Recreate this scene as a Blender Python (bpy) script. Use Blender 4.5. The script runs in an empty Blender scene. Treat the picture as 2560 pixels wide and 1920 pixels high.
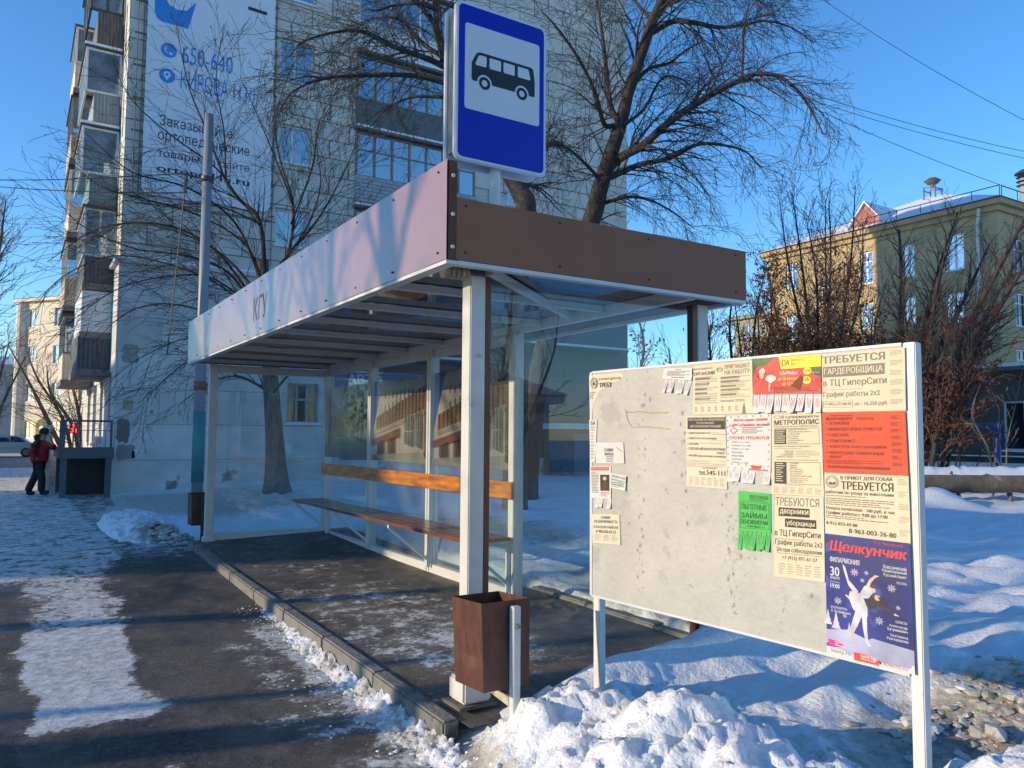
import bpy, bmesh, math, random
from mathutils import Vector, Matrix, noise
from math import sin, cos, pi, radians, sqrt, hypot, exp

# ------------------------------------------------------------------ camera, sky, sun, exposure
scene = bpy.context.scene
COL = scene.collection
TH, PH, RO, F, H = 0.5606, 0.0659, 0.0069, 1974.5, 1.65
CT, ST = cos(TH), sin(TH)
cam_d = bpy.data.cameras.new('camera'); cam = bpy.data.objects.new('camera', cam_d); COL.objects.link(cam)
cam_d.sensor_width = 36; cam_d.lens = 36 * F / 2560; cam_d.clip_start = .05; cam_d.clip_end = 2000
cam.matrix_world = (Matrix.Translation((0, 0, H)) @ Matrix.Rotation(-TH, 4, 'Z')
                    @ Matrix.Rotation(pi / 2 + PH, 4, 'X') @ Matrix.Rotation(RO, 4, 'Z'))
scene.camera = cam
SUN_T = Vector((.962, -.272, -.236)).normalized()          # direction the sunlight travels
w = bpy.data.worlds.new('World'); scene.world = w; w.use_nodes = True
nt = w.node_tree; bg = nt.nodes['Background']
sky = nt.nodes.new('ShaderNodeTexSky'); sky.sky_type = 'NISHITA'; sky.sun_disc = False
sky.sun_elevation = radians(13.3); sky.sun_rotation = radians(285.8)
sky.altitude = 100; sky.air_density = 1.0; sky.dust_density = .06; sky.ozone_density = 4.0
hs = nt.nodes.new('ShaderNodeHueSaturation'); hs.inputs['Saturation'].default_value = 1.14; hs.inputs['Hue'].default_value = .502
nt.links.new(sky.outputs[0], hs.inputs['Color']); nt.links.new(hs.outputs[0], bg.inputs[0])
bg.inputs[1].default_value = .15
sun_d = bpy.data.lights.new('sun', 'SUN'); sun_d.energy = 2.8; sun_d.angle = radians(.5); sun_d.color = (1, .80, .54)
sun = bpy.data.objects.new('sun', sun_d); COL.objects.link(sun)
sun.rotation_euler = SUN_T.to_track_quat('-Z', 'Y').to_euler(); sun.location = (-30, 10, 20)
vs = scene.view_settings; vs.view_transform = 'Standard'; vs.look = 'None'; vs.exposure = .90; vs.gamma = 1
scene.cycles.max_bounces = 8; scene.cycles.transparent_max_bounces = 16; scene.cycles.use_denoising = True

def ray(x, y):                                              # photo pixel -> world direction
    a0, b0 = x - 1280, y - 960
    a = (a0 * cos(RO) + b0 * sin(RO)) / F; b = (-a0 * sin(RO) + b0 * cos(RO)) / F
    fh = cos(PH) + b * sin(PH); zz = sin(PH) - b * cos(PH)
    return Vector((a * CT + fh * ST, -a * ST + fh * CT, zz))
O = Vector((0, 0, H))
def gz(x, y, z=0): d = ray(x, y); return O + d * ((z - H) / d.z)
def gX(x, y, X): d = ray(x, y); return O + d * (X / d.x)
def gY(x, y, Y): d = ray(x, y); return O + d * (Y / d.y)
def gd(x, y, dd): return O + ray(x, y) * dd

# ------------------------------------------------------------------ helpers
def lin(r, g, b):
    f = lambda c: (c / 255 / 12.92) if c <= 10.3 else ((c / 255 + .055) / 1.055) ** 2.4
    return (f(r), f(g), f(b))
MATS = {}
def M(name, col=None, rough=.6, var=.12, scale=4., bump=0., bscale=40., metal=0., spec=.5, col2=None, thr=None, c2scale=2., stretch=None, emit=None):
    """procedural principled material: noise-varied colour, optional second colour in noise patches, optional bump"""
    if name in MATS: return MATS[name]
    m = bpy.data.materials.new(name); m.use_nodes = True; MATS[name] = m
    t = m.node_tree; L = t.links.new; P = t.nodes['Principled BSDF']
    P.inputs['Roughness'].default_value = rough; P.inputs['Metallic'].default_value = metal
    P.inputs['Specular IOR Level'].default_value = spec
    tc = t.nodes.new('ShaderNodeTexCoord'); vec = tc.outputs['Object']
    if stretch:
        mp = t.nodes.new('ShaderNodeMapping'); mp.inputs['Scale'].default_value = stretch; L(vec, mp.inputs[0]); vec = mp.outputs[0]
    n = t.nodes.new('ShaderNodeTexNoise'); n.inputs['Scale'].default_value = scale; n.inputs['Detail'].default_value = 6; L(vec, n.inputs['Vector'])
    r = t.nodes.new('ShaderNodeValToRGB')
    r.color_ramp.elements[0].position = .3; r.color_ramp.elements[1].position = .7
    r.color_ramp.elements[0].color = (*[max(0, c * (1 - var)) for c in col], 1); r.color_ramp.elements[1].color = (*[min(1, c * (1 + var)) for c in col], 1)
    L(n.outputs['Fac'], r.inputs[0]); out = r.outputs[0]
    if col2:
        n2 = t.nodes.new('ShaderNodeTexNoise'); n2.inputs['Scale'].default_value = c2scale; n2.inputs['Detail'].default_value = 8; n2.inputs['Roughness'].default_value = .65; L(vec, n2.inputs['Vector'])
        r2 = t.nodes.new('ShaderNodeValToRGB'); a = thr or .6
        r2.color_ramp.elements[0].position = a; r2.color_ramp.elements[1].position = a + .06; L(n2.outputs['Fac'], r2.inputs[0])
        mx = t.nodes.new('ShaderNodeMix'); mx.data_type = 'RGBA'; L(r2.outputs[0], mx.inputs[0]); L(out, mx.inputs[6]); mx.inputs[7].default_value = (*col2, 1); out = mx.outputs[2]
    L(out, P.inputs['Base Color'])
    if emit: L(out, P.inputs['Emission Color']); P.inputs['Emission Strength'].default_value = emit
    if bump:
        nb = t.nodes.new('ShaderNodeTexNoise'); nb.inputs['Scale'].default_value = bscale; nb.inputs['Detail'].default_value = 5; L(vec, nb.inputs['Vector'])
        b = t.nodes.new('ShaderNodeBump'); b.inputs['Strength'].default_value = bump; b.inputs['Distance'].default_value = .02
        L(nb.outputs['Fac'], b.inputs['Height']); L(b.outputs[0], P.inputs['Normal'])
    return m

def glass(name, tint=(.93, .97, .96), rough=0., ior=1.5, film=0., filmcol=(.5, .6, .65)):
    if name in MATS: return MATS[name]
    m = bpy.data.materials.new(name); m.use_nodes = True; MATS[name] = m
    t = m.node_tree; L = t.links.new; t.nodes.remove(t.nodes['Principled BSDF'])
    o = t.nodes['Material Output']; tr = t.nodes.new('ShaderNodeBsdfTransparent'); tr.inputs[0].default_value = (*tint, 1)
    g = t.nodes.new('ShaderNodeBsdfGlossy'); g.inputs['Roughness'].default_value = rough
    fr = t.nodes.new('ShaderNodeFresnel')                   # thin sheet: same reflection from both sides
    ge = t.nodes.new('ShaderNodeNewGeometry'); mr = t.nodes.new('ShaderNodeMapRange'); mr.inputs[3].default_value = ior; mr.inputs[4].default_value = 1 / ior
    L(ge.outputs['Backfacing'], mr.inputs[0]); L(mr.outputs[0], fr.inputs[0])
    mx = t.nodes.new('ShaderNodeMixShader'); L(fr.outputs[0], mx.inputs[0]); L(tr.outputs[0], mx.inputs[1]); L(g.outputs[0], mx.inputs[2]); out = mx.outputs[0]
    if film:                                                # dust / printed film in patches
        d = t.nodes.new('ShaderNodeBsdfDiffuse'); d.inputs[0].default_value = (*filmcol, 1)
        tc = t.nodes.new('ShaderNodeTexCoord'); n = t.nodes.new('ShaderNodeTexNoise'); n.inputs['Scale'].default_value = 2.5; n.inputs['Detail'].default_value = 8; L(tc.outputs['Object'], n.inputs['Vector'])
        r = t.nodes.new('ShaderNodeMapRange'); r.inputs[1].default_value = .35; r.inputs[2].default_value = .75; r.inputs[3].default_value = film * .3; r.inputs[4].default_value = film * 1.5
        L(n.outputs['Fac'], r.inputs[0])
        m2 = t.nodes.new('ShaderNodeMixShader'); L(r.outputs[0], m2.inputs[0]); L(out, m2.inputs[1]); L(d.outputs[0], m2.inputs[2]); out = m2.outputs[0]
    L(out, o.inputs['Surface']); return m

class MB:
    """collects shapes in world coordinates; build() links them as ONE mesh object"""
    def __init__(s): s.v = []; s.f = []; s.mi = []; s.mats = []; s.cur = 0
    def use(s, m):
        if m not in s.mats: s.mats.append(m)
        s.cur = s.mats.index(m); return s
    def add(s, vs, fs):
        n = len(s.v); s.v.extend([tuple(p) for p in vs])
        for f in fs: s.f.append([i + n for i in f]); s.mi.append(s.cur)
        return s
    def box(s, x0, y0, z0, x1, y1, z1):
        if x0 > x1: x0, x1 = x1, x0
        if y0 > y1: y0, y1 = y1, y0
        if z0 > z1: z0, z1 = z1, z0
        return s.add([(x0, y0, z0), (x1, y0, z0), (x1, y1, z0), (x0, y1, z0), (x0, y0, z1), (x1, y0, z1), (x1, y1, z1), (x0, y1, z1)],
                     [(3, 2, 1, 0), (4, 5, 6, 7), (0, 1, 5, 4), (1, 2, 6, 5), (2, 3, 7, 6), (3, 0, 4, 7)])
    def hexa(s, a):                                          # 8 corners, bottom ring then top ring
        return s.add(a, [(3, 2, 1, 0), (4, 5, 6, 7), (0, 1, 5, 4), (1, 2, 6, 5), (2, 3, 7, 6), (3, 0, 4, 7)])
    def bar(s, p, q, w, h=None, up=(0, 0, 1)):               # rectangular bar from p to q
        p, q = Vector(p), Vector(q); h = h or w; d = (q - p).normalized(); u = Vector(up)
        if abs(d.dot(u)) > .98: u = Vector((0, 1, 0))
        r = d.cross(u).normalized() * (w / 2); u = r.cross(d).normalized() * (h / 2)
        c = [-r - u, r - u, r + u, -r + u]
        return s.hexa([p + k for k in c] + [q + k for k in c])
    def prism(s, pts, ext):                                  # polygon extruded along ext
        n = len(pts); e = Vector(ext); a = [Vector(p) for p in pts]
        s.add(a + [p + e for p in a], [tuple(range(n))[::-1], tuple(range(n, 2 * n))] + [(i, (i + 1) % n, n + (i + 1) % n, n + i) for i in range(n)])
        return s
    def tube(s, pts, rad, n=6, cap=True):
        pts = [Vector(p) for p in pts]; k = len(pts)
        if not hasattr(rad, '__len__'): rad = [rad] * k
        ref = Vector((0, 0, 1)); vs = []; x = None
        for i in range(k):
            d = (pts[min(i + 1, k - 1)] - pts[max(i - 1, 0)])
            if d.length < 1e-9: d = Vector((0, 0, 1))
            d.normalize()
            if x is not None: x = x - d * x.dot(d)           # carry the ring along without twist
            if x is None or x.length < 1e-4: x = d.cross(ref if abs(d.dot(ref)) < .95 else Vector((1, 0, 0)))
            x.normalize(); y = d.cross(x)
            for j in range(n):
                t = 2 * pi * j / n; vs.append(pts[i] + (x * cos(t) + y * sin(t)) * rad[i])
        fs = [(i * n + j, i * n + (j + 1) % n, (i + 1) * n + (j + 1) % n, (i + 1) * n + j) for i in range(k - 1) for j in range(n)]
        if cap: fs += [tuple(range(n))[::-1], tuple(range((k - 1) * n, k * n))]
        return s.add(vs, fs)
    def lathe(s, c, prof, n=16, axis='z'):                   # profile (r, h) round an axis at c
        c = Vector(c); vs = []
        for r, h in prof:
            for j in range(n):
                t = 2 * pi * j / n
                o = (r * cos(t), r * sin(t), h) if axis == 'z' else ((h, r * cos(t), r * sin(t)) if axis == 'x' else (r * cos(t), h, r * sin(t)))
                vs.append(c + Vector(o))
        k = len(prof)
        return s.add(vs, [(i * n + j, i * n + (j + 1) % n, (i + 1) * n + (j + 1) % n, (i + 1) * n + j) for i in range(k - 1) for j in range(n)]
                     + [tuple(range(n))[::-1], tuple(range((k - 1) * n, k * n))])
    def build(s, name, mat=None, parent=None, smooth=False, bevel=0, seg=2):
        off = WLOC.get(parent.name, Vector()) if parent else Vector()
        me = bpy.data.meshes.new(name)
        vv = s.v if off.length == 0 else [(x - off.x, y - off.y, z - off.z) for x, y, z in s.v]
        me.from_pydata(vv, [], s.f)
        if mat is not None: me.materials.append(mat)
        else:
            for m in s.mats: me.materials.append(m)
            me.polygons.foreach_set('material_index', s.mi)
        bm = bmesh.new(); bm.from_mesh(me)
        if len(s.f) < 60000: bmesh.ops.recalc_face_normals(bm, faces=bm.faces)
        if bevel: bmesh.ops.bevel(bm, geom=[e for e in bm.edges if len(e.link_faces) == 2 and e.calc_face_angle(0) > .6], offset=bevel, segments=seg, affect='EDGES', clamp_overlap=True)
        bm.to_mesh(me); bm.free()
        if smooth: me.polygons.foreach_set('use_smooth', [True] * len(me.polygons))
        o = bpy.data.objects.new(name, me); COL.objects.link(o)
        if parent: o.parent = parent; WLOC[o.name] = off
        return o
WLOC = {}
def tag(o, label=None, cat=None, group=None, kind=None):
    for k, v_ in (('label', label), ('category', cat), ('group', group), ('kind', kind)):
        if v_: o[k] = v_
    return o
def thing(name, label, cat, loc=(0, 0, 0), group=None):
    o = bpy.data.objects.new(name, None); o.empty_display_size = .2; COL.objects.link(o); o.location = loc; WLOC[o.name] = Vector(loc)
    return tag(o, label, cat, group)
def lab(o, s): o['label'] = s; return o
def copy_tree(o, parent=None):
    c = o.copy(); COL.objects.link(c); WLOC[c.name] = WLOC.get(o.name, Vector())
    if parent: c.parent = parent
    for ch in list(o.children): copy_tree(ch, c)
    return c
def ss(a, b, x):
    t = min(1, max(0, (x - a) / (b - a))); return t * t * (3 - 2 * t)
def lerp_tab(tab, x):
    if x <= tab[0][0]: return tab[0][1]
    for (a, u), (b, v_) in zip(tab, tab[1:]):
        if x <= b: return u + (v_ - u) * (x - a) / (b - a)
    return tab[-1][1]
def fbm(x, y, z, o=4):
    a = 0; s_ = 1; t = 1
    for _ in range(o): a += s_ * noise.noise(Vector((x * t, y * t, z))); s_ *= .5; t *= 2.03
    return a

# lettering: strings become real mesh, filled row by row from the letter outlines (robust where outlines overlap)
_TC = {}
def text_mesh(s, bold=0.):
    k = (s, bold)
    if k not in _TC:
        c = bpy.data.curves.new('tmp', 'FONT'); c.body = s; c.resolution_u = 3; c.fill_mode = 'NONE'
        o = bpy.data.objects.new('tmp', c); COL.objects.link(o)
        dg = bpy.context.evaluated_depsgraph_get(); e = o.evaluated_get(dg); m = e.to_mesh()
        co = [(v.co.x, v.co.y) for v in m.vertices]; nb = {}
        for ed in m.edges:
            i, j = ed.vertices; nb.setdefault(i, []).append(j); nb.setdefault(j, []).append(i)
        e.to_mesh_clear(); bpy.data.objects.remove(o); bpy.data.curves.remove(c)
        segs = []; seen = set()
        for st in sorted(nb):
            if st in seen: continue
            loop = [st]; seen.add(st); cur = st
            while True:
                nx = [q for q in nb[cur] if q not in seen]
                if not nx: break
                cur = min(nx, key=lambda q: abs(q - cur)) if len(loop) > 1 else min(nx); loop.append(cur); seen.add(cur)
            segs += list(zip(loop, loop[1:] + loop[:1]))
        xs = [p[0] for p in co]; ys = [p[1] for p in co]; off = bold * .8
        x0, x1, y0, y1 = min(xs) - off, max(xs) + off, min(ys), max(ys); dy = .73 / 25; n = max(3, math.ceil((y1 - y0) / dy)); dy = (y1 - y0) / n
        V = []; Fc = []
        for r in range(n):
            y = y0 + (r + .5) * dy; cr = []
            for i, j in segs:
                (ax, ay), (bx, by) = co[i], co[j]
                if (ay <= y) != (by <= y): cr.append((ax + (bx - ax) * (y - ay) / (by - ay), 1 if by > ay else -1))
            cr.sort(); wn = 0; spans = []
            for x, d in cr:
                if wn == 0: start = x
                wn += d
                if wn == 0: spans.append([start - off, x + off])
            mg = []
            for sp in spans:
                if mg and sp[0] <= mg[-1][1]: mg[-1][1] = max(mg[-1][1], sp[1])
                else: mg.append(sp)
            for p, q in mg:
                k0 = len(V); ya, yb = y0 + r * dy, y0 + (r + 1) * dy; V += [(p, ya), (q, ya), (q, yb), (p, yb)]; Fc.append((k0, k0 + 1, k0 + 2, k0 + 3))
        _TC[k] = ([((x - x0) / (x1 - x0), (y - y0) / (y1 - y0)) for x, y in V], Fc)
    return _TC[k]
def put_text(mb, s, fn, x0, y0, x1, y1, bold=0., slant=0.):
    """text fitted in box x0..x1, y0 (top) .. y1 (bottom) of a surface given by fn(x, y) -> world point"""
    V, Fc = text_mesh(s, bold)
    mb.add([fn(x0 + (x1 - x0) * (u + slant * v_), y1 + (y0 - y1) * v_) for u, v_ in V], Fc)

# ------------------------------------------------------------------ shared materials
white_paint = M('white_paint_weathered', (.53, .525, .50), .5, .08, 6, .1, 60, col2=(.33, .31, .28), thr=.62, c2scale=7)
white_metal = M('white_painted_metal', (.54, .56, .57), .45, .06, 8, col2=(.42, .40, .37), thr=.68, c2scale=12)
alu = M('pale_aluminium', (.55, .57, .57), .4, .08, 5, metal=.15)
brown_strip = M('red_brown_metal', (.085, .028, .016), .42, .15, 6)
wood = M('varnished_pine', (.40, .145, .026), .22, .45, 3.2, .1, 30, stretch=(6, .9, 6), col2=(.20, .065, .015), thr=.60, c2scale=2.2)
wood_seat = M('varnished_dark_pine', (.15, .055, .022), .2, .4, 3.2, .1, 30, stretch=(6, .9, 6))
snow_plain = M('clean_snow', (.74, .77, .82), .55, .04, 3, .5, 18)
dark_metal = M('dark_grey_metal', (.045, .05, .06), .5, .2, 5)
concrete = M('grey_concrete', (.17, .165, .155), .85, .22, 7, .6, 40, col2=(.10, .095, .085), thr=.55, c2scale=5)
pvc = M('white_window_frame', (.66, .68, .70), .4, .05, 4)
win_glass = M('window_glass_sky', (.018, .035, .055), .03, .3, 1.2, spec=.9); win_glass.node_tree.nodes['Principled BSDF'].inputs['IOR'].default_value = 2.9
dark_glass = M('dark_window_glass', (.01, .013, .018), .06, .3, 1.2, spec=.7)
black = M('black_paint', (.012, .012, .013), .5, .2, 5)
# ------------------------------------------------------------------ ground: snow terrain, pavement, shelter pad, kerbs
PAVT = [(-10, 0), (5, 0), (8, .08), (11, .17), (13, .16), (18, .08), (24, .05), (40, .0)]
def pav(y): return .5 * (lerp_tab(PAVT, y - .5) + lerp_tab(PAVT, y + .5))
KT = [(3.5, .125), (3.9, .131), (4.84, .144), (6.25, .159), (8.6, .179), (10.9, .248), (11.3, .25)]
def kerbz(y): return lerp_tab(KT, y)
def padz(x, y): return kerbz(y) - .012 + .03 * (x - 2.1)
def gauss(x, y, cx, cy, sx, sy): return exp(-((x - cx) / sx) ** 2 - ((y - cy) / sy) ** 2)
XE = [(-5, 1.4), (2.6, 1.62), (3.2, 1.80), (3.6, 1.93), (4.2, 1.98), (10.9, 2.0), (11.2, 2.0), (11.7, 1.25), (13, .90), (15, .95), (17, 1.05), (19, 1.35), (22, 1.7), (40, 1.9)]
rng = random.Random(5)
DENTS = [(rng.uniform(3.4, 12), rng.uniform(.2, 9), rng.uniform(.10, .22), rng.uniform(.03, .09)) for _ in range(120)]
MOUNDS = [(2.60, 2.62, .30, .34, .27), (2.36, 2.95, .40, .38, .13), (2.30, 2.15, .36, .45, .20), (2.75, 2.15, .26, .30, .12), (3.35, 1.45, .52, .40, .34), (2.55, 1.5, .5, .45, .18), (3.9, .8, .7, .5, .25), (2.05, 2.7, .22, .5, .08), (2.28, 3.32, .30, .24, .13), (2.6, 3.3, .4, .3, .08)]
def snow_h(x, y, fine=True):
    b = pav(y)
    e = lerp_tab(XE, y) + .10 * fbm(x * 1.3, y * 2.2, 3, 3)
    near = 1 if y < 3.75 else 0
    rise = ss(e, e + (.5 if y < 11 else .9), x)
    h = -.05 + .05 * ss(e - .02, e + .05, x)
    hgt = .15 if y < 3.9 else .17
    if y > 11: hgt = .13
    field = ss(3.4, 5.0, x) * .17
    h += rise * (hgt + field)
    if fine and x > 1.2:
        for cx, cy, sx, sy, a in MOUNDS:
            if abs(x - cx) < 3 * sx and abs(y - cy) < 3 * sy: h += a * gauss(x, y, cx, cy, sx, sy)
        # ridge against the open end of the shelter
        h += .17 * exp(-((y - 3.80) / .24) ** 2) * ss(2.35, 3.15, x) * ss(6.2, 4.6, x)
        # smooth drift behind the board
        h += .07 * gauss(x, y, 3.9, 3.0, .7, .5)
        # heap by the far post
        h += .25 * gauss(x, y, 1.60, 12.5, .42, .85) + .20 * gauss(x, y, 1.75, 14.0, .8, .9) + .14 * gauss(x, y, 1.25, 14.2, .45, 1.2) + .10 * gauss(x, y, 2.2, 16.5, 1.0, 1.5)
        # lumpy ploughed snow in front of the board, softer elsewhere
        lum = ss(3.9, 3.2, y) * ss(3.75, 3.0, x) * ss(e, e + .25, x)
        if lum > 0:
            n1 = abs(fbm(x * 3.1, y * 3.1, 9, 4)); n2 = noise.noise(Vector((x * 9, y * 9, 2)))
            vd = noise.voronoi(Vector((x * 4.6 + .4 * n2, y * 4.6, .3)))[0]; vf = noise.voronoi(Vector((x * 11, y * 11 + .3 * n2, 4.3)))[0]
            h += lum * (.095 * (n1 - .22) + .05 * noise.noise(Vector((x * 4.2, y * 4.2, 7))) + .030 * (ss(.0, .16, vd[1] - vd[0]) - .6) + .012 * (ss(.0, .14, vf[1] - vf[0]) - .6) + .022 * n2 + .014 * noise.noise(Vector((x * 24, y * 24, 4))) + .035 * max(0, noise.noise(Vector((x * 14, y * 14, 1)))))
        heap = min(1, gauss(x, y, 1.5, 12.5, .7, 1.1) + gauss(x, y, 1.6, 14.2, .9, 1.3))
        if heap > .05: h += heap * (.05 * fbm(x * 7, y * 7, 1, 4) + .06 * noise.noise(Vector((x * 3, y * 3, 4))) + .05 * (ss(0, .2, noise.voronoi(Vector((x * 6, y * 6, 2)))[0][1] - noise.voronoi(Vector((x * 6, y * 6, 2)))[0][0]) - .5))
        fld = ss(3.2, 4.0, x)
        if fld > 0:
            h += fld * (.075 * fbm(x * .9, y * 1.1, 5, 4) + .075 * abs(noise.noise(Vector((x * 1.5, y * 2.1, 8)))) + .03 * noise.noise(Vector((x * 3.4, y * 3.9, 6))) + .014 * noise.noise(Vector((x * 8, y * 8, 2))))
            for dx, dy, r, dp in DENTS:
                q = (x - dx) ** 2 + (y - dy) ** 2
                if q < r * r * 5: h -= dp * exp(-q / (r * r)) * 1.2
        h += .02 * rise * fbm(x * 2, y * 2, 7, 3)
        # strip of trodden snow past the back kerb
        h -= .04 * ss(4.0, 4.2, x) * ss(5.2, 4.8, x) * ss(4.2, 4.6, y) * ss(7, 6, y)
        h += .34 * gauss(x, y, 15.6, 9.0, .55, .55)
    else:
        h += .08 * fbm(x * .15, y * .15, 5, 3) * ss(e, e + 1, x)
    # stay under the shelter pad
    ins = ss(1.93, 2.02, x) * ss(4.30, 4.22, x) * ss(3.80, 4.0, y) * ss(11.22, 11.1, y)
    if ins > 0: h = h * (1 - ins) + (padz(min(x, 4.2), y) - .09) * ins
    return h
def ticks(segs):
    out = [segs[0][0]]
    for a, b, st in segs:
        n = max(1, round((b - a) / st)); out += [a + (b - a) * (i + 1) / n for i in range(n)]
    return out
GX = ticks([(-400, -60, 85), (-60, -6, 9), (-6, .8, .7), (.8, 1.55, .06), (1.55, 3.6, .0205), (3.6, 5.2, .045), (5.2, 9, .09), (9, 20, .35), (20, 80, 4), (80, 400, 60)])
GY = ticks([(-200, -20, 45), (-20, 0, 2), (0, 1.0, .12), (1.0, 4.1, .0205), (4.1, 6.5, .06), (6.5, 11, .12), (11, 14.5, .055), (14.5, 26, .3), (26, 60, 2.5), (60, 400, 60)])
nx, ny = len(GX), len(GY)
gv = [(x, y, snow_h(x, y)) for y in GY for x in GX]
gf = [(j * nx + i, j * nx + i + 1, (j + 1) * nx + i + 1, (j + 1) * nx + i) for j in range(ny - 1) for i in range(nx - 1)]
me = bpy.data.meshes.new('snow_ground'); me.from_pydata(gv, [], gf); me.polygons.foreach_set('use_smooth', [True] * len(gf))
at = me.attributes.new('dirt', 'FLOAT', 'POINT')
def dirt(x, y):
    d = 0
    e = lerp_tab(XE, y)
    if x < 4.2: d = max(d, .75 * ss(e + .32, e, x) * (1 if y < 11 else .6))        # edge along the pavement
    d = max(d, .62 * gauss(x, y, 4.9, 5.2, .8, 1.6), .75 * gauss(x, y, 4.1, 2.2, 1.1, .45), .85 * gauss(x, y, 1.75, 12.2, .3, .35))
    d = max(d, .5 * ss(14, 16, y) * ss(23, 21, y) * ss(8, 3, x))
    d = max(d, .5 * gauss(x, y, 6.0, 10.0, 1.0, 3.0))
    return d
at.data.foreach_set('value', [dirt(x, y) for y in GY for x in GX])
def snow_mat():
    m = bpy.data.materials.new('trodden_snow'); m.use_nodes = True; t = m.node_tree; L = t.links.new; P = t.nodes['Principled BSDF']
    N = t.nodes.new
    tc = N('ShaderNodeTexCoord'); a = N('ShaderNodeAttribute'); a.attribute_name = 'dirt'
    n = N('ShaderNodeTexNoise'); n.inputs['Scale'].default_value = 9; n.inputs['Detail'].default_value = 9; n.inputs['Roughness'].default_value = .7; L(tc.outputs['Object'], n.inputs['Vector'])
    ad = N('ShaderNodeMath'); ad.operation = 'MULTIPLY_ADD'; ad.inputs[1].default_value = 1.15; ad.inputs[2].default_value = -.58; L(n.outputs['Fac'], ad.inputs[0])
    s2 = N('ShaderNodeMath'); s2.operation = 'ADD'; L(ad.outputs[0], s2.inputs[0]); L(a.outputs['Fac'], s2.inputs[1])
    r = N('ShaderNodeValToRGB'); e = r.color_ramp.elements
    e[0].position = .18; e[0].color = (.74, .765, .81, 1); e[1].position = .95; e[1].color = (.12, .10, .08, 1)
    k = e.new(.42); k.color = (.50, .475, .43, 1); L(s2.outputs[0], r.inputs[0]); L(r.outputs[0], P.inputs['Base Color'])
    P.inputs['Roughness'].default_value = .5; P.inputs['Specular IOR Level'].default_value = .35
    P.inputs['Subsurface Weight'].default_value = .12; P.inputs['Subsurface Radius'].default_value = (.03, .035, .04); P.inputs['Subsurface Scale'].default_value = .4
    b1 = N('ShaderNodeTexNoise'); b1.inputs['Scale'].default_value = 34; b1.inputs['Detail'].default_value = 8; b1.inputs['Roughness'].default_value = .6; L(tc.outputs['Object'], b1.inputs['Vector'])
    bp = N('ShaderNodeBump'); bp.inputs['Strength'].default_value = .75; bp.inputs['Distance'].default_value = .025; L(b1.outputs['Fac'], bp.inputs['Height']); L(bp.outputs[0], P.inputs['Normal'])
    return m
me.materials.append(snow_mat())
g = bpy.data.objects.new('snow_ground', me); COL.objects.link(g); tag(g, kind='structure', label='snow covered ground with trodden and ploughed patches')

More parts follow.
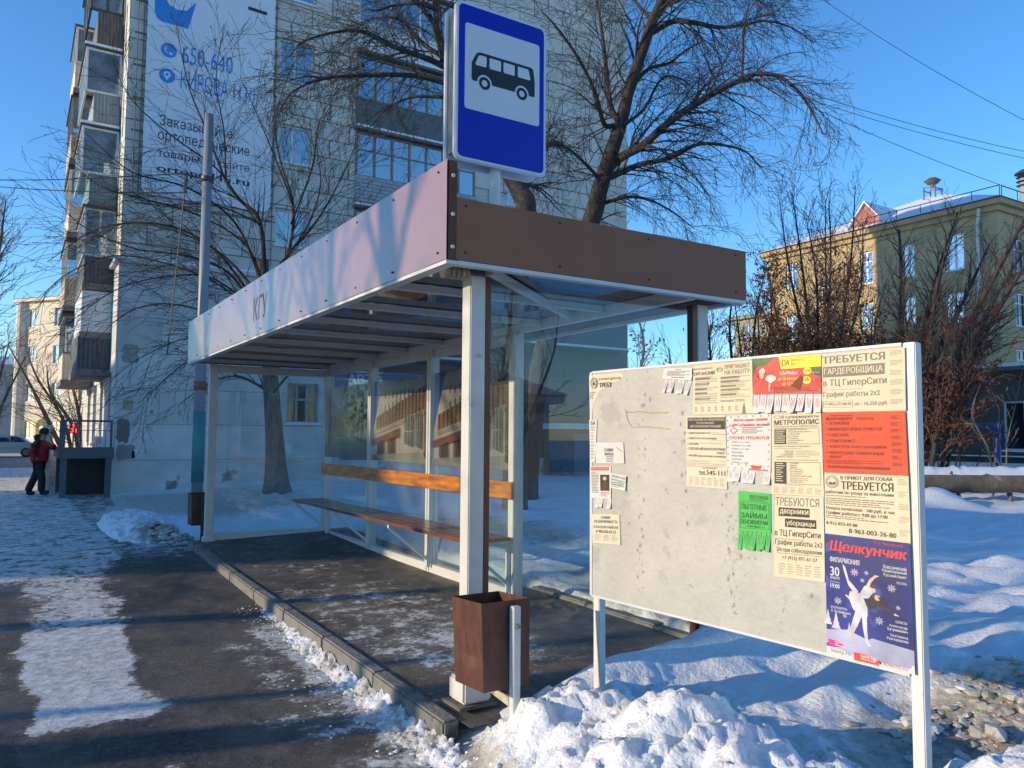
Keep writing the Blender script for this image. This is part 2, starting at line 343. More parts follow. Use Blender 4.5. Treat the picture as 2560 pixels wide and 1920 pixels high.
def asphalt_mat(name, base=(.060, .058, .056), sand=(.155, .13, .10), ice=(.80, .80, .79), icerough=.62):
    m = bpy.data.materials.new(name); m.use_nodes = True; t = m.node_tree; L = t.links.new; P = t.nodes['Principled BSDF']; N = t.nodes.new
    tc = N('ShaderNodeTexCoord')
    def nz(sc, det=8, ro=.6, st=None):
        v = tc.outputs['Object']
        if st: mp = N('ShaderNodeMapping'); mp.inputs['Scale'].default_value = st; L(v, mp.inputs[0]); v = mp.outputs[0]
        n = N('ShaderNodeTexNoise'); n.inputs['Scale'].default_value = sc; n.inputs['Detail'].default_value = det; n.inputs['Roughness'].default_value = ro; L(v, n.inputs['Vector']); return n.outputs['Fac']
    def mathn(op, a, b, c=None):
        n = N('ShaderNodeMath'); n.operation = op
        for i, q in enumerate((a, b, c)):
            if q is None: continue
            if isinstance(q, (int, float)): n.inputs[i].default_value = q
            else: L(q, n.inputs[i])
        return n.outputs[0]
    def ramp(x, p0, p1, c0=(0, 0, 0), c1=(1, 1, 1)):
        r = N('ShaderNodeValToRGB'); e = r.color_ramp.elements; e[0].position = p0; e[1].position = p1; e[0].color = (*c0, 1); e[1].color = (*c1, 1); L(x, r.inputs[0]); return r.outputs[0]
    def mix(f, a, b):
        n = N('ShaderNodeMix'); n.data_type = 'RGBA'; L(f, n.inputs[0])
        for i, q in ((6, a), (7, b)):
            if isinstance(q, tuple): n.inputs[i].default_value = (*q, 1)
            else: L(q, n.inputs[i])
        return n.outputs[2]
    col = mix(ramp(nz(140, 3, .7), .35, .68), tuple(c * .55 for c in base), tuple(c * 1.7 for c in base))      # aggregate
    col = mix(ramp(nz(24, 8, .8), .42, .62), tuple(c * .38 for c in base), col)
    spk = ramp(nz(44, 4, .65), .63, .68); col = mix(mathn('MULTIPLY', spk, .75), col, (.33, .32, .30))
    wetf = ramp(nz(1.7, 10, .72), .47, .60); col = mix(mathn('MULTIPLY', wetf, .72), col, tuple(c * .30 for c in base))
    at_s = N('ShaderNodeAttribute'); at_s.attribute_name = 'sand'
    at_i = N('ShaderNodeAttribute'); at_i.attribute_name = 'ice'
    sandf = ramp(mathn('ADD', mathn('MULTIPLY_ADD', nz(2.3, 9, .72, (1, .7, 1)), 1.5, -.75), at_s.outputs['Fac']), .35, .75)
    grit = ramp(nz(60, 4, .7), .42, .62)
    col = mix(mathn('MULTIPLY', sandf, mathn('MULTIPLY_ADD', grit, .55, .45)), col, sand)
    icef = mathn('ADD', mathn('ADD', mathn('MULTIPLY_ADD', nz(5, 10, .75), 1.7, -.85), mathn('MULTIPLY_ADD', nz(24, 6, .7), .7, -.35)), at_i.outputs['Fac'])
    frost = mathn('MULTIPLY', ramp(nz(6.5, 12, .82), .50, .66), ramp(nz(90, 3, .7), .42, .6)); col = mix(mathn('MULTIPLY', frost, .5), col, (.34, .32, .29))
    icem = ramp(icef, .50, .57); thin = ramp(icef, .36, .52)
    icec = mix(ramp(nz(14, 9, .75), .40, .62), ice, tuple(c * .50 for c in ice))
    icec = mix(ramp(nz(70, 3, .6), .55, .75), icec, (.24, .21, .17))
    col = mix(mathn('MULTIPLY', thin, .35), col, tuple(c * .55 for c in ice))
    col = mix(icem, col, icec); L(col, P.inputs['Base Color'])
    P.inputs['Specular IOR Level'].default_value = .4
    rr = N('ShaderNodeMapRange'); rr.inputs[3].default_value = .78; rr.inputs[4].default_value = icerough; L(icem, rr.inputs[0]); L(mathn('MULTIPLY_ADD', wetf, -.38, rr.outputs[0]), P.inputs['Roughness'])
    hgt = mathn('ADD', mathn('MULTIPLY', icem, .5), mathn('ADD', mathn('MULTIPLY', nz(150, 2, .6), .28), mathn('MULTIPLY', nz(28, 5, .6), .3)))
    bp = N('ShaderNodeBump'); bp.inputs['Strength'].default_value = .85; bp.inputs['Distance'].default_value = .018; L(hgt, bp.inputs['Height']); L(bp.outputs[0], P.inputs['Normal'])
    return m
def sheet(name, xs, ys, zf, icef, sandf, mat, label=None):
    n = len(xs); me = bpy.data.meshes.new(name)
    P_ = [(x, y) for y in ys for x in xs]
    me.from_pydata([(x, y, zf(x, y)) for x, y in P_], [], [(j * n + i, j * n + i + 1, (j + 1) * n + i + 1, (j + 1) * n + i) for j in range(len(ys) - 1) for i in range(n - 1)])
    me.polygons.foreach_set('use_smooth', [True] * len(me.polygons))
    me.attributes.new('ice', 'FLOAT', 'POINT').data.foreach_set('value', [icef(*p) for p in P_])
    me.attributes.new('sand', 'FLOAT', 'POINT').data.foreach_set('value', [sandf(*p) for p in P_])
    me.materials.append(mat); o = bpy.data.objects.new(name, me); COL.objects.link(o); return tag(o, label, kind='structure')
def rect(x, y, x0, x1, y0, y1, s=.12): return ss(x0 - s, x0 + s, x) * ss(x1 + s, x1 - s, x) * ss(y0 - s, y0 + s, y) * ss(y1 + s, y1 - s, y)
def ice_pav(x, y):
    wob = .12 * noise.noise(Vector((x * 2, y * 2, 1)))
    v = .86 * rect(x + wob, y, .10, .80, 5.1, 7.45, .10)
    v = max(v, .62 * rect(x + wob, y, .12, .95, 7.4, 10.5, .2), .34 * rect(x, y, -.6, .1, 5.2, 8, .3))
    v = max(v, ss(8.6, 10.8, y - .35 * max(0, x)) * (1.0 * ss(1.5, .6, x) + .25))
    v = max(v, .62 * rect(x, y, 1.66, 2.05, 3.3, 7.0, .16), .44 * rect(x, y, 1.35, 1.8, 4.2, 6.6, .22))
    v = max(v, .60 * gauss(x, y, 1.35, 4.65, .2, .13), .55 * gauss(x, y, 1.55, 4.35, .3, .10), .62 * gauss(x, y, 1.62, 3.8, .3, .25), .60 * gauss(x, y, .72, 4.3, .14, .06))
    n_ = noise.noise(Vector((x * .8, y * .45, 2)))
    v = max(min(v, .62) if y > 10 else v, (.50 + .16 * n_) * ss(10.2, 11.5, y), .50 * ss(9.5, 11, y) * ss(.2, 1.6, x))
    return v
def sand_pav(x, y): return .58 + .22 * ss(8, 6, y) * ss(.4, 1.3, x) - .4 * gauss(x, y, .3, 4.3, 1.2, .7) - .25 * gauss(x, y, 1.0, 8.5, .6, 1.2)
am = asphalt_mat('icy_asphalt')
sheet('pavement', ticks([(-28, -3, 5), (-3, -.6, .4), (-.6, 2.05, .055)]), ticks([(-8, 3, 1), (3, 12, .06), (12, 15, .2), (15, 44, 1)]),
      lambda x, y: pav(y), ice_pav, sand_pav, am, 'dark asphalt pavement with patches of ice and packed snow')
pm = asphalt_mat('shelter_asphalt', (.060, .057, .055), (.165, .14, .108))
sheet('shelter_floor', ticks([(2.09, 4.18, .06)]), ticks([(3.72, 11.2, .06)]), padz,
      lambda x, y: .26 + .19 * rect(x, y, 2.1, 3.4, 4.4, 7.6, .5) + .10 * gauss(x, y, 2.7, 5.4, .5, .5) + .14 * gauss(x, y, 2.8, 8.6, .5, .5) - .3 * ss(3.2, 3.9, x),
      lambda x, y: .55 + .2 * rect(x, y, 2.1, 3.2, 4, 7.5, .4), pm, 'dark asphalt floor of the shelter with thin ice')
sheet('road', ticks([(-60, 12, 4)]), ticks([(44, 66, 2)]), lambda x, y: .004, lambda x, y: .40, lambda x, y: .8, asphalt_mat('road_asphalt', (.05, .048, .045), (.16, .13, .10)), 'side street of wet sandy asphalt in the distance')
mb = MB()                                                    # front kerb: stones 1 m long with small joints
ys = [3.83 + i * .985 for i in range(8)]
for a in ys:
    b = min(a + .979, 11.2); o = rng.uniform(-.006, .006)
    mb.hexa([(1.985 + o, a, pav(a) - .1), (2.085, a, pav(a) - .1), (2.085, b, pav(b) - .1), (1.985 + o, b, pav(b) - .1),
             (1.99 + o, a, kerbz(a)), (2.085, a, kerbz(a) + .004), (2.085, b, kerbz(b) + .004), (1.99 + o, b, kerbz(b))])
tag(mb.build('kerb', concrete, bevel=.012), 'worn grey concrete kerb along the front of the shelter floor', kind='structure')
mb = MB()
for i in range(3):
    a = 3.75 + i * .86
    b = a + .855
    mb.box(4.19, a, padz(4.1, a) - .15, 4.34, b, padz(4.1, a) + .035)
tag(mb.build('back_kerb', concrete, bevel=.012), 'low concrete kerb behind the open corner of the shelter floor', kind='structure')

def lump_mesh(mb, c, r, rg, flat=1.):
    bm = bmesh.new(); bmesh.ops.create_icosphere(bm, subdivisions=1, radius=1)
    q = Matrix.Rotation(rg.uniform(0, 6.3), 3, (rg.gauss(0, 1), rg.gauss(0, 1), rg.gauss(0, 1) + .01)); sc = Vector((rg.uniform(.6, 1.3), rg.uniform(.6, 1.2), rg.uniform(.4, .9)))
    vs = []
    for v in bm.verts:
        p = Vector((v.co.x * sc.x, v.co.y * sc.y, v.co.z * sc.z)) * rg.uniform(.8, 1.15); p = q @ p; p.z *= flat
        vs.append(Vector(c) + p * r)
    fs = [[v.index for v in f.verts] for f in bm.faces]; bm.free(); mb.add(vs, fs)
def ridge_h(x, y):
    t = (1.99 - x) / (.17 + .10 * ss(5.6, 3.6, y) + .06 * noise.noise(Vector((0, y * 2.2, 5))))
    a = ss(8.2, 5.6, y) * .9 + .12; n = fbm(x * 6, y * 6, 3, 4); v = noise.voronoi(Vector((x * 14, y * 14, 1)))[0]
    return pav(y) - .03 + (1 - min(1.3, t)) * a * (.085 + .05 * n) + .035 * (min(.45, v[1] - v[0]) - .12) * a + .012 * noise.noise(Vector((x * 40, y * 40, 2)))
rxs = ticks([(1.62, 1.985, .0125)]); rys = ticks([(3.2, 8.0, .0125)]); nr = len(rxs)
mr_ = bpy.data.meshes.new('snow_ridge'); mr_.from_pydata([(x, y, ridge_h(x, y)) for y in rys for x in rxs], [], [(j * nr + i, j * nr + i + 1, (j + 1) * nr + i + 1, (j + 1) * nr + i) for j in range(len(rys) - 1) for i in range(nr - 1)])
mr_.polygons.foreach_set('use_smooth', [True] * len(mr_.polygons)); mr_.attributes.new('dirt', 'FLOAT', 'POINT').data.foreach_set('value', [.30 + .25 * noise.noise(Vector((x * 3, y * 3, 1))) for y in rys for x in rxs]); mr_.materials.append(bpy.data.materials['trodden_snow'])
tag(bpy.data.objects.new('snow_ridge', mr_), 'ridge of crushed snow against the front of the kerb', 'snow', kind='stuff'); COL.objects.link(bpy.data.objects['snow_ridge'])
mb = MB()                                                    # loose snow crumbs along kerb and on the bank
rg = random.Random(11)
for _ in range(420):
    y = rg.uniform(3.3, 7.6); x = 1.985 - abs(rg.gauss(0, .16)) * (1.2 if y < 5.5 else .7)
    lump_mesh(mb, (x, y, max(pav(y), ridge_h(x, y)) - .001), rg.choice((.004, .005, .007, .010, .014)), rg, .8)
for _ in range(260):
    y = rg.uniform(1.6, 3.75); x = lerp_tab(XE, y) + abs(rg.gauss(0, .35)) - .05
    r = rg.choice((.006, .008, .012, .018, .028)) * rg.uniform(.7, 1.2)
    lump_mesh(mb, (x, y, snow_h(x, y) - r * .25), r, rg, .8)
for _ in range(40):
    y = rg.uniform(11.4, 13.6); x = rg.uniform(.9, 2.1)
    lump_mesh(mb, (x, y, snow_h(x, y) + .01), rg.uniform(.02, .06), rg)
tag(mb.build('snow_crumbs', M('lumpy_snow', (.64, .67, .72), .55, .06, 9, .3, 40, col2=(.45, .41, .36), thr=.66, c2scale=6), smooth=True), 'loose lumps of ploughed snow along the kerb and bank', 'snow', kind='stuff')
mb = MB()                                                    # broken ice slabs behind the right leg of the board
for _ in range(560):
    a = rg.gauss(0, .5); x = 4.25 + 1.05 * a; y = 2.25 + .30 * rg.gauss(0, .55) - .10 * a
    if x < 3.55 or x > 6 or y < 2.02 or (x < 4 and rg.random() < .5): continue
    r = rg.choice((.012, .016, .02, .025, .03, .045, .06)) * rg.uniform(.7, 1.1)
    lump_mesh(mb, (x, y, snow_h(x, y) + r * rg.uniform(-.3, .4)), r * rg.choice((.5, .8, 1, 1.3)), rg, .55)
for _ in range(70):
    x, y = rg.gauss(1.85, .16), rg.gauss(12.0, .18); lump_mesh(mb, (x, y, snow_h(x, y) + .03), rg.uniform(.03, .09), rg, .6)
tag(mb.build('ice_rubble', M('dirty_ice', (.40, .395, .37), .35, .45, 5, .4, 30, col2=(.55, .56, .57), thr=.52, c2scale=5)), 'dirty broken ice slabs heaped on the snow', 'ice', kind='stuff')
# ------------------------------------------------------------------ bus shelter
SX0, SY0, SX1, SY1, SZ, SZL, SZS = 1.94, 3.7715, 4.304, 11.356, 2.607, 3.162, 2.9575
XW, YW, DP = 3.82, 11.07, 1.69
sh = thing('bus_shelter', 'long glazed bus shelter with a deep brown fascia and white posts', 'bus shelter', (3.1, 7.5, .2))
def fascia_mat():
    m = M('brown_composite_panel', (.34, .175, .125), .34, .05, 3, spec=.5)  # base lightened for its sunlit sheen; the end fascia is the same panel
    P = m.node_tree.nodes['Principled BSDF']; P.inputs['Coat Weight'].default_value = 1; P.inputs['Coat IOR'].default_value = 1.62; P.inputs['Coat Roughness'].default_value = .2; P.inputs['Metallic'].default_value = .25
    return m
fm = fascia_mat()
def fwob(y, z): return .006 * noise.noise(Vector((y * 1.6, z * 2.4, 5))) + .0035 * noise.noise(Vector((y * 4.5, z * 3, 9)))
mb = MB()                                                    # slightly buckled long panel, two sheets with a seam
for a, b in ((SY0, 7.66), (7.664, SY1)):
    n = 24
    for i in range(n):
        for j in range(5):
            pass
    vs = []; fs = []
    for i in range(n + 1):
        for j in range(7):
            y = a + (b - a) * i / n; z = SZ + (SZL - SZ) * j / 6
            ex = fwob(y, z)
            vs.append((SX0 + ex, y, z))
    for i in range(n):
        for j in range(6): fs.append((i * 7 + j, (i + 1) * 7 + j, (i + 1) * 7 + j + 1, i * 7 + j + 1))
    mb.add(vs, fs)
lf = mb.build('fascia', fm, sh, smooth=True); lab(lf, 'long front fascia panel reflecting pink and blue light')
mb = MB(); mb.box(SX0 + .012, SY0, SZ, SX0 + .062, SY1, SZL - .003); mb.build('fascia_backing', M('fascia_edge_brown', (.12, .055, .036), .6, .06, 4, spec=.2), sh)
mb = MB(); mb.box(SX0 + .064, SY0 + .003, SZ + .004, SX1, SY0 + .03, SZS)
o = mb.build('fascia', M('fascia_brown_shaded_end', (.26, .115, .066), .6, .06, 4, spec=.2), sh); lab(o, 'lower end fascia of the same brown panel, toned darker for its shaded side')  # darker copy of the front panel, shade put into its colour
mb = MB(); mb.box(SX0 + .064, SY1 - .03, SZ + .004, SX1, SY1 - .003, SZS); mb.build('fascia', fm, sh)
mb = MB(); mb.box(SX1 - .03, SY0 + .032, SZ + .006, SX1 - .002, SY1 - .032, SZS - .01); mb.build('fascia', fm, sh)
mb = MB()                                                    # white edge trim under the fascia
mb.box(SX0 + .004, SY0 + .005, SZ - .022, SX0 + .075, SY1 - .005, SZ - .002); mb.box(SX0 + .077, SY0 + .004, SZ - .022, SX1 - .002, SY0 + .06, SZ + .001)
mb.box(SX1 - .06, SY0 + .062, SZ - .022, SX1 - .002, SY1 - .06, SZ + .002); mb.build('edge_trim', white_metal, sh)
mb = MB()                                                    # screws
for y in [SY0 + .1 + .62 * i for i in range(13)]:
    for z in (SZ + .05, SZL - .05): mb.lathe((SX0 - .004, y, z), [(.006, -.003), (.007, 0), (.005, .012)], 8, 'x')
for x in (2.06, 2.7, 3.4, 4.2):
    for z in (SZ + .05, SZS - .04): mb.lathe((x, SY0, z), [(.006, -.003), (.007, 0), (.005, .01)], 8, 'y')
mb.build('screws', black, sh)
mb = MB()
for z in (SZ + .07, SZ + .25, SZL - .09): mb.lathe((SX0 + .035, SY0 - .002, z), [(.006, -.012), (.011, -.010), (.011, -.001)], 8, 'y')
mb.build('bolts', white_metal, sh)
kgu = MB()
pa, pb = gX(634, 742, SX0), gX(664, 797, SX0)
put_text(kgu, 'КГУ', lambda x, y: (SX0 + fwob(7.885 - x * .49, 2.985 - y * .23) - .0015, 7.885 - x * .49, 2.985 - y * .23), 0, 0, 1, 1, 0)
kgu.build('lettering', M('dark_taupe_letters', (.15, .10, .085), .5, .1, 5), sh)

# roof: rafters, glass sheets, beams
rx0, rx1 = SX0 + .078, SX1 - .062
mb = MB(); mb.box(SX0 + .066, SY0 + .034, SZ + .053, SX1 - .034, SY1 - .034, SZ + .065)
roof_glass = M('tinted_roof_sheet', (.02, .03, .04), .03, .2, 2, spec=1.); roof_glass.node_tree.nodes['Principled BSDF'].inputs['IOR'].default_value = 2.3
mb.build('roof_panel', roof_glass, sh)
for i in range(9):
    y = 3.86 + i * .895 - (.0 if i else -.02)
    if i == 0: continue
    mb = MB(); mb.box(rx0, y - .027, SZ, XW - .02, y + .027, SZ + .046); r = mb.build('rafter', white_metal, sh)
mb = MB(); mb.bar((2.35, 4.0, SZ + .02), (3.76, 5.15, SZ + .02), .045); mb.build('brace', white_metal, sh)
mb = MB(); mb.box(XW - .018, SY0 + .064, SZ - .028, XW + .05, SY1 - .034, SZ + .05); mb.build('back_beam', white_metal, sh)
mb = MB(); mb.box(XW - .01, 6.05, SZ - .115, XW + .03, YW - .02, SZ - .03); mb.build('top_rail', alu, sh)
mb = MB()                                                    # end wall rails
mb.box(2.27, YW - .03, SZ - .13, XW - .05, YW + .03, SZ - .03); mb.build('top_rail', white_metal, sh)
mb = MB(); mb.box(2.27, YW - .035, .245, XW - .05, YW + .035, .33); mb.build('bottom_rail', white_paint, sh, bevel=.006)
mb = MB(); mb.box(XW - .045, 6.06, .20, XW + .045, YW - .05, .295); mb.box(XW - .075, 6.02, .16, XW + .055, YW - .05, .20); mb.build('bottom_rail', white_paint, sh, bevel=.006)
# posts
def post(x0, y0, z0, strip=None, plate=True):
    mb = MB(); mb.box(x0, y0, z0, x0 + .102, y0 + .102, SZ - .024); p = mb.build('post', white_paint, sh, bevel=.006)
    if strip is not None:
        mb = MB(); mb.box(strip, y0 + .004, z0 + .02, strip + .036, y0 + .06, SZ - .03); mb.build('corner_strip', brown_strip, p)
    return p
p = post(2.205, 3.97, .16, 2.3085); lab(p, 'front post with flaking white paint and red brown strip')
mb = MB(); mb.box(2.165, 3.93, .157, 2.345, 4.11, .29); mb.build('post_base', white_paint, p, bevel=.012)
mb = MB(); mb.box(2.125, 3.90, .137, 2.365, 4.13, .155); mb.build('base_plate', M('rusty_plate', (.13, .11, .095), .7, .4, 12, .3, 60, col2=(.12, .05, .02), thr=.55, c2scale=10), p, bevel=.005)
p = post(4.03, 3.97, .14, 3.985)
p = post(2.172, YW - .05, .25)
mb = MB(); mb.box(2.15, YW - .075, .22, 2.30, YW + .075, .30); mb.build('post_base', white_paint, p, bevel=.01)
def twin_post(y, z0=.22):
    mb = MB()
    mb.box(XW - .055, y - .048, z0, XW + .05, y - .008, SZ - .03); mb.box(XW - .055, y + .008, z0, XW + .05, y + .048, SZ - .03); mb.box(XW - .03, y - .008, z0, XW + .03, y + .008, SZ - .03)
    return mb.build('rear_post', alu, sh, bevel=.003)
for k in range(3): twin_post(YW - k * DP)
mb = MB(); mb.box(XW - .055, 5.965, .22, XW + .052, 6.055, SZ - .03); lab(mb.build('rear_post', white_paint, sh, bevel=.005), 'end post of the rear wall, sunlit below')
# glass
clear = glass('clear_glass', (.90, .95, .95)); dusty = glass('dusty_glass', (.90, .95, .95), film=.09, filmcol=(.5, .56, .6))
mb = MB(); mb.box(2.275, YW - .004, .335, XW - .055, YW + .004, SZ - .132); mb.build('glass_pane', dusty, sh)
mb = MB(); mb.box(2.346, 4.0, .28, 3.984, 4.008, SZ - .03); lab(mb.build('glass_pane', clear, sh), 'clear end pane between the brown strips')
def film(y0, y1, fn):
    """picture printed on the pane: shapes in fractions (0 left .. 1 right as seen from the street, 0 top .. 1 bottom)"""
    mb = MB(); Z1, Z0 = 2.32, 1.34; lay = [0]
    def at(u, v_): return (XW - .012 - lay[0] * .0004, y1 + (y0 - y1) * u, Z1 + (Z0 - Z1) * v_)
    def poly(c, *pts):
        lay[0] += 1; mb.use(pic(c)); mb.add([at(*p) for p in pts], [tuple(range(len(pts)))])
    fn(poly); return mb
def pic(c):
    return glass_pic('print_%d_%d_%d' % c, lin(*c))
def glass_pic(name, c):
    if name in MATS: return MATS[name]
    m = M(name, tuple(q * .34 + .06 * sum(c) / 3 for q in c), .12, .25, 3, spec=.5); t = m.node_tree; P = t.nodes['Principled BSDF']; P.inputs['Alpha'].default_value = .60
    return m
def university(poly):
    poly((40, 80, 165), (0, 0), (1, 0), (1, .5), (0, .75))
    poly((225, 215, 190), (.17, .0), (1, -.0), (1, 1), (.0, 1), (.0, .62))
    for k in range(8):
        u = .22 + .07 * k; h = .14 - .012 * k
        poly((120, 115, 110), (u, .10 + .0 * k + .05), (u + .028, .09 + .05), (u + .028, .22 - .0), (u, .24))
        poly((120, 115, 110), (u, .32 - .02 * k), (u + .026, .31 - .02 * k), (u + .026, .40 - .025 * k), (u, .41 - .025 * k))
    poly((150, 112, 62), (.06, .46), (.93, .12), (.93, .38), (.06, .62))
    for k in range(15):
        u = .08 + .058 * k; f = k / 14
        poly((88, 58, 34), (u, .455 - .32 * f), (u + .018 + .010 * f, .447 - .325 * f), (u + .012 + .006 * f, .64 - .20 * f), (u + .006, .645 - .2 * f))
    poly((180, 174, 152), (.06, .63), (.93, .40), (.93, .45), (.06, .68))
    poly((150, 48, 40), (.0, .74), (.52, .59), (.52, .71), (.0, .82))
    for a, b, c, d in ((.60, .76, .46, .80), (.79, .90, .42, .82)):
        poly((96, 112, 110), (a, c + .02), (b, c - .02), (b, d + .02), (a, d - .02))
        for k in range(1, 3):
            u = a + (b - a) * k / 3; poly((205, 200, 180), (u, c), (u + .008, c), (u + .008, d), (u, d))
        poly((205, 200, 180), (a, (c + d) / 2), (b, (c + d) / 2), (b, (c + d) / 2 + .012), (a, (c + d) / 2 + .012))
    poly((50, 46, 44), (.10, .80), (.23, .75), (.23, .95), (.10, .93)); poly((92, 40, 34), (.30, .74), (.44, .70), (.44, .98), (.30, .96))
    poly((170, 180, 160), (.0, .93), (1, .86), (1, 1), (0, 1))
    poly((92, 34, 32), (.94, .10), (1, .08), (1, .96), (.94, .92))
def street(poly):
    poly((160, 200, 200), (0, 0), (1, 0), (1, 1), (0, 1))
    poly((205, 190, 130), (0, .12), (.42, .42), (.42, .66), (0, .80))
    for k in range(4): poly((120, 150, 150), (.06 + .09 * k, .38 + .035 * k), (.11 + .09 * k, .40 + .03 * k), (.11 + .09 * k, .60), (.06 + .09 * k, .63 - .01 * k))
    R = random.Random(3)
    for _ in range(110):
        u, v_ = R.gauss(.72, .15), R.gauss(.32, .17); r = R.uniform(.02, .06); u = min(max(u, r), .97)
        v_ = min(max(v_, .05), .8)
        c = R.choice(((150, 160, 60), (190, 175, 70), (110, 135, 60), (170, 150, 50)))
        poly(c, *[(min(1, u + r * R.uniform(.6, 1) * cos(t)), v_ + r * R.uniform(.6, 1.1) * sin(t)) for t in (0, 1.05, 2.1, 3.14, 4.2, 5.2)])
    poly((70, 60, 45), (.72, .5), (.745, .5), (.75, .82), (.71, .82))
    poly((150, 175, 160), (0, .82), (.55, .68), (1, .80), (1, 1), (0, 1))
for k, fn in ((0, street), (1, university), (2, university)):
    y1 = YW - k * DP - .05; y0 = y1 - DP + .10
    mb = MB(); mb.box(XW - .004, y0, .297, XW + .004, y1, SZ - .117); pane = mb.build('glass_pane', dusty, sh)
    pr_ = film(y0 + .004, y1 - .004, fn).build('printed_film', None, pane); lab(pr_, ('faded printed view of a street with yellow trees', 'faded printed view of a concrete facade with brown fins', 'repeat of the printed concrete facade')[k])
# snow lying on the roof
vs = []; fs = []; n1, n2 = 60, 20
for i in range(n1 + 1):
    for j in range(n2 + 1):
        y = SY0 + .035 + (SY1 - SY0 - .07) * (0 if i == 0 else .001 if i == 1 else i / n1); x = SX0 + .07 + (SX1 - SX0 - .105) * j / n2
        e = min(1, min(i, n1 - i) / 3, (n2 - j) / 3 + .0)
        z = SZ + .30 + .08 * e + .06 * fbm(x, y * .8, 2, 3) + .035 * noise.noise(Vector((x * 4, y * 4, 2)))
        vs.append((x, y, SZ + .1 if i in (0, n1) or j in (0, n2) else z))
for i in range(n1):
    for j in range(n2): fs.append((i * (n2 + 1) + j, i * (n2 + 1) + j + 1, (i + 1) * (n2 + 1) + j + 1, (i + 1) * (n2 + 1) + j))
mb = MB(); mb.add(vs, fs); tag(mb.build('roof_snow', snow_plain, smooth=True), 'snow lying on top of the shelter roof', 'snow', kind='stuff')

# bench bolted inside the shelter
be = thing('bench', 'varnished wooden bench with one long backrest plank inside the shelter', 'bench', (3.55, 8.4, .3))
BY0, BY1 = 5.9, 10.86
for k in range(4):
    x = 3.27 + k * .112
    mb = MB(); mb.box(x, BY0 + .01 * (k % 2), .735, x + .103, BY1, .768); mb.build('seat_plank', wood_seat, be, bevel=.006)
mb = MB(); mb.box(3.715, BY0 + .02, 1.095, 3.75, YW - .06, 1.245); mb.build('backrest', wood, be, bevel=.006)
for k in range(4):
    y = YW - .09 - k * DP if k < 3 else 6.01
    y = max(y, 5.96); y = min(y, 10.8)
    mb = MB(); mb.bar((3.29, y, .71), (3.755, y, .33), .028); mb.bar((3.28, y, .719), (3.765, y, .719), .032, .028); mb.bar((3.742, y, .27), (3.742, y, .70), .04, .02); mb.build('bracket', white_metal, be)
for y in (6.0, 7.7, 9.4, 10.85):
    mb = MB(); mb.box(3.752, y - .02, 1.13, 3.765, y + .02, 1.21); mb.build('backrest_clip', dark_metal, be)

# bus stop sign on the roof, two faces back to back
sg = thing('bus_stop_sign', 'blue and white bus stop sign on a short pole above the shelter roof', 'bus stop sign', (2.62, 4.42, 2.9))
def rrect(x0, x1, z0, z1, r, y, n=6):
    out = []
    for cx, cz, a in ((x1 - r, z0 + r, -pi / 2), (x1 - r, z1 - r, 0), (x0 + r, z1 - r, pi / 2), (x0 + r, z0 + r, pi)):
        out += [(cx + r * cos(a + pi / 2 * i / n), y, cz + r * sin(a + pi / 2 * i / n)) for i in range(n + 1)]
    return out
QX0, QX1, QZ0, QZ1, QY = 2.272, 2.972, 3.395, 4.44, 4.32
rim_m = M('sign_rim_grey_white', (.60, .62, .65), .4, .03, 5)
blue_m = M('sign_blue', (.0015, .012, .36), .3, .06, 3, spec=.35); swhite = M('sign_white', (.60, .61, .66), .4, .03, 5); sblack = M('sign_black', (.008, .008, .010), .4, .05, 5)
mb = MB(); mb.prism(rrect(QX0, QX1, QZ0, QZ1, .05, QY), (0, .035, 0)); front = mb.build('sign_panel', rim_m, sg, bevel=.006)
su = lambda u, v_, l=0: (QX0 + (QX1 - QX0) * u, QY - .0015 - .0012 * l, QZ1 + (QZ0 - QZ1) * v_)
mb = MB(); mb.use(blue_m).prism(rrect(QX0 + .022, QX1 - .022, QZ0 + .022, QZ1 - .022, .035, QY - .0015), (0, .0014, 0))
mb.build('blue_field', None, front)
mb = MB(); mb.use(swhite); x0, _, z1 = su(.095, .135); x1, _, z0 = su(.915, .675)
mb.prism(rrect(x0, x1, z0, z1, .02, QY - .0028), (0, .0012, 0)); mb.build('white_field', None, front)
mb = MB(); mb.use(sblack)
def bus(u, v_): return su(.165 + u * .695, .300 + v_ * .19, 2)
body = [(.0, .42), (.02, .30), (.075, .06), (.12, .0), (.94, .0), (.975, .05), (1.0, .45), (1.0, .97), (.985, 1.0), (.905, 1.0)]
def arc(cx, cy, rx, ry, a0, a1, n=9): return [(cx + rx * cos(radians(a0 + (a1 - a0) * i / n)), cy - ry * sin(radians(a0 + (a1 - a0) * i / n))) for i in range(n + 1)]
AR = .486 / .199
body += arc(.79, 1.0, .115, .115 * AR, 0, 180) + [(.31, 1.0)] + arc(.20, 1.0, .115, .115 * AR, 0, 180) + [(.02, 1.0), (.0, .93)]
pts = [bus(*p) for p in body]
mb.prism(pts, (0, .0012, 0))
for cx in (.20, .79):
    ring = [bus(cx + .087 * cos(t * pi / 12), 1.0 + .087 * AR * sin(t * pi / 12)) for t in range(24)]; inn = [bus(cx + .045 * cos(t * pi / 12), 1.0 + .045 * AR * sin(t * pi / 12)) for t in range(24)]
    mb.add(ring + inn, [(i, (i + 1) % 24, 24 + (i + 1) % 24, 24 + i) for i in range(24)])
mb.use(swhite)
def bus2(u, v_): p = bus(u, v_); return (p[0], p[1] - .0012, p[2])
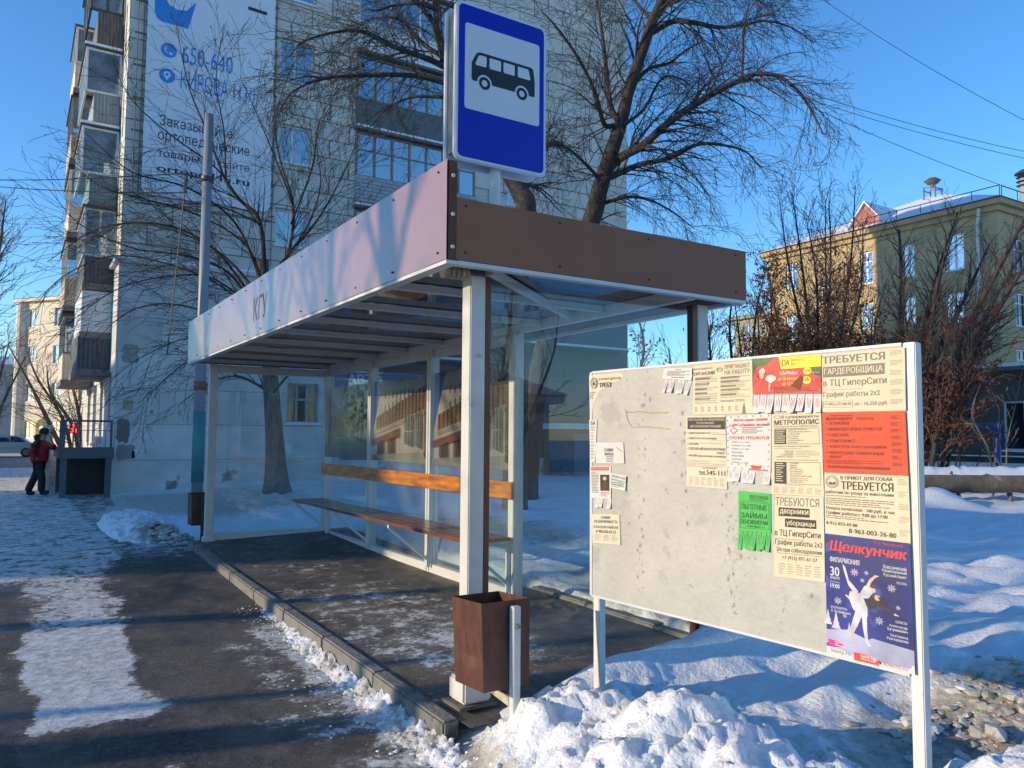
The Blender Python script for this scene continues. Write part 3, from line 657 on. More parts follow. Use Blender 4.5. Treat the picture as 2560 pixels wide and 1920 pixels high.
for q in ([(.055, .42), (.105, .13), (.135, .10), (.215, .10), (.225, .14), (.225, .42), (.21, .46), (.065, .46)],
          [(.28, .10), (.44, .10), (.45, .14), (.45, .42), (.44, .46), (.28, .46), (.27, .42), (.27, .14)],
          [(.50, .10), (.66, .10), (.67, .14), (.67, .42), (.66, .46), (.50, .46), (.49, .42), (.49, .14)],
          [(.72, .10), (.88, .10), (.90, .15), (.925, .42), (.915, .46), (.73, .46), (.72, .42)]):
    mb.add([bus2(*p) for p in q], [tuple(range(len(q)))])
mb.build('bus_symbol', None, front)
mb = MB(); mb.prism(rrect(QX0 - .0, QX1, QZ0, QZ1, .05, QY + .13), (0, .035, 0)); lab(mb.build('sign_panel', rim_m, sg, bevel=.006), 'rear face turned away, bare on the inside')
mb = MB()
for z in (QZ0 + .18, QZ1 - .2): mb.box(QX0 + .06, QY + .037, z - .02, QX1 - .06, QY + .128, z + .02)
mb.box(QX0 + .015, QY + .05, QZ0 + .06, QX0 + .03, QY + .118, QZ1 - .06); mb.build('mounting_rail', M('greenish_metal', (.13, .15, .13), .5, .2, 5), sg)
mb = MB(); mb.tube([(2.62, QY + .083, 2.72), (2.62, QY + .083, QZ1 - .1)], .036, 14); mb.build('pole', white_metal, sg, smooth=True)

# litter bins hung from a post bracket
def bin_(name, label, x, y, z0, tilt, post_y):
    t = thing(name, label, 'litter bin', (x + .15, y + .15, z0))
    rust = M('rusty_brown_sheet', (.085, .030, .018), .5, .35, 7, .12, 40, col2=(.060, .024, .016), thr=.54, c2scale=3, stretch=(2.2, 2.2, 1.2))
    W, D_, Hh = .285, .31, .43
    mb = MB(); R = Matrix.Rotation(tilt, 4, 'X'); c = Vector((x + W / 2, y + D_ / 2, z0 + Hh / 2))
    def q(a, b, z): return c + (R @ Vector((a, b, z)))
    for a in (0,):
        o_ = [(-W / 2, -D_ / 2), (W / 2, -D_ / 2), (W / 2, D_ / 2), (-W / 2, D_ / 2)]; s_ = .94
        N_ = 8
        for (ax, ay), (bx, by) in zip(o_, o_[1:] + o_[:1]):
            vs = []
            for inner in (0, 1):
                for i in range(N_ + 1):
                    for j in range(N_ + 1):
                        f = i / N_; g_ = j / N_; k = (s_ + (1 - s_) * g_) * (1 if not inner else .985)
                        px_, py_ = (ax + (bx - ax) * f) * k, (ay + (by - ay) * f) * k
                        dent = .026 * sin(pi * f) * sin(pi * min(1, g_ * 1.4)) * noise.noise(Vector((px_ * 6, py_ * 6, g_ * 3 + 2)))
                        nrm = Vector((by - ay, ax - bx, 0)).normalized()
                        vs.append(q(px_ + nrm.x * dent, py_ + nrm.y * dent, -Hh / 2 + Hh * g_))
            n_ = (N_ + 1) ** 2; fs = []
            for i in range(N_):
                for j in range(N_):
                    k = i * (N_ + 1) + j; fs += [(k, k + N_ + 1, k + N_ + 2, k + 1), (n_ + k, n_ + k + 1, n_ + k + N_ + 2, n_ + k + N_ + 1)]
            mb.add(vs, fs)
    mb.add([q(-W / 2 * .93, -D_ / 2 * .93, -Hh / 2 + .01), q(W / 2 * .93, -D_ / 2 * .93, -Hh / 2 + .01), q(W / 2 * .93, D_ / 2 * .93, -Hh / 2 + .01), q(-W / 2 * .93, D_ / 2 * .93, -Hh / 2 + .01)], [(0, 1, 2, 3)])
    mb.build('bin_box', rust, t)
    return t, rust, q
b, rust, q = bin_('litter_bin', 'dented brown metal bin hung beside the front white post', 1.985, 3.42, .385, radians(-3), 3.97)
mb = MB(); bx = 2.16
mb.bar((bx, 3.395, .06), (bx, 3.395, .80), .042, .042); mb.build('upright', white_metal, b, bevel=.003)
mb = MB(); mb.bar((bx, 3.418, .325), (2.235, 3.968, .325), .04, .045); mb.build('bracket_arm', M('rust_stained_paint', (.45, .41, .33), .6, .2, 12, col2=(.25, .10, .03), thr=.56, c2scale=9), b, bevel=.003)
mb = MB(); mb.lathe((bx, 3.373, .705), [(.007, -.012), (.013, -.010), (.013, .0), (.006, .05)], 10, 'y'); mb.build('pivot_bolt', M('steel_bolt', (.3, .29, .27), .4, .2, 9, metal=.8), b)
b2, _, _ = bin_('litter_bin', 'brown metal bin behind the far front post of the shelter', 2.08, 11.5, .40, 0, 11.1)
mb = MB(); mb.bar((2.22, 11.46, .05), (2.22, 11.46, .82), .042); mb.bar((2.22, 11.48, .33), (2.22, 11.12, .33), .04); mb.build('upright', dark_metal, b2)
for o in (b, b2): o['group'] = 'litter bins at the shelter posts'
# ------------------------------------------------------------------ notice board and its notices
BL = Vector((2.809, 3.6225, 0)); BD = Vector((.122, -1.856, 0)).normalized(); BN = Vector((-BD.y, BD.x, 0)) * -1
if BN.x > 0: BN = -BN
BW, BZ0, BZ1 = 1.86, .758, 2.014
def BP(u, z, o=0): p = BL + BD * u + BN * o; return Vector((p.x, p.y, z))
def BU(x, y):
    d = ray(x, y); t = (BL - O).dot(BN) / d.dot(BN); p = O + d * t
    return ((p - BL).dot(BD), p.z)
nb = thing('notice_board', 'white metal notice board on two square legs in front of the shelter', 'notice board', (2.87, 2.7, .1))
def board_mat():
    m = M('weathered_board', (.405, .40, .37), .6, .10, 3.5, .35, 25, col2=(.34, .335, .315), thr=.58, c2scale=5)
    t = m.node_tree; L = t.links.new; N = t.nodes.new; P = t.nodes['Principled BSDF']
    src = P.inputs['Base Color'].links[0].from_socket
    tc = N('ShaderNodeTexCoord'); mp = N('ShaderNodeMapping'); mp.inputs['Scale'].default_value = (9, 9, 5); L(tc.outputs['Object'], mp.inputs[0])
    n = N('ShaderNodeTexNoise'); n.inputs['Scale'].default_value = 2.6; n.inputs['Detail'].default_value = 10; n.inputs['Roughness'].default_value = .75; L(mp.outputs[0], n.inputs['Vector'])
    r = N('ShaderNodeValToRGB'); r.color_ramp.elements[0].position = .635; r.color_ramp.elements[1].position = .66; L(n.outputs['Fac'], r.inputs[0])
    mx = N('ShaderNodeMix'); mx.data_type = 'RGBA'; L(r.outputs[0], mx.inputs[0]); L(src, mx.inputs[6]); mx.inputs[7].default_value = (.25, .25, .24, 1); L(mx.outputs[2], P.inputs['Base Color'])
    return m
mb = MB(); mb.hexa([BP(0.02, BZ0, 0), BP(BW - .03, BZ0, 0), BP(BW - .03, BZ0, -.022), BP(.02, BZ0, -.022), BP(0.02, BZ1, 0), BP(BW - .03, BZ1, 0), BP(BW - .03, BZ1, -.022), BP(.02, BZ1, -.022)])
mb.build('panel', board_mat(), nb)
mb = MB()
mb.bar(BP(.009, BZ0 - .008, -.012), BP(.009, BZ1 + .008, -.012), .018, .03, up=BN); mb.bar(BP(.02, BZ1 + .006, -.012), BP(BW - .03, BZ1 + .006, -.012), .03, .012); mb.bar(BP(.02, BZ0 - .006, -.012), BP(BW - .03, BZ0 - .006, -.012), .03, .012)
mb.build('edge_strip', white_metal, nb)
leg_m = M('leg_white_paint', (.58, .58, .56), .5, .1, 7, col2=(.36, .33, .28), thr=.66, c2scale=10)
for u in (.045, BW - .005):
    mb = MB(); top = BZ0 - .014 if u < 1 else BZ1 + .012
    mb.bar(BP(u, -.1, -.03), BP(u, top, -.03), .05, .05, up=BN); mb.build('leg', leg_m, nb, bevel=.004)
cream = M('cream_newsprint', (.58, .515, .375), .7, .05, 5); cream2 = M('cream_newsprint_faded', (.56, .515, .40), .7, .05, 5); wpaper = M('white_paper', (.54, .54, .54), .65, .04, 5)
INK = {'k': M('black_ink', (.03, .028, .025), .6, .1, 9), 'g': M('grey_ink', (.16, .145, .115), .6, .1, 9), 'l': M('light_grey_ink', (.36, .32, .25), .6, .1, 9), 'c': cream, 'w': wpaper,
       'r': M('red_ink', (.60, .04, .03), .55, .1, 5), 'o': M('orange_red_paper', (.54, .048, .012), .6, .08, 4), 'n': M('dark_red_ink', (.14, .012, .006), .6, .1, 5), 'e': M('green_paper', (.045, .40, .075), .6, .08, 4), 'd': M('dark_green_ink', (.01, .09, .02), .6, .1, 5),
       'y': M('yellow_ink', (.82, .60, .02), .5, .05, 4), 'q': M('christmas_red', (.42, .02, .018), .45, .25, 12), 'f': M('fir_green', (.03, .10, .03), .5, .5, 20), 's': M('skin_print', (.62, .36, .25), .6, .1, 6), 'm': M('magenta_ink', (.60, .02, .20), .5, .05, 4),
       'b': M('ballet_blue', (.018, .03, .20), .35, .5, 3, col2=(.05, .08, .33), thr=.55, c2scale=5), 'v': M('snow_print', (.30, .32, .47), .4, .3, 6), 'p': M('pale_print', (.50, .48, .54), .45, .25, 25), 'h': M('hair_print', (.07, .03, .02), .5, .2, 8), 'x': M('jacket_print', (.02, .015, .02), .5, .2, 8), 'i': M('pink_flush', (.76, .55, .52), .6, .1, 5)}
c2 = lambda x, y: (1440 + x * .33755, 840 + y * .33755)
c3 = lambda x, y: (1840 + x * .27728, 840 + y * .27728)
c4 = lambda x, y: (1900 + x * .31335, 1180 + y * .31343)
NOTICES = []
def notice(name, label, paper, quad, els, cut=None, wave=.0036, level=0, tabs=None, cat='notice', poly=None, seed=1):
    """one sheet of paper on the board: quad = photo corners TL TR BR BL, els in fractions of the sheet"""
    Q = [Vector(BU(*p)) for p in quad]
    def uvm(s, t): return (Q[0] * (1 - s) + Q[1] * s) * (1 - t) + (Q[3] * (1 - s) + Q[2] * s) * t
    base = .0012 + level * .0035
    def off(s, t): return base + wave * (.5 + .5 * noise.noise(Vector((s * 2.2 + seed * 7.3, t * 2.2, seed)))) + wave * 1.3 * (max(0, s - .9) + max(0, t - .9)) * 6 * (.5 + .5 * noise.noise(Vector((s * 4, t * 4, seed + 3))))
    def fn(l):
        def f(s, t): a = uvm(s, t); return BP(a.x, a.y, off(s, t) + .0006 + .0004 * l)
        return f
    mb = MB(); n = 10
    if poly:                                                 # torn outline
        mb.add([(lambda a: BP(a.x, a.y, base))(uvm(*p)) for p in poly], [tuple(range(len(poly)))])
    else:
        vs = [(lambda a: BP(a.x, a.y, off(i / n, j / n)))(uvm(i / n, j / n)) for j in range(n + 1) for i in range(n + 1)]
        mb.add(vs, [(j * (n + 1) + i, j * (n + 1) + i + 1, (j + 1) * (n + 1) + i + 1, (j + 1) * (n + 1) + i) for j in range(n) for i in range(n)])
    o = mb.build(name, paper, None, smooth=True); tag(o, label, cat, 'notices pasted on the board')
    pt = MB(); R = random.Random(seed)
    for e in els:
        k = e[0]
        if k == 't':                                         # t, text, x0, y0, x1, y1, ink, bold, slant, layer
            _, s, x0, y0, x1, y1, ink = e[:7]; pt.use(INK[ink]); put_text(pt, s, fn(e[9] if len(e) > 9 else 2), x0, y0, x1, y1, e[7] if len(e) > 7 else 0, e[8] if len(e) > 8 else 0)
        elif k == 'r':
            _, x0, y0, x1, y1, ink = e[:6]; f = fn(e[6] if len(e) > 6 else 0); pt.use(INK[ink]); m_ = 6
            vs = [f(x0 + (x1 - x0) * i / m_, y0 + (y1 - y0) * j / m_) for j in range(m_ + 1) for i in range(m_ + 1)]
            pt.add(vs, [(j * (m_ + 1) + i, j * (m_ + 1) + i + 1, (j + 1) * (m_ + 1) + i + 1, (j + 1) * (m_ + 1) + i) for j in range(m_) for i in range(m_)])
        elif k == 'l':                                       # rows of fine print too small to read
            _, x0, y0, x1, y1, rows, ink = e[:7]; pt.use(INK[ink]); f = fn(2); hgt = (y1 - y0) / rows
            for r_ in range(rows):
                x = x0; ye = y0 + hgt * r_; xe = x1 - (x1 - x0) * R.choice((0, 0, .05, .2, .4))
                while x < xe:
                    wd = (x1 - x0) * R.uniform(.03, .12); b_ = min(x + wd, xe)
                    pt.add([f(x, ye), f(b_, ye), f(b_, ye + hgt * .42), f(x, ye + hgt * .42)], [(0, 1, 2, 3)]); x = b_ + (x1 - x0) * .014
        elif k == 'f':                                       # frame line
            _, x0, y0, x1, y1, ink, lw = e[:7]; pt.use(INK[ink]); f = fn(1)
            for a, b_, c_, d_ in ((x0, y0, x1, y0 + lw), (x0, y1 - lw, x1, y1), (x0, y0 + lw, x0 + lw, y1 - lw), (x1 - lw, y0 + lw, x1, y1 - lw)): pt.add([f(a, b_), f(c_, b_), f(c_, d_), f(a, d_)], [(0, 1, 2, 3)])
        elif k == 'p':
            pt.use(INK[e[2]]); f = fn(e[3] if len(e) > 3 else 1); pt.add([f(*p) for p in e[1]], [tuple(range(len(e[1])))])
        elif k == 'o':                                       # disc or ring
            _, cx, cy, rx, ry, ink, hole = e[:7]; pt.use(INK[ink]); f = fn(e[7] if len(e) > 7 else 1); N_ = 20
            a = [f(cx + rx * cos(2 * pi * i / N_), cy + ry * sin(2 * pi * i / N_)) for i in range(N_)]
            if hole: pt.add(a + [f(cx + rx * hole * cos(2 * pi * i / N_), cy + ry * hole * sin(2 * pi * i / N_)) for i in range(N_)], [(i, (i + 1) % N_, N_ + (i + 1) % N_, N_ + i) for i in range(N_)])
            else: pt.add(a, [tuple(range(N_))])
        elif k == 'fl':                                      # six-armed snowflake
            _, cx, cy, rx, ry, ink = e; pt.use(INK[ink]); f = fn(3)
            for i in range(8):
                t = pi * i / 4; w_ = .22
                pt.add([f(cx, cy), f(cx + rx * .55 * cos(t - w_), cy + ry * .55 * sin(t - w_)), f(cx + rx * cos(t), cy + ry * sin(t)), f(cx + rx * .55 * cos(t + w_), cy + ry * .55 * sin(t + w_))], [(0, 1, 2, 3)])
    if pt.v: pt.build('print', None, o)
    if tabs:                                                 # cut strips hanging at the bottom, curled off the board
        n_, gap, length, ink = tabs[:4]; pm_ = tabs[4] if len(tabs) > 4 else paper; tb = MB(); tb.use(pm_); dv = (Q[3] - Q[0]).normalized()
        for i in range(n_):
            if R.random() < gap: continue
            tb = MB(); marks = MB(); marks.use(INK[ink]); tb.use(pm_)
            s0, s1 = i / n_ + .008, (i + 1) / n_ - .008; curl = R.uniform(.004, .022); sk = R.uniform(-.010, .004); L_ = length * R.uniform(.9, 1.05)
            def tp(s, k):
                a = uvm(s, 1) + dv * L_ * k + Vector((sk * k, 0)); return BP(a.x, a.y, base + .001 + curl * k * k)
            tb.add([tp(s, k / 4) for k in range(5) for s in (s0, s1)], [(2 * k, 2 * k + 1, 2 * k + 3, 2 * k + 2) for k in range(4)])
            for c_ in range(3):
                s = s0 + (s1 - s0) * (.25 + .22 * c_)
                def mp_(s, k): p = tp(s, k); return p + BN * .0008
                k0 = R.uniform(.12, .3); marks.add([mp_(s, k0), mp_(s + .004, k0), mp_(s + .004, k0 + .5), mp_(s, k0 + .5)], [(0, 1, 2, 3)])
            t_ = tb.build('tear_off_strip', None, o); marks.build('print', None, t_)
    return o

tearlab = lambda y0, y1, n, x0=.0, x1=1.: [('l', x0 + (x1 - x0) * (i + .15) / n, y0, x0 + (x1 - x0) * (i + .85) / n, y1, 5, 'l') for i in range(n)]
notice('notice', 'torn cream dog shelter notice in the top left corner of the board', cream2, [c2(98, 290), c2(350, 272), c2(350, 600), c2(104, 600)],
       [('o', .16, .20, .11, .13, 'g', .86, 2), ('o', .16, .20, .08, .09, 'l', 0), ('p', [(.11, .24), (.15, .17), (.21, .24)], 'k', 3), ('t', 'В ПРИЮТ ДЛЯ СОБ', .30, .09, .95, .15, 'k', .01), ('t', 'ТРЕБУ', .31, .20, .68, .31, 'k', .03), ('t', 'работ', .04, .40, .21, .45, 'k'), ('l', .02, .47, .16, .58, 3, 'g')],
       poly=[(0, 0), (.96, 0), (1, .05), (.98, .14), (.8, .2), (.62, .22), (.66, .31), (.42, .34), (.3, .4), (.24, .5), (.16, .62), (.1, .8), (.06, 1), (0, 1)], seed=2)
notice('notice', 'torn narrow white strip at the left edge of the board reading БА', wpaper, [c2(100, 620), c2(160, 622), c2(146, 935), c2(108, 935)], [('t', 'БА', .22, .03, .80, .12, 'k', .02), ('t', 'Остек', .2, .15, .8, .19, 'k'), ('l', .2, .22, .7, .95, 10, 'l')], seed=3)
notice('notice', 'white flat wanted notice at the left with its corner peeling', wpaper, [c2(148, 790), c2(355, 788), c2(365, 945), c2(150, 942)], [('t', 'СНИМУ', .32, .28, .64, .43, 'k', .01), ('t', 'ЖИЛЬЕ', .32, .48, .64, .62, 'k', .01), ('l', .38, .66, .62, .98, 4, 'g'), ('p', [(.72, .15), (1, .5), (.80, .35)], 'l'), ('p', [(.85, .62), (.99, .55), (1.0, .98), (.84, .98)], 'i')], seed=4, wave=.004)
notice('notice', 'white repair notice with a red heading and a dark portrait photo', wpaper, [c2(110, 965), c2(262, 965), c2(264, 1205), c2(118, 1200)],
       [('r', .04, .02, .90, .13, 'r', 1), ('t', 'РЕМОНТ ХОЛОДИЛЬНИКОВ', .08, .045, .86, .105, 'w', 0, 0, 3), ('l', .04, .18, .40, .85, 14, 'g'), ('r', .47, .26, .92, .76, 'x', 1), ('o', .70, .38, .09, .06, 's', 0, 3), ('p', [(.56, .76), (.58, .52), (.66, .46), (.76, .46), (.84, .52), (.86, .76)], 'h', 2), ('l', .48, .80, .94, .95, 4, 'r')], tabs=(5, .1, .055, 'g'), seed=5)
notice('notice', 'small tilted white agency slip beside the portrait notice', wpaper, [c2(260, 1012), c2(382, 1038), c2(374, 1148), c2(258, 1118)], [('t', 'Агентство', .08, .06, .92, .27, 'g', 0, .1), ('t', 'Поможет Дорого и', .06, .35, .94, .50, 'k'), ('t', 'Срочно ПРОДАТЬ', .06, .53, .9, .68, 'k'), ('t', 'недвижимость', .1, .70, .9, .82, 'k'), ('l', .1, .86, .85, .95, 1, 'g')], seed=6, wave=.006, level=1)
notice('notice', 'cream real estate wanted notice at the lower left of the board', cream2, [c2(118, 1318), c2(325, 1322), c2(335, 1548), c2(125, 1530)], [('t', 'СНИМУ', .35, .06, .69, .16, 'k'), ('t', 'НЕДВИЖИМОСТЬ', .1, .20, .94, .31, 'k'), ('t', 'В ВАШЕМ РАЙОНЕ', .07, .37, .95, .48, 'k'), ('t', '8 908-830-69-53', .15, .54, .85, .64, 'k')] + tearlab(.70, .92, 3, .05, .95), seed=7)
notice('notice', 'white work notice with curled strips at the top edge of the board', wpaper, [c2(655, 240), c2(868, 236), c2(862, 330), c2(640, 318)], [('t', 'РАБОТА', .42, .08, .62, .17, 'k'), ('l', .15, .25, .92, .72, 5, 'g'), ('l', .3, .78, .75, .9, 1, 'k')], tabs=(9, .2, .075, 'g'), seed=8, wave=.006)
notice('notice', 'large cream meat plant job notice with two columns of fine print', cream, [c2(872, 222), c2(1308, 180), c2(1314, 572), c2(872, 585)],
       [('t', 'МЯСОКОМБИНАТ', .01, .055, .34, .095, 'g'), ('t', 'КУРГАНСКИЙ', .005, .12, .38, .205, 'k', .015), ('o', .465, .125, .055, .045, 'g', .7), ('l', .43, .11, .50, .14, 1, 'g'), ('t', 'ПРИГЛАШАЕТ', .55, .04, .96, .12, 'g'), ('t', 'НА РАБОТУ:', .55, .145, .97, .235, 'g'),
        ('l', .03, .24, .42, .80, 13, 'l'), ('l', .03, .26, .30, .76, 5, 'g'), ('l', .48, .27, .97, .70, 13, 'l'), ('l', .48, .27, .80, .68, 5, 'g'), ('t', 'ПРИГЛАШАЕМ', .48, .725, .70, .765, 'g'), ('l', .72, .72, .98, .78, 2, 'g')] + [('o', .05 + .115 * i, .89, .018, .05, 'g', .7) for i in range(8)] + [('p', [(.86, .78), (.83, 1), (.89, 1)], 'g', 2)], seed=9)
notice('notice', 'cream metal works job notice with a black heading in the middle of the board', cream2, [c2(818, 592), c2(1110, 588), c2(1126, 1136), c2(822, 1112)],
       [('r', .04, .025, .99, .19, 'k', 0), ('t', 'ПРИГЛАШАЕМ НА ПРЕДПРИЯТИЕ', .06, .04, .97, .078, 'c', .01), ('t', 'по изготовлению', .28, .09, .72, .115, 'c'), ('t', 'МЕТАЛЛОКОНСТРУКЦИЙ', .12, .125, .88, .17, 'c', .02),
        ('t', '• СМЕННЫЙ МАСТЕР', .03, .225, .62, .255, 'k', .01), ('l', .64, .235, .98, .28, 2, 'l'), ('t', '• ЭЛЕКТРОГАЗОСВАРЩИК', .03, .305, .78, .335, 'k', .01), ('l', .6, .345, .98, .36, 1, 'l'), ('t', '• СЛЕСАРЬ', .03, .38, .32, .41, 'k', .01), ('l', .34, .38, .92, .40, 1, 'l'), ('t', '• СЛЕСАРЬ МЕХАНОСБОРОЧНЫХ', .03, .445, .98, .48, 'k', .01), ('t', 'РАБОТ', .78, .50, .96, .53, 'k', .01), ('t', '• МАЛЯР (рассмотрим учеников)', .04, .545, .98, .585, 'k'),
        ('r', .02, .625, .97, .628, 'g', 1), ('l', .02, .64, .97, .73, 4, 'l'), ('t', 'ул. Омская, 84', .42, .715, .74, .74, 'k'), ('t', 'тел.', .32, .775, .49, .825, 'k', .01), ('t', '545-111', .51, .76, .96, .82, 'k', .03)] + tearlab(.86, .98, 6, .05, .95), seed=10)
notice('notice', 'white canteen job notice with red script on a chequered border', wpaper, [c2(1115, 592), c2(1450, 576), c2(1446, 1010), c2(1122, 985)],
       [('r', i / 12 + .01, j / 16 + .01, i / 12 + .05, j / 16 + .045, 'l', 0) for j in range(16) for i in range(12) if (j < 2 or j > 13 or i in (0, 11)) and (i + j) % 2] +
       [('t', 'Работа рядом с домом', .16, .06, .90, .125, 'r', .02, .05), ('t', 'в МУП «Комбинат питания»', .06, .15, .96, .205, 'r', .02, .05), ('p', [(.17, .21), (.28, .28), (.17, .345), (.07, .28)], 'r', 1), ('p', [(.17, .23), (.25, .28), (.17, .325), (.10, .28)], 'w', 2), ('l', .36, .22, .92, .35, 4, 'g'), ('t', 'СРОЧНО ТРЕБУЮТСЯ', .06, .385, .95, .44, 'r', .03)] +
       [('t', s, .12, .48 + .062 * i, .12 + w_, .51 + .062 * i, 'g') for i, (s, w_) in enumerate((('ПОВАРА, з/п от 15000 р', .42), ('КОНДИТЕР, з/п от 16000', .44), ('ПЕКАРЬ, з/п от 15000', .40), ('КУХОННЫЕ', .24), ('РАБОТНИКИ', .28), ('МОЙЩИКИ', .22), ('ПОСУДЫ, з/п 15000', .38)))] +
       [('p', [(.55, .90), (.80, .90), (.77, .96), (.58, .96)], 'r', 2), ('r', .52, .965, .95, .985, 'g', 2)], tabs=(6, .05, .06, 'g'), seed=11)
notice('notice', 'bright green loan leaflet for pensioners with torn strips', INK['e'], [c2(1206, 1145), c2(1446, 1168), c2(1448, 1455), c2(1208, 1440)],
       [('f', .36, .08, .92, .17, 'd', .01), ('t', 'ПОСТОЯННО', .38, .095, .9, .155, 'd'), ('l', .35, .19, .9, .24, 2, 'd'), ('f', .05, .26, .95, .93, 'd', .008), ('t', 'ЛЬГОТНЫЕ', .09, .31, .88, .45, 'd', .02), ('t', 'ЗАЙМЫ', .08, .50, .88, .67, 'd', .02), ('t', 'ПЕНСИОНЕРАМ', .08, .71, .90, .82, 'd', .015), ('t', 'т. 8-965-868-61-11', .22, .85, .80, .90, 'd')], tabs=(7, .15, .085, 'd'), seed=12)
notice('notice', 'red and yellow loan leaflet with a woman in a festive cap', INK['q'], [c3(150, 205), c3(772, 168), c3(776, 520), c3(156, 530)],
       [('p', [(.4, .0), (1, .0), (1, .30), (.44, .33)], 'y', 1), ('p', [(0, 0), (.32, 0), (.20, .2), (.06, .24), (0, .5)], 'f', 1), ('p', [(.85, .31), (1, .31), (1, .55), (.9, .5)], 'f', 1), ('t', 'DA', .45, .08, .555, .24, 'r', .02, .1, 3), ('t', 'ДЕНЬГИ', .58, .075, .76, .145, 'r', .02), ('t', 'АКТИВ', .58, .175, .74, .245, 'r', .02), ('l', .81, .07, .93, .25, 3, 'l'), ('r', .785, .06, .788, .26, 'l', 3),
        ('t', 'ЗАЙМЫ', .41, .37, .67, .48, 'w', .03), ('t', 'до 30 000 руб', .39, .55, .70, .64, 'y', .015), ('t', 'за 15 мин', .45, .68, .68, .76, 'y', .015), ('o', .81, .40, .055, .095, 'y', 0), ('t', '0,7%', .77, .36, .85, .43, 'n', .02, 0, 3), ('o', .80, .64, .06, .10, 'y', 0), ('t', '1%', .78, .57, .83, .64, 'n', .02, 0, 3), ('l', .76, .65, .84, .69, 1, 'n'), ('l', .32, .80, .97, .97, 5, 'n'), ('l', .87, .44, .98, .47, 1, 'w'),
        ('p', [(.02, .98), (.06, .70), (.13, .62), (.17, .62), (.22, .70), (.26, .98)], 'r', 2), ('o', .145, .48, .035, .09, 's', 0, 3), ('p', [(.10, .42), (.12, .32), (.18, .28), (.20, .36), (.19, .42), (.145, .39)], 'w', 3), ('o', .10, .50, .03, .05, 'h', 0, 2), ('p', [(.20, .60), (.22, .50), (.29, .46), (.36, .52), (.36, .60), (.28, .70)], 'w', 2), ('p', [(.24, .92), (.25, .70), (.28, .70), (.27, .92)], 's', 3), ('l', .06, .86, .19, .96, 2, 'y'), ('p', [(.57, .78), (.72, .50), (.76, .6), (.70, .9)], 'n', 3)], tabs=(9, .1, .083, 'r', wpaper), seed=13)
notice('notice', 'large cream cloakroom attendant job notice at the top right', cream, [c3(776, 165), c3(1525, 100), c3(1538, 672), c3(784, 688)],
       [('t', 'ТРЕБУЕТСЯ', .01, .045, .775, .17, 'g', .03), ('r', .012, .225, .77, .405, 'g', 0), ('t', 'ГАРДЕРОБЩИЦА', .03, .255, .75, .375, 'c', .03), ('t', 'в ТЦ ГиперСити', .015, .445, .79, .585, 'g', .015), ('r', .02, .62, .50, .624, 'g', 1), ('t', 'График работы 2х2', .015, .655, .71, .765, 'g'), ('f', .012, .815, .385, .925, 'g', .004), ('t', '+7 (951) 272-86-02', .025, .84, .365, .90, 'g'), ('t', 'зп - 16.250 руб.', .405, .835, .80, .915, 'g')] + [('l', .83, .04 + .155 * i, .97, .13 + .155 * i, 4, 'l') for i in range(6)], seed=14)
notice('notice', 'tall cream supermarket job notice with two framed lists', cream, [c3(325, 708), c3(772, 690), c3(800, 1450), c3(325, 1425)],
       [('o', .12, .035, .07, .02, 'g', .8), ('t', 'В супермаркеты', .21, .02, .95, .065, 'k'), ('t', 'МЕТРОПОЛИС', .06, .075, .96, .135, 'k', .025), ('t', 'ПРИГЛАШАЕМ НА ПОСТОЯННУЮ РАБОТУ:', .05, .148, .95, .165, 'g'), ('f', .06, .18, .95, .375, 'k', .004), ('r', .06, .18, .30, .375, 'k', 0), ('l', .08, .19, .28, .37, 7, 'c')] +
       [('t', s, .33, .19 + .0265 * i, .33 + w_, .207 + .0265 * i, 'g') for i, (s, w_) in enumerate((('АДМИНИСТРАТОРОВ', .38), ('ПРОДАВЦОВ-КАССИРОВ', .46), ('ПРОДАВЦОВ', .24), ('ФАСОВЩИЦ', .22), ('ГРУЗЧИКОВ', .21), ('КЛАДОВЩИКОВ', .30), ('УБОРЩИЦ', .2)))] +
       [('t', 'ЭКСПЕДИТОР С ЛИЧНЫМ ГРУЗОВЫМ АВТО', .05, .395, .76, .412, 'k'), ('l', .05, .425, .6, .445, 1, 'l')] + [('t', s, x, .452 + .024 * i, .44, .468 + .024 * i, 'k') for i, (s, x) in enumerate((('ВОДИТЕЛИ', .27), ('ГРУЗЧИКИ', .26), ('КЛАДОВЩИКИ', .19), ('КОМПЛЕКТОВЩИКИ', .10)))] + [('l', .47, .455, .95, .545, 4, 'l'), ('l', .1, .565, .92, .582, 1, 'g'), ('f', .06, .595, .95, .865, 'k', .004), ('r', .065, .598, .30, .862, 'k', 0), ('l', .09, .61, .27, .85, 9, 'c')] +
       [('t', s, .37, .602 + .0255 * i, .37 + w_, .619 + .0255 * i, 'g') for i, (s, w_) in enumerate((('ГРУЗЧИКИ', .17), ('ПОВАРА', .14), ('ПЕКАРИ', .14), ('МАСТЕР ЦЕХА', .24), ('ФОРМОВЩИЦЫ', .26), ('ФАСОВЩИЦЫ', .23), ('КУХОННЫЕ РАБОТНИКИ', .42), ('МОЙЩИЦЫ ПОСУДЫ', .34), ('МАСТЕРА ЧИСТОТЫ', .33), ('РУБЩИК МЯСА', .26)))] + [('l', .25, .875, .95, .89, 1, 'l')] + tearlab(.905, .985, 6, .03, .97), seed=15)
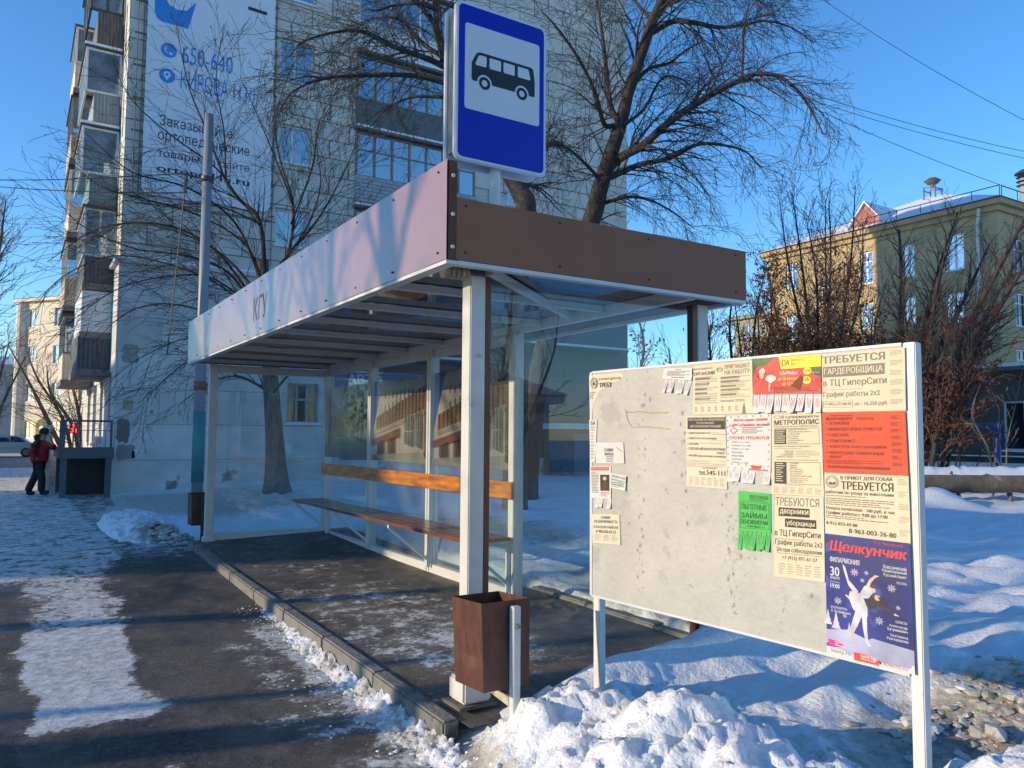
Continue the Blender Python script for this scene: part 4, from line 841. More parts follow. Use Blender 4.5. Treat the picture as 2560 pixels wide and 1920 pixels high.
notice('notice', 'orange red job notice with a list of trades at the right', INK['o'], [c3(778, 692), c3(1530, 676), c3(1560, 1262), c3(795, 1226)],
       [('t', 'ПРЕДПРИЯТИЮ ЗАО', .11, .045, .39, .07, 'n'), ('t', 'КУРГАНШПУНТ', .11, .083, .39, .13, 'n', .01), ('t', 'ТРЕБУЮТСЯ:', .43, .088, .64, .13, 'n'), ('p', [(.05, .13), (.05, .09), (.08, .07), (.095, .09), (.095, .13)], 'n')] +
       [x for i, (s, w_) in enumerate((('ТЕХНОЛОГ', .27), ('ИНЖЕНЕР-КОНСТРУКТОР', .65), ('СЛЕСАРИ', .24), ('ТРАКТОРИСТ', .33), ('ЭЛЕКТРОГАЗОСВАРЩИКИ', .68), ('КОНТРОЛЕР СВАРОЧНЫХ', .66))) for x in (('t', s, .085, .155 + .098 * i, .085 + w_, .205 + .098 * i, 'n', .02), ('r', .05, .165 + .098 * i, .068, .185 + .098 * i, 'n', 1))] +
       [('t', 'РАБОТ', .085, .715, .24, .76, 'n', .02), ('l', .04, .79, .72, .86, 4, 'n'), ('r', .05, .885, .80, .925, 'n', 0), ('t', 'ТЕЛ. ОТДЕЛА КАДРОВ 653-410', .08, .892, .52, .918, 'o')] + [('l', .83, .07 + .105 * i, .94, .13 + .105 * i, 3, 'n') for i in range(8)], seed=16)
notice('notice', 'cream dog shelter job notice with a round emblem above the ballet poster', cream, [c4(517, 10), c4(1190, 30), c4(1208, 570), c4(525, 490)],
       [('o', .098, .135, .082, .105, 'g', .9), ('o', .098, .135, .066, .085, 'l', 0), ('p', [(.04, .135), (.098, .06), (.156, .135)], 'c', 2), ('p', [(.06, .17), (.065, .14), (.085, .15), (.10, .15), (.095, .18)], 'k', 3), ('p', [(.105, .175), (.105, .15), (.125, .15), (.14, .135), (.14, .175)], 'k', 3), ('t', 'В ПРИЮТ ДЛЯ СОБАК', .205, .035, .825, .10, 'k', .02), ('t', 'ТРЕБУЕТСЯ', .21, .12, .83, .25, 'k', .03), ('t', 'работник по уходу за животными', .015, .275, .83, .34, 'k', .01), ('l', .015, .355, .83, .385, 1, 'g'), ('l', .015, .40, .83, .53, 4, 'g'),
        ('t', 'Оплата почасовая - 100 руб. в час', .015, .54, .84, .605, 'k', .015), ('t', 'График работы с 9:00 до 17:00', .015, .615, .755, .68, 'k', .015), ('l', .015, .69, .80, .75, 2, 'g'), ('t', '8-912-832-69-88', .015, .79, .40, .84, 'k', .015), ('t', '8-963-003-26-80', .295, .875, .845, .945, 'k', .02)] + [('l', .88, .05 + .19 * i, .985, .15 + .19 * i, 4, 'l') for i in range(5)], seed=17)
notice('notice', 'cream cleaners wanted notice with two black bars left of the ballet poster', cream, [c4(125, 182), c4(512, 200), c4(522, 878), c4(112, 830)],
       [('t', 'ТРЕБУЮТСЯ', .01, .025, .91, .125, 'g'), ('r', .08, .15, .72, .255, 'k', 0), ('t', 'дворники', .11, .17, .70, .24, 'c', .03), ('r', .22, .28, .85, .385, 'k', 0), ('t', 'уборщицы', .25, .30, .82, .375, 'c', .03), ('t', 'в ТЦ ГиперСити', .01, .42, .93, .515, 'k', .012), ('r', .02, .53, .6, .534, 'k', 1), ('t', 'График работы 2х2', .02, .54, .96, .62, 'k'), ('t', 'З/п при собеседовании', .05, .635, .95, .70, 'k'), ('r', .05, .705, .95, .709, 'k', 1), ('t', '+7 (912) 971-61-57', .17, .735, .86, .79, 'k')] + tearlab(.83, .97, 5, .08, .95), seed=18)
balletels = [('r', 0, 0, 1, 1, 'b', -.4), ('p', [(0, .80), (.25, .77), (.6, .80), (1, .82), (1, .965), (0, .965)], 'v', 0),
             ('t', 'Щелкунчик', .05, .05, .95, .155, 'r', .05, .03), ('t', 'П.И. Чайковский', .60, .014, .92, .038, 'r', 0), ('t', 'ФИЛАРМОНИЯ', .06, .185, .42, .23, 'w', .03), ('t', '30', .06, .27, .175, .345, 'w', .03), ('t', 'ЯНВАРЯ', .06, .35, .175, .372, 'w', .02), ('t', 'НАЧАЛО В', .06, .388, .175, .402, 'w'), ('t', '19:00', .06, .41, .175, .445, 'w', .03),
             ('t', 'Классический', .695, .19, .95, .22, 'w', .02), ('t', 'Национальный', .68, .222, .95, .252, 'w', .02), ('t', 'Русский балет', .695, .256, .95, .288, 'w', .02), ('t', 'МОСКВА', .84, .31, .95, .33, 'w'), ('t', 'руководитель', .06, .595, .26, .62, 'w'), ('t', 'А. Бутримович', .06, .622, .30, .652, 'w', .015), ('t', 'солисты', .81, .615, .935, .635, 'w'), ('t', 'Александр', .74, .65, .94, .675, 'w', .01), ('t', 'Бутримович', .72, .678, .94, .705, 'w', .02), ('t', 'Екатерина', .75, .725, .94, .75, 'w', .01), ('t', 'Разговорова', .71, .753, .94, .78, 'w', .02),
             ('p', [(.02, .875), (.33, .885), (.33, .935), (.02, .925)], 'm', 1), ('l', .10, .885, .31, .925, 3, 'w'), ('r', 0, .935, 1, 1, 'w', 1), ('t', 'kassy.ru', .06, .945, .29, .985, 'g', .01), ('r', .33, .935, .62, 1, 'r', 2), ('t', 'БИЛЕТЫ', .41, .942, .58, .968, 'w', .02, 0, 3), ('l', .41, .975, .58, .99, 1, 'w'), ('t', 'BENEFFIS.RU', .66, .955, .93, .985, 'r', .01, 0, 3), ('p', [(.60, .935), (.645, .955), (.64, .99), (.61, .97)], 'x', 3), ('o', .88, .875, .035, .025, 'x', .85), ('t', '0', .865, .862, .895, .888, 'x', .01)]
balletels += [('fl', x, y, .055, .036, 'p') for x, y in ((.36, .29), (.78, .37), (.15, .545), (.63, .645))] + [('fl', x, y, .03, .02, 'p') for x, y in ((.50, .28), (.45, .345), (.845, .515), (.23, .66))]
for x, y, s in ((.12, .72, 1.), (.28, .76, .7), (.02, .70, .9)):
    balletels += [('p', [(x, y - .08 * s + .03 * s * k), (x + (.02 + .02 * k) * s, y - .02 * s + .04 * s * k), (x - (.02 + .02 * k) * s, y - .02 * s + .04 * s * k)], 'p', 1) for k in range(3)]
balletels += [('p', [(.215, .235), (.25, .26), (.29, .36), (.40, .44), (.36, .47), (.28, .40), (.225, .28)], 'p', 2),           # raised leg
              ('p', [(.36, .44), (.44, .46), (.50, .56), (.50, .63), (.42, .63), (.33, .59), (.28, .50), (.30, .45)], 'p', 3), # skirt
              ('p', [(.42, .45), (.47, .39), (.53, .365), (.58, .42), (.52, .48), (.45, .49)], 'p', 4), ('p', [(.48, .40), (.53, .33), (.60, .285), (.65, .29), (.60, .31), (.56, .345), (.52, .40)], 's', 4),
              ('o', .565, .40, .04, .028, 'h', 0, 4), ('o', .58, .41, .025, .018, 's', 0, 5),
              ('p', [(.50, .485), (.58, .46), (.66, .50), (.78, .54), (.82, .565), (.78, .57), (.62, .53), (.55, .56), (.50, .54)], 'x', 4), ('o', .62, .465, .035, .022, 's', 0, 5), ('p', [(.62, .45), (.70, .47), (.65, .49)], 'x', 6), ('p', [(.79, .555), (.86, .58), (.80, .58)], 's', 4),
              ('p', [(.36, .60), (.44, .62), (.38, .72), (.32, .80), (.24, .835), (.22, .825), (.28, .77)], 'p', 2), ('p', [(.43, .62), (.49, .62), (.49, .74), (.50, .83), (.535, .86), (.50, .865), (.465, .83), (.44, .72)], 'p', 2), ('p', [(.25, .48), (.32, .51), (.30, .525), (.24, .49)], 'p', 2)]
notice('poster', 'dark blue ballet poster with white dancers and red script title', INK['b'], [c4(525, 488), c4(1206, 570), c4(1247, 1615), c4(543, 1442)], balletels, seed=19, level=1, cat='poster')
# old glue line and paper scraps left on the board
mb = MB(); glue = M('old_glue', (.42, .36, .25), .4, .1, 6)
for pts in ([c2(360, 545), c2(385, 565), c2(470, 558), c2(560, 568), c2(680, 566)], [c2(372, 560), c2(385, 630), c2(415, 675), c2(520, 672), c2(600, 678), c2(690, 690)]):
    mb.tube([BP(*BU(*p), .001) for p in pts], .0035, 6)
mb.build('glue_line', glue, nb)
mb = MB(); R = random.Random(4)
for _ in range(170):
    u = R.choice((.40, .42, .72, .98, 1.0, 1.02, R.uniform(.05, 1.6))) + R.gauss(0, .02); z = R.uniform(BZ0 + .03, BZ1 - .1); s = R.choice((.003, .004, .005, .007, .012))
    mb.add([BP(u + s * R.uniform(.5, 1.2) * cos(t) * .7, z + s * R.uniform(.4, 1.6) * sin(t), .0008 + .0006 * R.random()) for t in (0, .9, 1.9, 2.8, 3.7, 4.6, 5.5)], [tuple(range(7))])
mb.build('paper_scraps', M('paper_scraps', (.26, .26, .25), .7, .3, 30), nb)['kind'] = 'stuff'
# ------------------------------------------------------------------ apartment building
def block_mat(name, col, bw, bh, mortar, mcol, rough=.8, col2=None, thr=.6, c2scale=1.2, var=.10):
    m = M(name, col, rough, var, 1.6, .2, 12, col2=col2, thr=thr, c2scale=c2scale)
    t = m.node_tree; L = t.links.new; N = t.nodes.new; P = t.nodes['Principled BSDF']; src = P.inputs['Base Color'].links[0].from_socket
    tc = N('ShaderNodeTexCoord'); sp = N('ShaderNodeSeparateXYZ'); L(tc.outputs['Object'], sp.inputs[0])
    ad = N('ShaderNodeMath'); ad.operation = 'ADD'; L(sp.outputs[0], ad.inputs[0]); L(sp.outputs[1], ad.inputs[1])
    cb = N('ShaderNodeCombineXYZ'); L(ad.outputs[0], cb.inputs[0]); L(sp.outputs[2], cb.inputs[1])
    b = N('ShaderNodeTexBrick'); b.inputs['Scale'].default_value = 1; b.inputs['Brick Width'].default_value = bw; b.inputs['Row Height'].default_value = bh; b.inputs['Mortar Size'].default_value = mortar; b.inputs['Mortar Smooth'].default_value = .2
    b.inputs['Color1'].default_value = (1, 1, 1, 1); b.inputs['Color2'].default_value = (.84, .84, .82, 1); b.inputs['Mortar'].default_value = (*mcol, 1); L(cb.outputs[0], b.inputs['Vector'])
    mx = N('ShaderNodeMix'); mx.data_type = 'RGBA'; mx.blend_type = 'MULTIPLY'; mx.inputs[0].default_value = 1; L(src, mx.inputs[6]); L(b.outputs['Color'], mx.inputs[7]); L(mx.outputs[2], P.inputs['Base Color'])
    return m
panel_m = block_mat('facade_blocks', (.60, .59, .54), 1.25, .56, .020, (.32, .30, .27), col2=(.44, .41, .34), thr=.56)
plaster_m = block_mat('ground_floor_plaster', (.57, .565, .56), 2.1, .95, .012, (.60, .58, .56), col2=(.40, .385, .36), thr=.62, c2scale=.8)
def wall_open(mb, axis, c, a0, a1, z0, z1, ops, depth):
    """wall plane with real openings and reveals; axis 'y': plane y=c seen from -y; axis 'x': plane x=c seen from -x"""
    A = sorted({a0, a1, *[o[0] for o in ops], *[o[1] for o in ops]}); Z = sorted({z0, z1, *[o[2] for o in ops], *[o[3] for o in ops]})
    pt = (lambda a, z, d=0: (a, c + d, z)) if axis == 'y' else (lambda a, z, d=0: (c + d, a, z))
    for i in range(len(A) - 1):
        for j in range(len(Z) - 1):
            am, zm = (A[i] + A[i + 1]) / 2, (Z[j] + Z[j + 1]) / 2
            if any(o[0] < am < o[1] and o[2] < zm < o[3] for o in ops): continue
            mb.add([pt(A[i], Z[j]), pt(A[i + 1], Z[j]), pt(A[i + 1], Z[j + 1]), pt(A[i], Z[j + 1])], [(0, 1, 2, 3)])
    for x0, x1, y0, y1 in ops:
        for p, q in (((x0, y0), (x1, y0)), ((x1, y0), (x1, y1)), ((x1, y1), (x0, y1)), ((x0, y1), (x0, y0))):
            mb.add([pt(*p), pt(*q), pt(*q, depth), pt(*p, depth)], [(0, 1, 2, 3)])
def window(parent, axis, c, a0, a1, z0, z1, dp=.12, mull=(.5,), trans=None, fm=None, gm=None, sill=True, fw=.06, name='window'):
    fm = fm or pvc; gm = gm or win_glass
    def bx(mb, p0, p1, q0, q1, d0, d1):
        if axis == 'y': mb.box(p0, c + d0, q0, p1, c + d1, q1)
        else: mb.box(c + d0, p0, q0, c + d1, p1, q1)
    mb = MB(); e = .002
    bx(mb, a0 + e, a0 + fw, z0 + e, z1 - e, dp, dp + .06); bx(mb, a1 - fw, a1 - e, z0 + e, z1 - e, dp, dp + .06); bx(mb, a0 + fw, a1 - fw, z0 + e, z0 + fw, dp, dp + .06); bx(mb, a0 + fw, a1 - fw, z1 - fw, z1 - e, dp, dp + .06)
    for u in mull: x = a0 + (a1 - a0) * u; bx(mb, x - fw * .6, x + fw * .6, z0 + fw, z1 - fw, dp - .004, dp + .056)
    if trans: z = z0 + (z1 - z0) * trans; bx(mb, a0 + fw, a1 - fw, z - .03, z + .03, dp + .004, dp + .05)
    f = mb.build(name, fm, parent)
    mb = MB(); bx(mb, a0 + e, a1 - e, z0 + e, z1 - e, dp + .03, dp + .036); mb.build('pane', gm, f)
    if sill:
        mb = MB(); bx(mb, a0 - .06, a1 + .06, z0 - .045, z0 - .01, -.07, dp - .01); bx(mb, a0 - .05, a1 + .05, z0 - .009, z0 + .03, -.06, dp - .02); mb.build('snowy_sill', M('snowy_sill', (.66, .70, .74), .6, .1, 5), f)
    return f
AX0, AX1, AY0, AY1, AZ, GF = 2.17, 19.6, 23.0, 34.0, 21.5, 6.28
ap = thing('apartment_building', 'tall pale block apartment building with a huge blue and white banner on its end wall', 'apartment building', (AX0, AY0, 0))
wins = [(6.22, 7.24, 7.19, 8.31), (6.22, 7.24, 9.70, 10.87), (6.24, 7.27, 12.18, 13.48), (6.26, 7.28, 14.70, 15.95), (14.2, 15.2, 7.19, 8.31), (14.2, 15.2, 9.7, 10.87), (14.2, 15.2, 12.18, 13.48)]
logs = [(8.62, 12.9, z, z + 2.46) for z in (6.38, 8.86, 11.33, 13.80)]
mb = MB(); wall_open(mb, 'y', AY0, AX0, AX1, GF, AZ, wins + logs, .2); wx = [(23.55, 23.80, 7.3 + 2.47 * k, 8.6 + 2.47 * k) for k in range(5)]
wall_open(mb, 'x', AX0, AY0, AY1, GF, AZ, wx, .15)
mb.add([(AX1, AY0, 0), (AX1, AY1, 0), (AX1, AY1, AZ), (AX1, AY0, AZ)], [(0, 1, 2, 3)]); mb.add([(AX0, AY1, 0), (AX1, AY1, 0), (AX1, AY1, AZ), (AX0, AY1, AZ)], [(0, 1, 2, 3)]); mb.add([(AX0, AY0, AZ), (AX1, AY0, AZ), (AX1, AY1, AZ), (AX0, AY1, AZ)], [(0, 1, 2, 3)])
mb.build('wall', panel_m, ap)
gops = [(6.68, 7.62, 1.98, 3.15), (9.3, 10.3, .95, 3.0), (12.0, 13.2, 2.0, 3.2)]
mb = MB(); wall_open(mb, 'y', AY0 - .03, AX0 - .02, 8.3, .9, GF - .12, gops[:1], .2)
gx = [(23.75, 24.35, 1.9, 3.3), (26.0, 26.9, 1.3, 3.2), (28.2, 29.4, 1.3, 3.2), (30.5, 31.7, 1.3, 3.2)]
wall_open(mb, 'x', AX0 - .02, AY0 - .03, AY1, .9, GF - .12, gx, .2); mb.build('ground_floor_wall', plaster_m, ap)
mb = MB(); wall_open(mb, 'y', AY0 - .03, 8.3, AX1, .9, GF - .12, gops[1:], .2); lab(mb.build('ground_floor_wall', block_mat('dark_ground_floor', (.105, .115, .135), 2.4, 1.2, .012, (.6, .6, .6)), ap), 'dark blue grey painted right part of the ground floor')
mb = MB(); mb.box(AX0 - .06, AY0 - .07, -.3, AX1, AY0 + .2, .897); mb.box(AX0 - .06, AY0 + .203, -.3, AX0 + .2, AY1, .897); mb.build('plinth', M('stained_plinth', (.50, .50, .495), .85, .15, 1.2, .2, 12, col2=(.20, .19, .165), thr=.60, c2scale=1.1), ap)
mb = MB(); mb.box(AX0 - .14, AY0 - .15, GF - .117, AX1 + .02, AY0 + .1, GF - .01); mb.box(AX0 - .14, AY0 + .103, GF - .117, AX0 + .1, AY1, GF - .012); co = mb.build('cornice', plaster_m, ap)
mb = MB(); mb.box(AX0 - .12, AY0 - .13, GF - .008, AX1, AY0 - .003, GF + .05); mb.build('snow_ledge', snow_plain, co)
for o in wins: window(ap, 'y', AY0, *o, mull=(.44,))
for o in wx: window(ap, 'x', AX0, *o, dp=.1, mull=(), sill=False, gm=dark_glass)
bars_f = window(ap, 'y', AY0 - .03, *gops[0], mull=(.33, .66), trans=.6, fm=M('grey_old_frame', (.30, .31, .32), .6, .1, 5), gm=dark_glass)
window(ap, 'y', AY0 - .03, *gops[1], mull=(), trans=.75, gm=dark_glass, sill=False, name='door'); window(ap, 'y', AY0 - .03, *gops[2], gm=dark_glass)
for o in gx: window(ap, 'x', AX0 - .02, *o, dp=.1, mull=(.5,) if o[1] - o[0] > .7 else (), gm=dark_glass)
# bare and patched plaster
y = AY0 - .034
for cx, cy, rx, ry, c in ((307, 1077, 17, 33, (.17, .165, .155)), (320, 1012, 14, 15, (.36, .31, .22)), (342, 1136, 15, 11, (.62, .62, .61)), (312, 1130, 26, 20, (.27, .26, .245)), (720, 1122, 12, 14, (.66, .66, .67)), (724, 1170, 20, 16, (.6, .6, .6)), (326, 884, 22, 28, (.30, .28, .26)), (379, 1030, 5, 5, (.30, .25, .18))):
    a = gY(cx - rx, cy - ry, y); b = gY(cx + rx, cy + ry, y); R = random.Random(cx)
    mb = MB(); mb.add([((a.x + b.x) / 2 + (b.x - a.x) / 2 * cos(t) * R.uniform(.8, 1.1) * min(1.3, 1 / max(abs(cos(t)), abs(sin(t)))) * .92, y - .0015 * (1 + (cx % 3)), (a.z + b.z) / 2 + (a.z - b.z) / 2 * sin(t) * R.uniform(.85, 1.08) * min(1.3, 1 / max(abs(cos(t)), abs(sin(t)))) * .92) for t in [2 * pi * i / 22 for i in range(22)]], [tuple(range(22))])
    mb.build('plaster_patch', M('plaster_patch_%d' % cx, c, .85, .12, 6, .2, 20), ap)
mb = MB()                                                    # gas pipes either side of the banner
for x in (2.38, 2.53, 6.09):
    mb.tube([(x, AY0 - .06, 6.5 if x > 3 else 7.9), (x, AY0 - .06, AZ)], .014, 5)
    for k in range(14): mb.bar((x - .07, AY0 - .03, 8 + k * .9), (x + .07, AY0 - .03, 8 + k * .9), .03, .03)
mb.tube([(2.53, AY0 - .06, 7.9), (6.09, AY0 - .06, 7.86)], .014, 5); mb.build('gas_pipe', M('rusty_grey_pipe', (.13, .12, .11), .6, .3, 6), ap)
# loggias
frame_wood = M('grey_wood_frame', (.20, .19, .17), .6, .2, 5); lattice_m = block_mat('pale_brick_parapet', (.40, .42, .45), .30, .12, .02, (.55, .55, .6)); clad = [M('corrugated_blue_grey', (.20, .24, .28), .5, .15, 4), lattice_m, M('dark_grey_cladding', (.10, .12, .13), .6, .2, 4), M('white_cladding', (.62, .65, .68), .5, .06, 3)]
for k, (x0, x1, z0, z1) in enumerate(logs):
    mb = MB(); mb.use(clad[k]); mb.box(x0, AY0 - .10, z0 + .02, x1, AY0 + .0, z0 + .86); lg = mb.build('loggia', None, ap)
    n = 7 if k != 3 else 4; fm_ = frame_wood if k < 3 else pvc; g0, g1 = z0 + .9, z1 - .25; mb = MB()
    for i in range(n + 1): x = x0 + .04 + (x1 - x0 - .08) * i / n; mb.box(x - .035, AY0 - .02, g0, x + .035, AY0 + .04, g1)
    mb.box(x0, AY0 - .024, g0 - .04, x1, AY0 + .044, g0 - .001); mb.box(x0, AY0 - .024, g1 + .001, x1, AY0 + .044, g1 + .05)
    if k < 3: mb.box(x0 + .08, AY0 - .016, g0 + .78, x1 - .08, AY0 + .036, g0 + .82)
    mb.build('loggia_frame', fm_, lg)
    mb = MB(); mb.box(x0, AY0 + .008, g0, x1, AY0 + .014, g1); mb.build('pane', win_glass, lg)
    mb = MB(); mb.box(x0 - .05, AY0 - .22, z1 - .17, x1 + .05, AY0 + .1, z1 - .09); mb.box(x0 + .002, AY0 + .102, z0, x1 - .002, AY0 + 1.2, z0 + .015); mb.build('canopy', M('weathered_canopy', (.13, .12, .11), .7, .2, 5), lg)
    mb = MB(); mb.box(x0 - .04, AY0 - .21, z1 - .088, x1 + .04, AY0 - .002, z1 - .02); mb.build('snow_on_canopy', snow_plain, lg)
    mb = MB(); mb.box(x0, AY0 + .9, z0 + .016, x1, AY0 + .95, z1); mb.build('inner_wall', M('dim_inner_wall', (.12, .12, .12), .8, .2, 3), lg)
# side balconies towards the street
bw_d = M('weathered_dark_boards', (.13, .125, .115), .8, .4, 3, stretch=(7, 7, .6)); bw_g = M('grey_boards', (.26, .30, .31), .7, .25, 3, stretch=(7, 7, .6)); teal = M('teal_siding', (.14, .21, .22), .6, .15, 3, stretch=(1, 1, 9)); slat_d = M('dark_slats', (.07, .085, .095), .7, .3, 3, stretch=(9, 9, .6)); cream_pl = M('cream_panel', (.62, .54, .42), .6, .08, 3); see = glass('balcony_glass', (.75, .85, .92), film=.35, filmcol=(.30, .40, .50)); beige = M('beige_panel', (.46, .38, .30), .6, .1, 3)
def balcony(y0, y1, xo, zs, zp, zt, par, frm, xi=None, open_top=False, snow=False, gl=None):
    """slab at zs, parapet up to zp, glazing up to zt; xo outer face, near end y0"""
    xi = xi if xi is not None else xo
    mb = MB(); mb.box(xi, y0, zs + .1, xi + .05, y1, zp); mb.box(xi + .052, y0, zs + .1, AX0 - .025, y0 + .05, zp)
    n = 7
    for i in range(n): a = xi + .06 + (AX0 - .03 - xi - .06) * i / n; mb.box(a, y0 - .012, zs + .12, a + (AX0 - xi - .1) / n - .02, y0 - .001, zp - .03)
    b = mb.build('balcony', par, ap)
    mb = MB(); mb.box(xi - .03, y0 - .03, zs - .08, AX0 - .022, y1 + .03, zs + .097); mb.build('slab', concrete, b)
    if not open_top:
        mb = MB(); w_ = .05
        for x in (xo, AX0 - .025 - w_): mb.box(x, y0 - .01, zp + .002, x + w_, y0 + .04, zt)
        if frm is not pvc: xm = (xo + AX0) / 2; mb.box(xm - .03, y0 - .008, zp + .06, xm + .03, y0 + .036, zt - .06)
        for i in range(5): y = y0 + .05 + (y1 - y0 - .1) * i / 4; mb.box(xo + .002, y, zp + .06, xo + .048, y + .05, zt - .06)
        mb.box(xo - .01, y0 - .02, zp + .002, AX0 - .024, y0 + .05, zp + .06); mb.box(xo - .01, y0 - .02, zt - .07, AX0 - .024, y0 + .05, zt); mb.box(xo - .008, y0 + .052, zp + .002, xo + .05, y1, zp + .06); mb.box(xo - .008, y0 + .052, zt - .07, xo + .05, y1, zt)
        mb.build('balcony_frame', frm, b)
        mb = MB(); mb.box(xo + .052, y0 + .01, zp + .06, AX0 - .08, y0 + .016, zt - .07); mb.box(xo + .02, y0 + .1, zp + .06, xo + .026, y1 - .1, zt - .07); mb.build('pane', gl or see, b)
        mb = MB(); mb.box(xo - .06, y0 - .06, zt + .002, AX0 - .022, y1 + .05, zt + .06); mb.build('balcony_roof', dark_metal, b)
        if snow: mb = MB(); mb.box(xo - .05, y0 - .05, zt + .062, AX0 - .03, y1 + .04, zt + .14); mb.build('snow_on_roof', snow_plain, b)
    return b
balcony(24.3, 27.3, 1.30, 3.30, 4.28, 4.28, slat_d, pvc, 1.34, open_top=True)
balcony(24.32, 27.3, 1.33, 4.32, 5.55, 5.6, M('white_balcony_panel', (.58, .62, .68), .5, .05, 3), pvc, 1.40, open_top=True)
balcony(24.3, 27.3, 1.38, 5.66, 6.50, 7.86, slat_d, M('old_white_frame', (.50, .49, .46), .6, .15, 5), 1.42)
balcony(24.3, 27.3, 1.24, 7.90, 8.80, 10.12, teal, pvc, 1.46, snow=True)
balcony(24.3, 27.3, 1.26, 10.18, 11.10, 12.36, bw_g, pvc, 1.48, snow=True)
balcony(24.3, 27.3, 1.30, 12.42, 13.46, 14.9, bw_d, M('brown_frame', (.07, .06, .05), .6, .2, 4), 1.50)
balcony(24.3, 27.3, 1.30, 15.0, 15.9, 17.2, bw_g, pvc, 1.45)
for i, z in enumerate((3.3, 5.75, 8.2, 10.65, 13.1)):
    balcony(29.6, 32.6, 1.22 - .03 * (i % 2), z, z + .95, z + 2.2, (cream_pl, beige, cream_pl, beige, cream_pl)[i], (frame_wood, cream_pl, cream_pl, frame_wood, pvc)[i], 1.22 - .03 * (i % 2))
# entrance porch of dark grey steel at the corner
po = thing('entrance_porch', 'dark grey steel platform with railing at the corner of the apartment building', 'porch', (1.5, 22.5, .1))
steel = M('dark_blue_grey_steel', (.075, .085, .10), .55, .15, 4)
for x0, y0 in ((.98, 22.33), (1.965, 22.33), (.98, 24.6)): mb = MB(); mb.box(x0, y0, -.05, x0 + .135, y0 + .14, 1.02); mb.build('leg', steel, po)
mb = MB(); mb.box(.93, 22.28, 1.023, 2.14, 22.40, 1.30); mb.box(.93, 22.403, 1.023, 1.03, 25.2, 1.28); mb.build('edge_beam', steel, po)
mb = MB(); mb.box(1.033, 22.403, 1.18, 2.10, 25.2, 1.24); mb.build('platform', concrete, po)
mb = MB(); mb.box(.93, 22.30, 1.303, 1.06, 22.42, 1.93); mb.bar((2.07, 22.36, 1.302), (2.07, 22.36, 1.93), .05); mb.bar((.94, 22.36, 1.955), (2.1, 22.36, 1.955), .05); mb.bar((1.06, 22.36, 1.72), (2.05, 22.36, 1.72), .015)
for cx in (1.32, 1.72): mb.tube([(cx + .075 * cos(t * pi / 8), 22.36, 1.83 + .075 * sin(t * pi / 8)) for t in range(17)], .008, 4, False)
for i in range(5): mb.bar((1.15 + i * .2, 22.36, 1.31), (1.15 + i * .2, 22.36, 1.72), .012)
mb.build('railing', steel, po)
mb = MB(); mb.box(1.1, 23.6, -.05, 2.12, 23.64, 1.0); mb.build('under_deck_shade', black, po)  # black sheet added for the shade under the platform, no real panel
ba = thing('stair_balustrade', 'pale stone stair balustrade behind the dark porch', 'balustrade', (.8, 26, 0))
mb = MB(); mb.box(.70, 25.4, -.05, .86, 29.5, 1.75); mb.build('side_wall', M('pale_stone', (.55, .50, .42), .8, .15, 3, .3, 10), ba)
mb = MB()
for k in range(8): mb.box(.865, 25.5 + k * .3, -.05, 2.1, 25.8 + k * .3 - .002, .12 + .15 * k)
mb.build('steps', snow_plain, ba)
mb = MB(); mb.box(.66, 25.3, 1.753, .90, 29.6, 1.86); mb.build('coping', M('pale_stone_coping', (.6, .56, .48), .8, .1, 3), ba)
sgn = thing('led_sign', 'small red illuminated number display near the street corner', 'led sign', (1.55, 33, 1.5))
lx, lz = gY(184, 1071, 33).x, gY(184, 1071, 33).z
mb = MB(); mb.box(lx - .12, 33, lz - .17, lx + .12, 33.1, lz + .19); mb.build('display_case', black, sgn)
led = M('red_led', (1, .04, .03), .5, .02, 5, emit=2.2); mb = MB()
put_text(mb, '9', lambda x, y: (lx - .09 + x * .18, 32.99, lz + .165 - .14 * y), .25, 0, .75, 1, .04); put_text(mb, '31', lambda x, y: (lx - .10 + x * .20, 32.99, lz - .0 - .14 * y), 0, 0, 1, 1, .04); mb.build('digits', led, sgn)
mb = MB(); mb.tube([(lx, 33.05, 0), (lx, 33.05, lz - .17)], .03, 6); mb.build('pole', dark_metal, sgn)

# advertising banner
bn = thing('advertising_banner', 'huge pale blue and white banner with a phone number hung on the end wall', 'banner', (4.3, AY0, 8))
BX0, BX1, BBZ, BTZ = 2.60, 6.03, 8.08, 19.5; by = AY0 - .085
mb = MB(); mb.add(rrect(BX0, BX1, BBZ, BTZ, .22, by)[:7] and [p for p in rrect(BX0, BX1, BBZ, BTZ, .22, by)], [tuple(range(28))]); mb.build('sheet', M('banner_vinyl', (.68, .71, .78), .45, .05, .6), bn)
bb = MB(); bblue = M('banner_blue', (.02, .24, .66), .45, .05, 3); bdark = M('banner_black', (.018, .022, .05), .5, .1, 3); bwhite = M('banner_white', (.66, .68, .74), .45, .04, 3)
BYP = by - .004
def bpx(x, y): p = gY(x, y, BYP); return Vector((p.x, BYP, p.z))
K = 720 / 1659
def btext(s, p0, p1, h, ink, bold=0.):
    """text between two photographed baseline ends (crop pixels), h = letter height in metres"""
    a, b = bpx(p0[0] * K, p0[1] * K), bpx(p1[0] * K, p1[1] * K); a.z = b.z = (a.z + b.z) / 2
    tb = MB(); put_text(tb, s, lambda x, y: (a.x + (b.x - a.x) * x, BYP, a.z + h * (1 - y)), 0, 0, 1, 1, bold); tb.build('lettering', ink, bn)
btext('650-640', (1048, 365), (1340, 425), .50, bblue); btext('КИРОВА 113/1', (1040, 505), (1466, 600), .50, bblue)
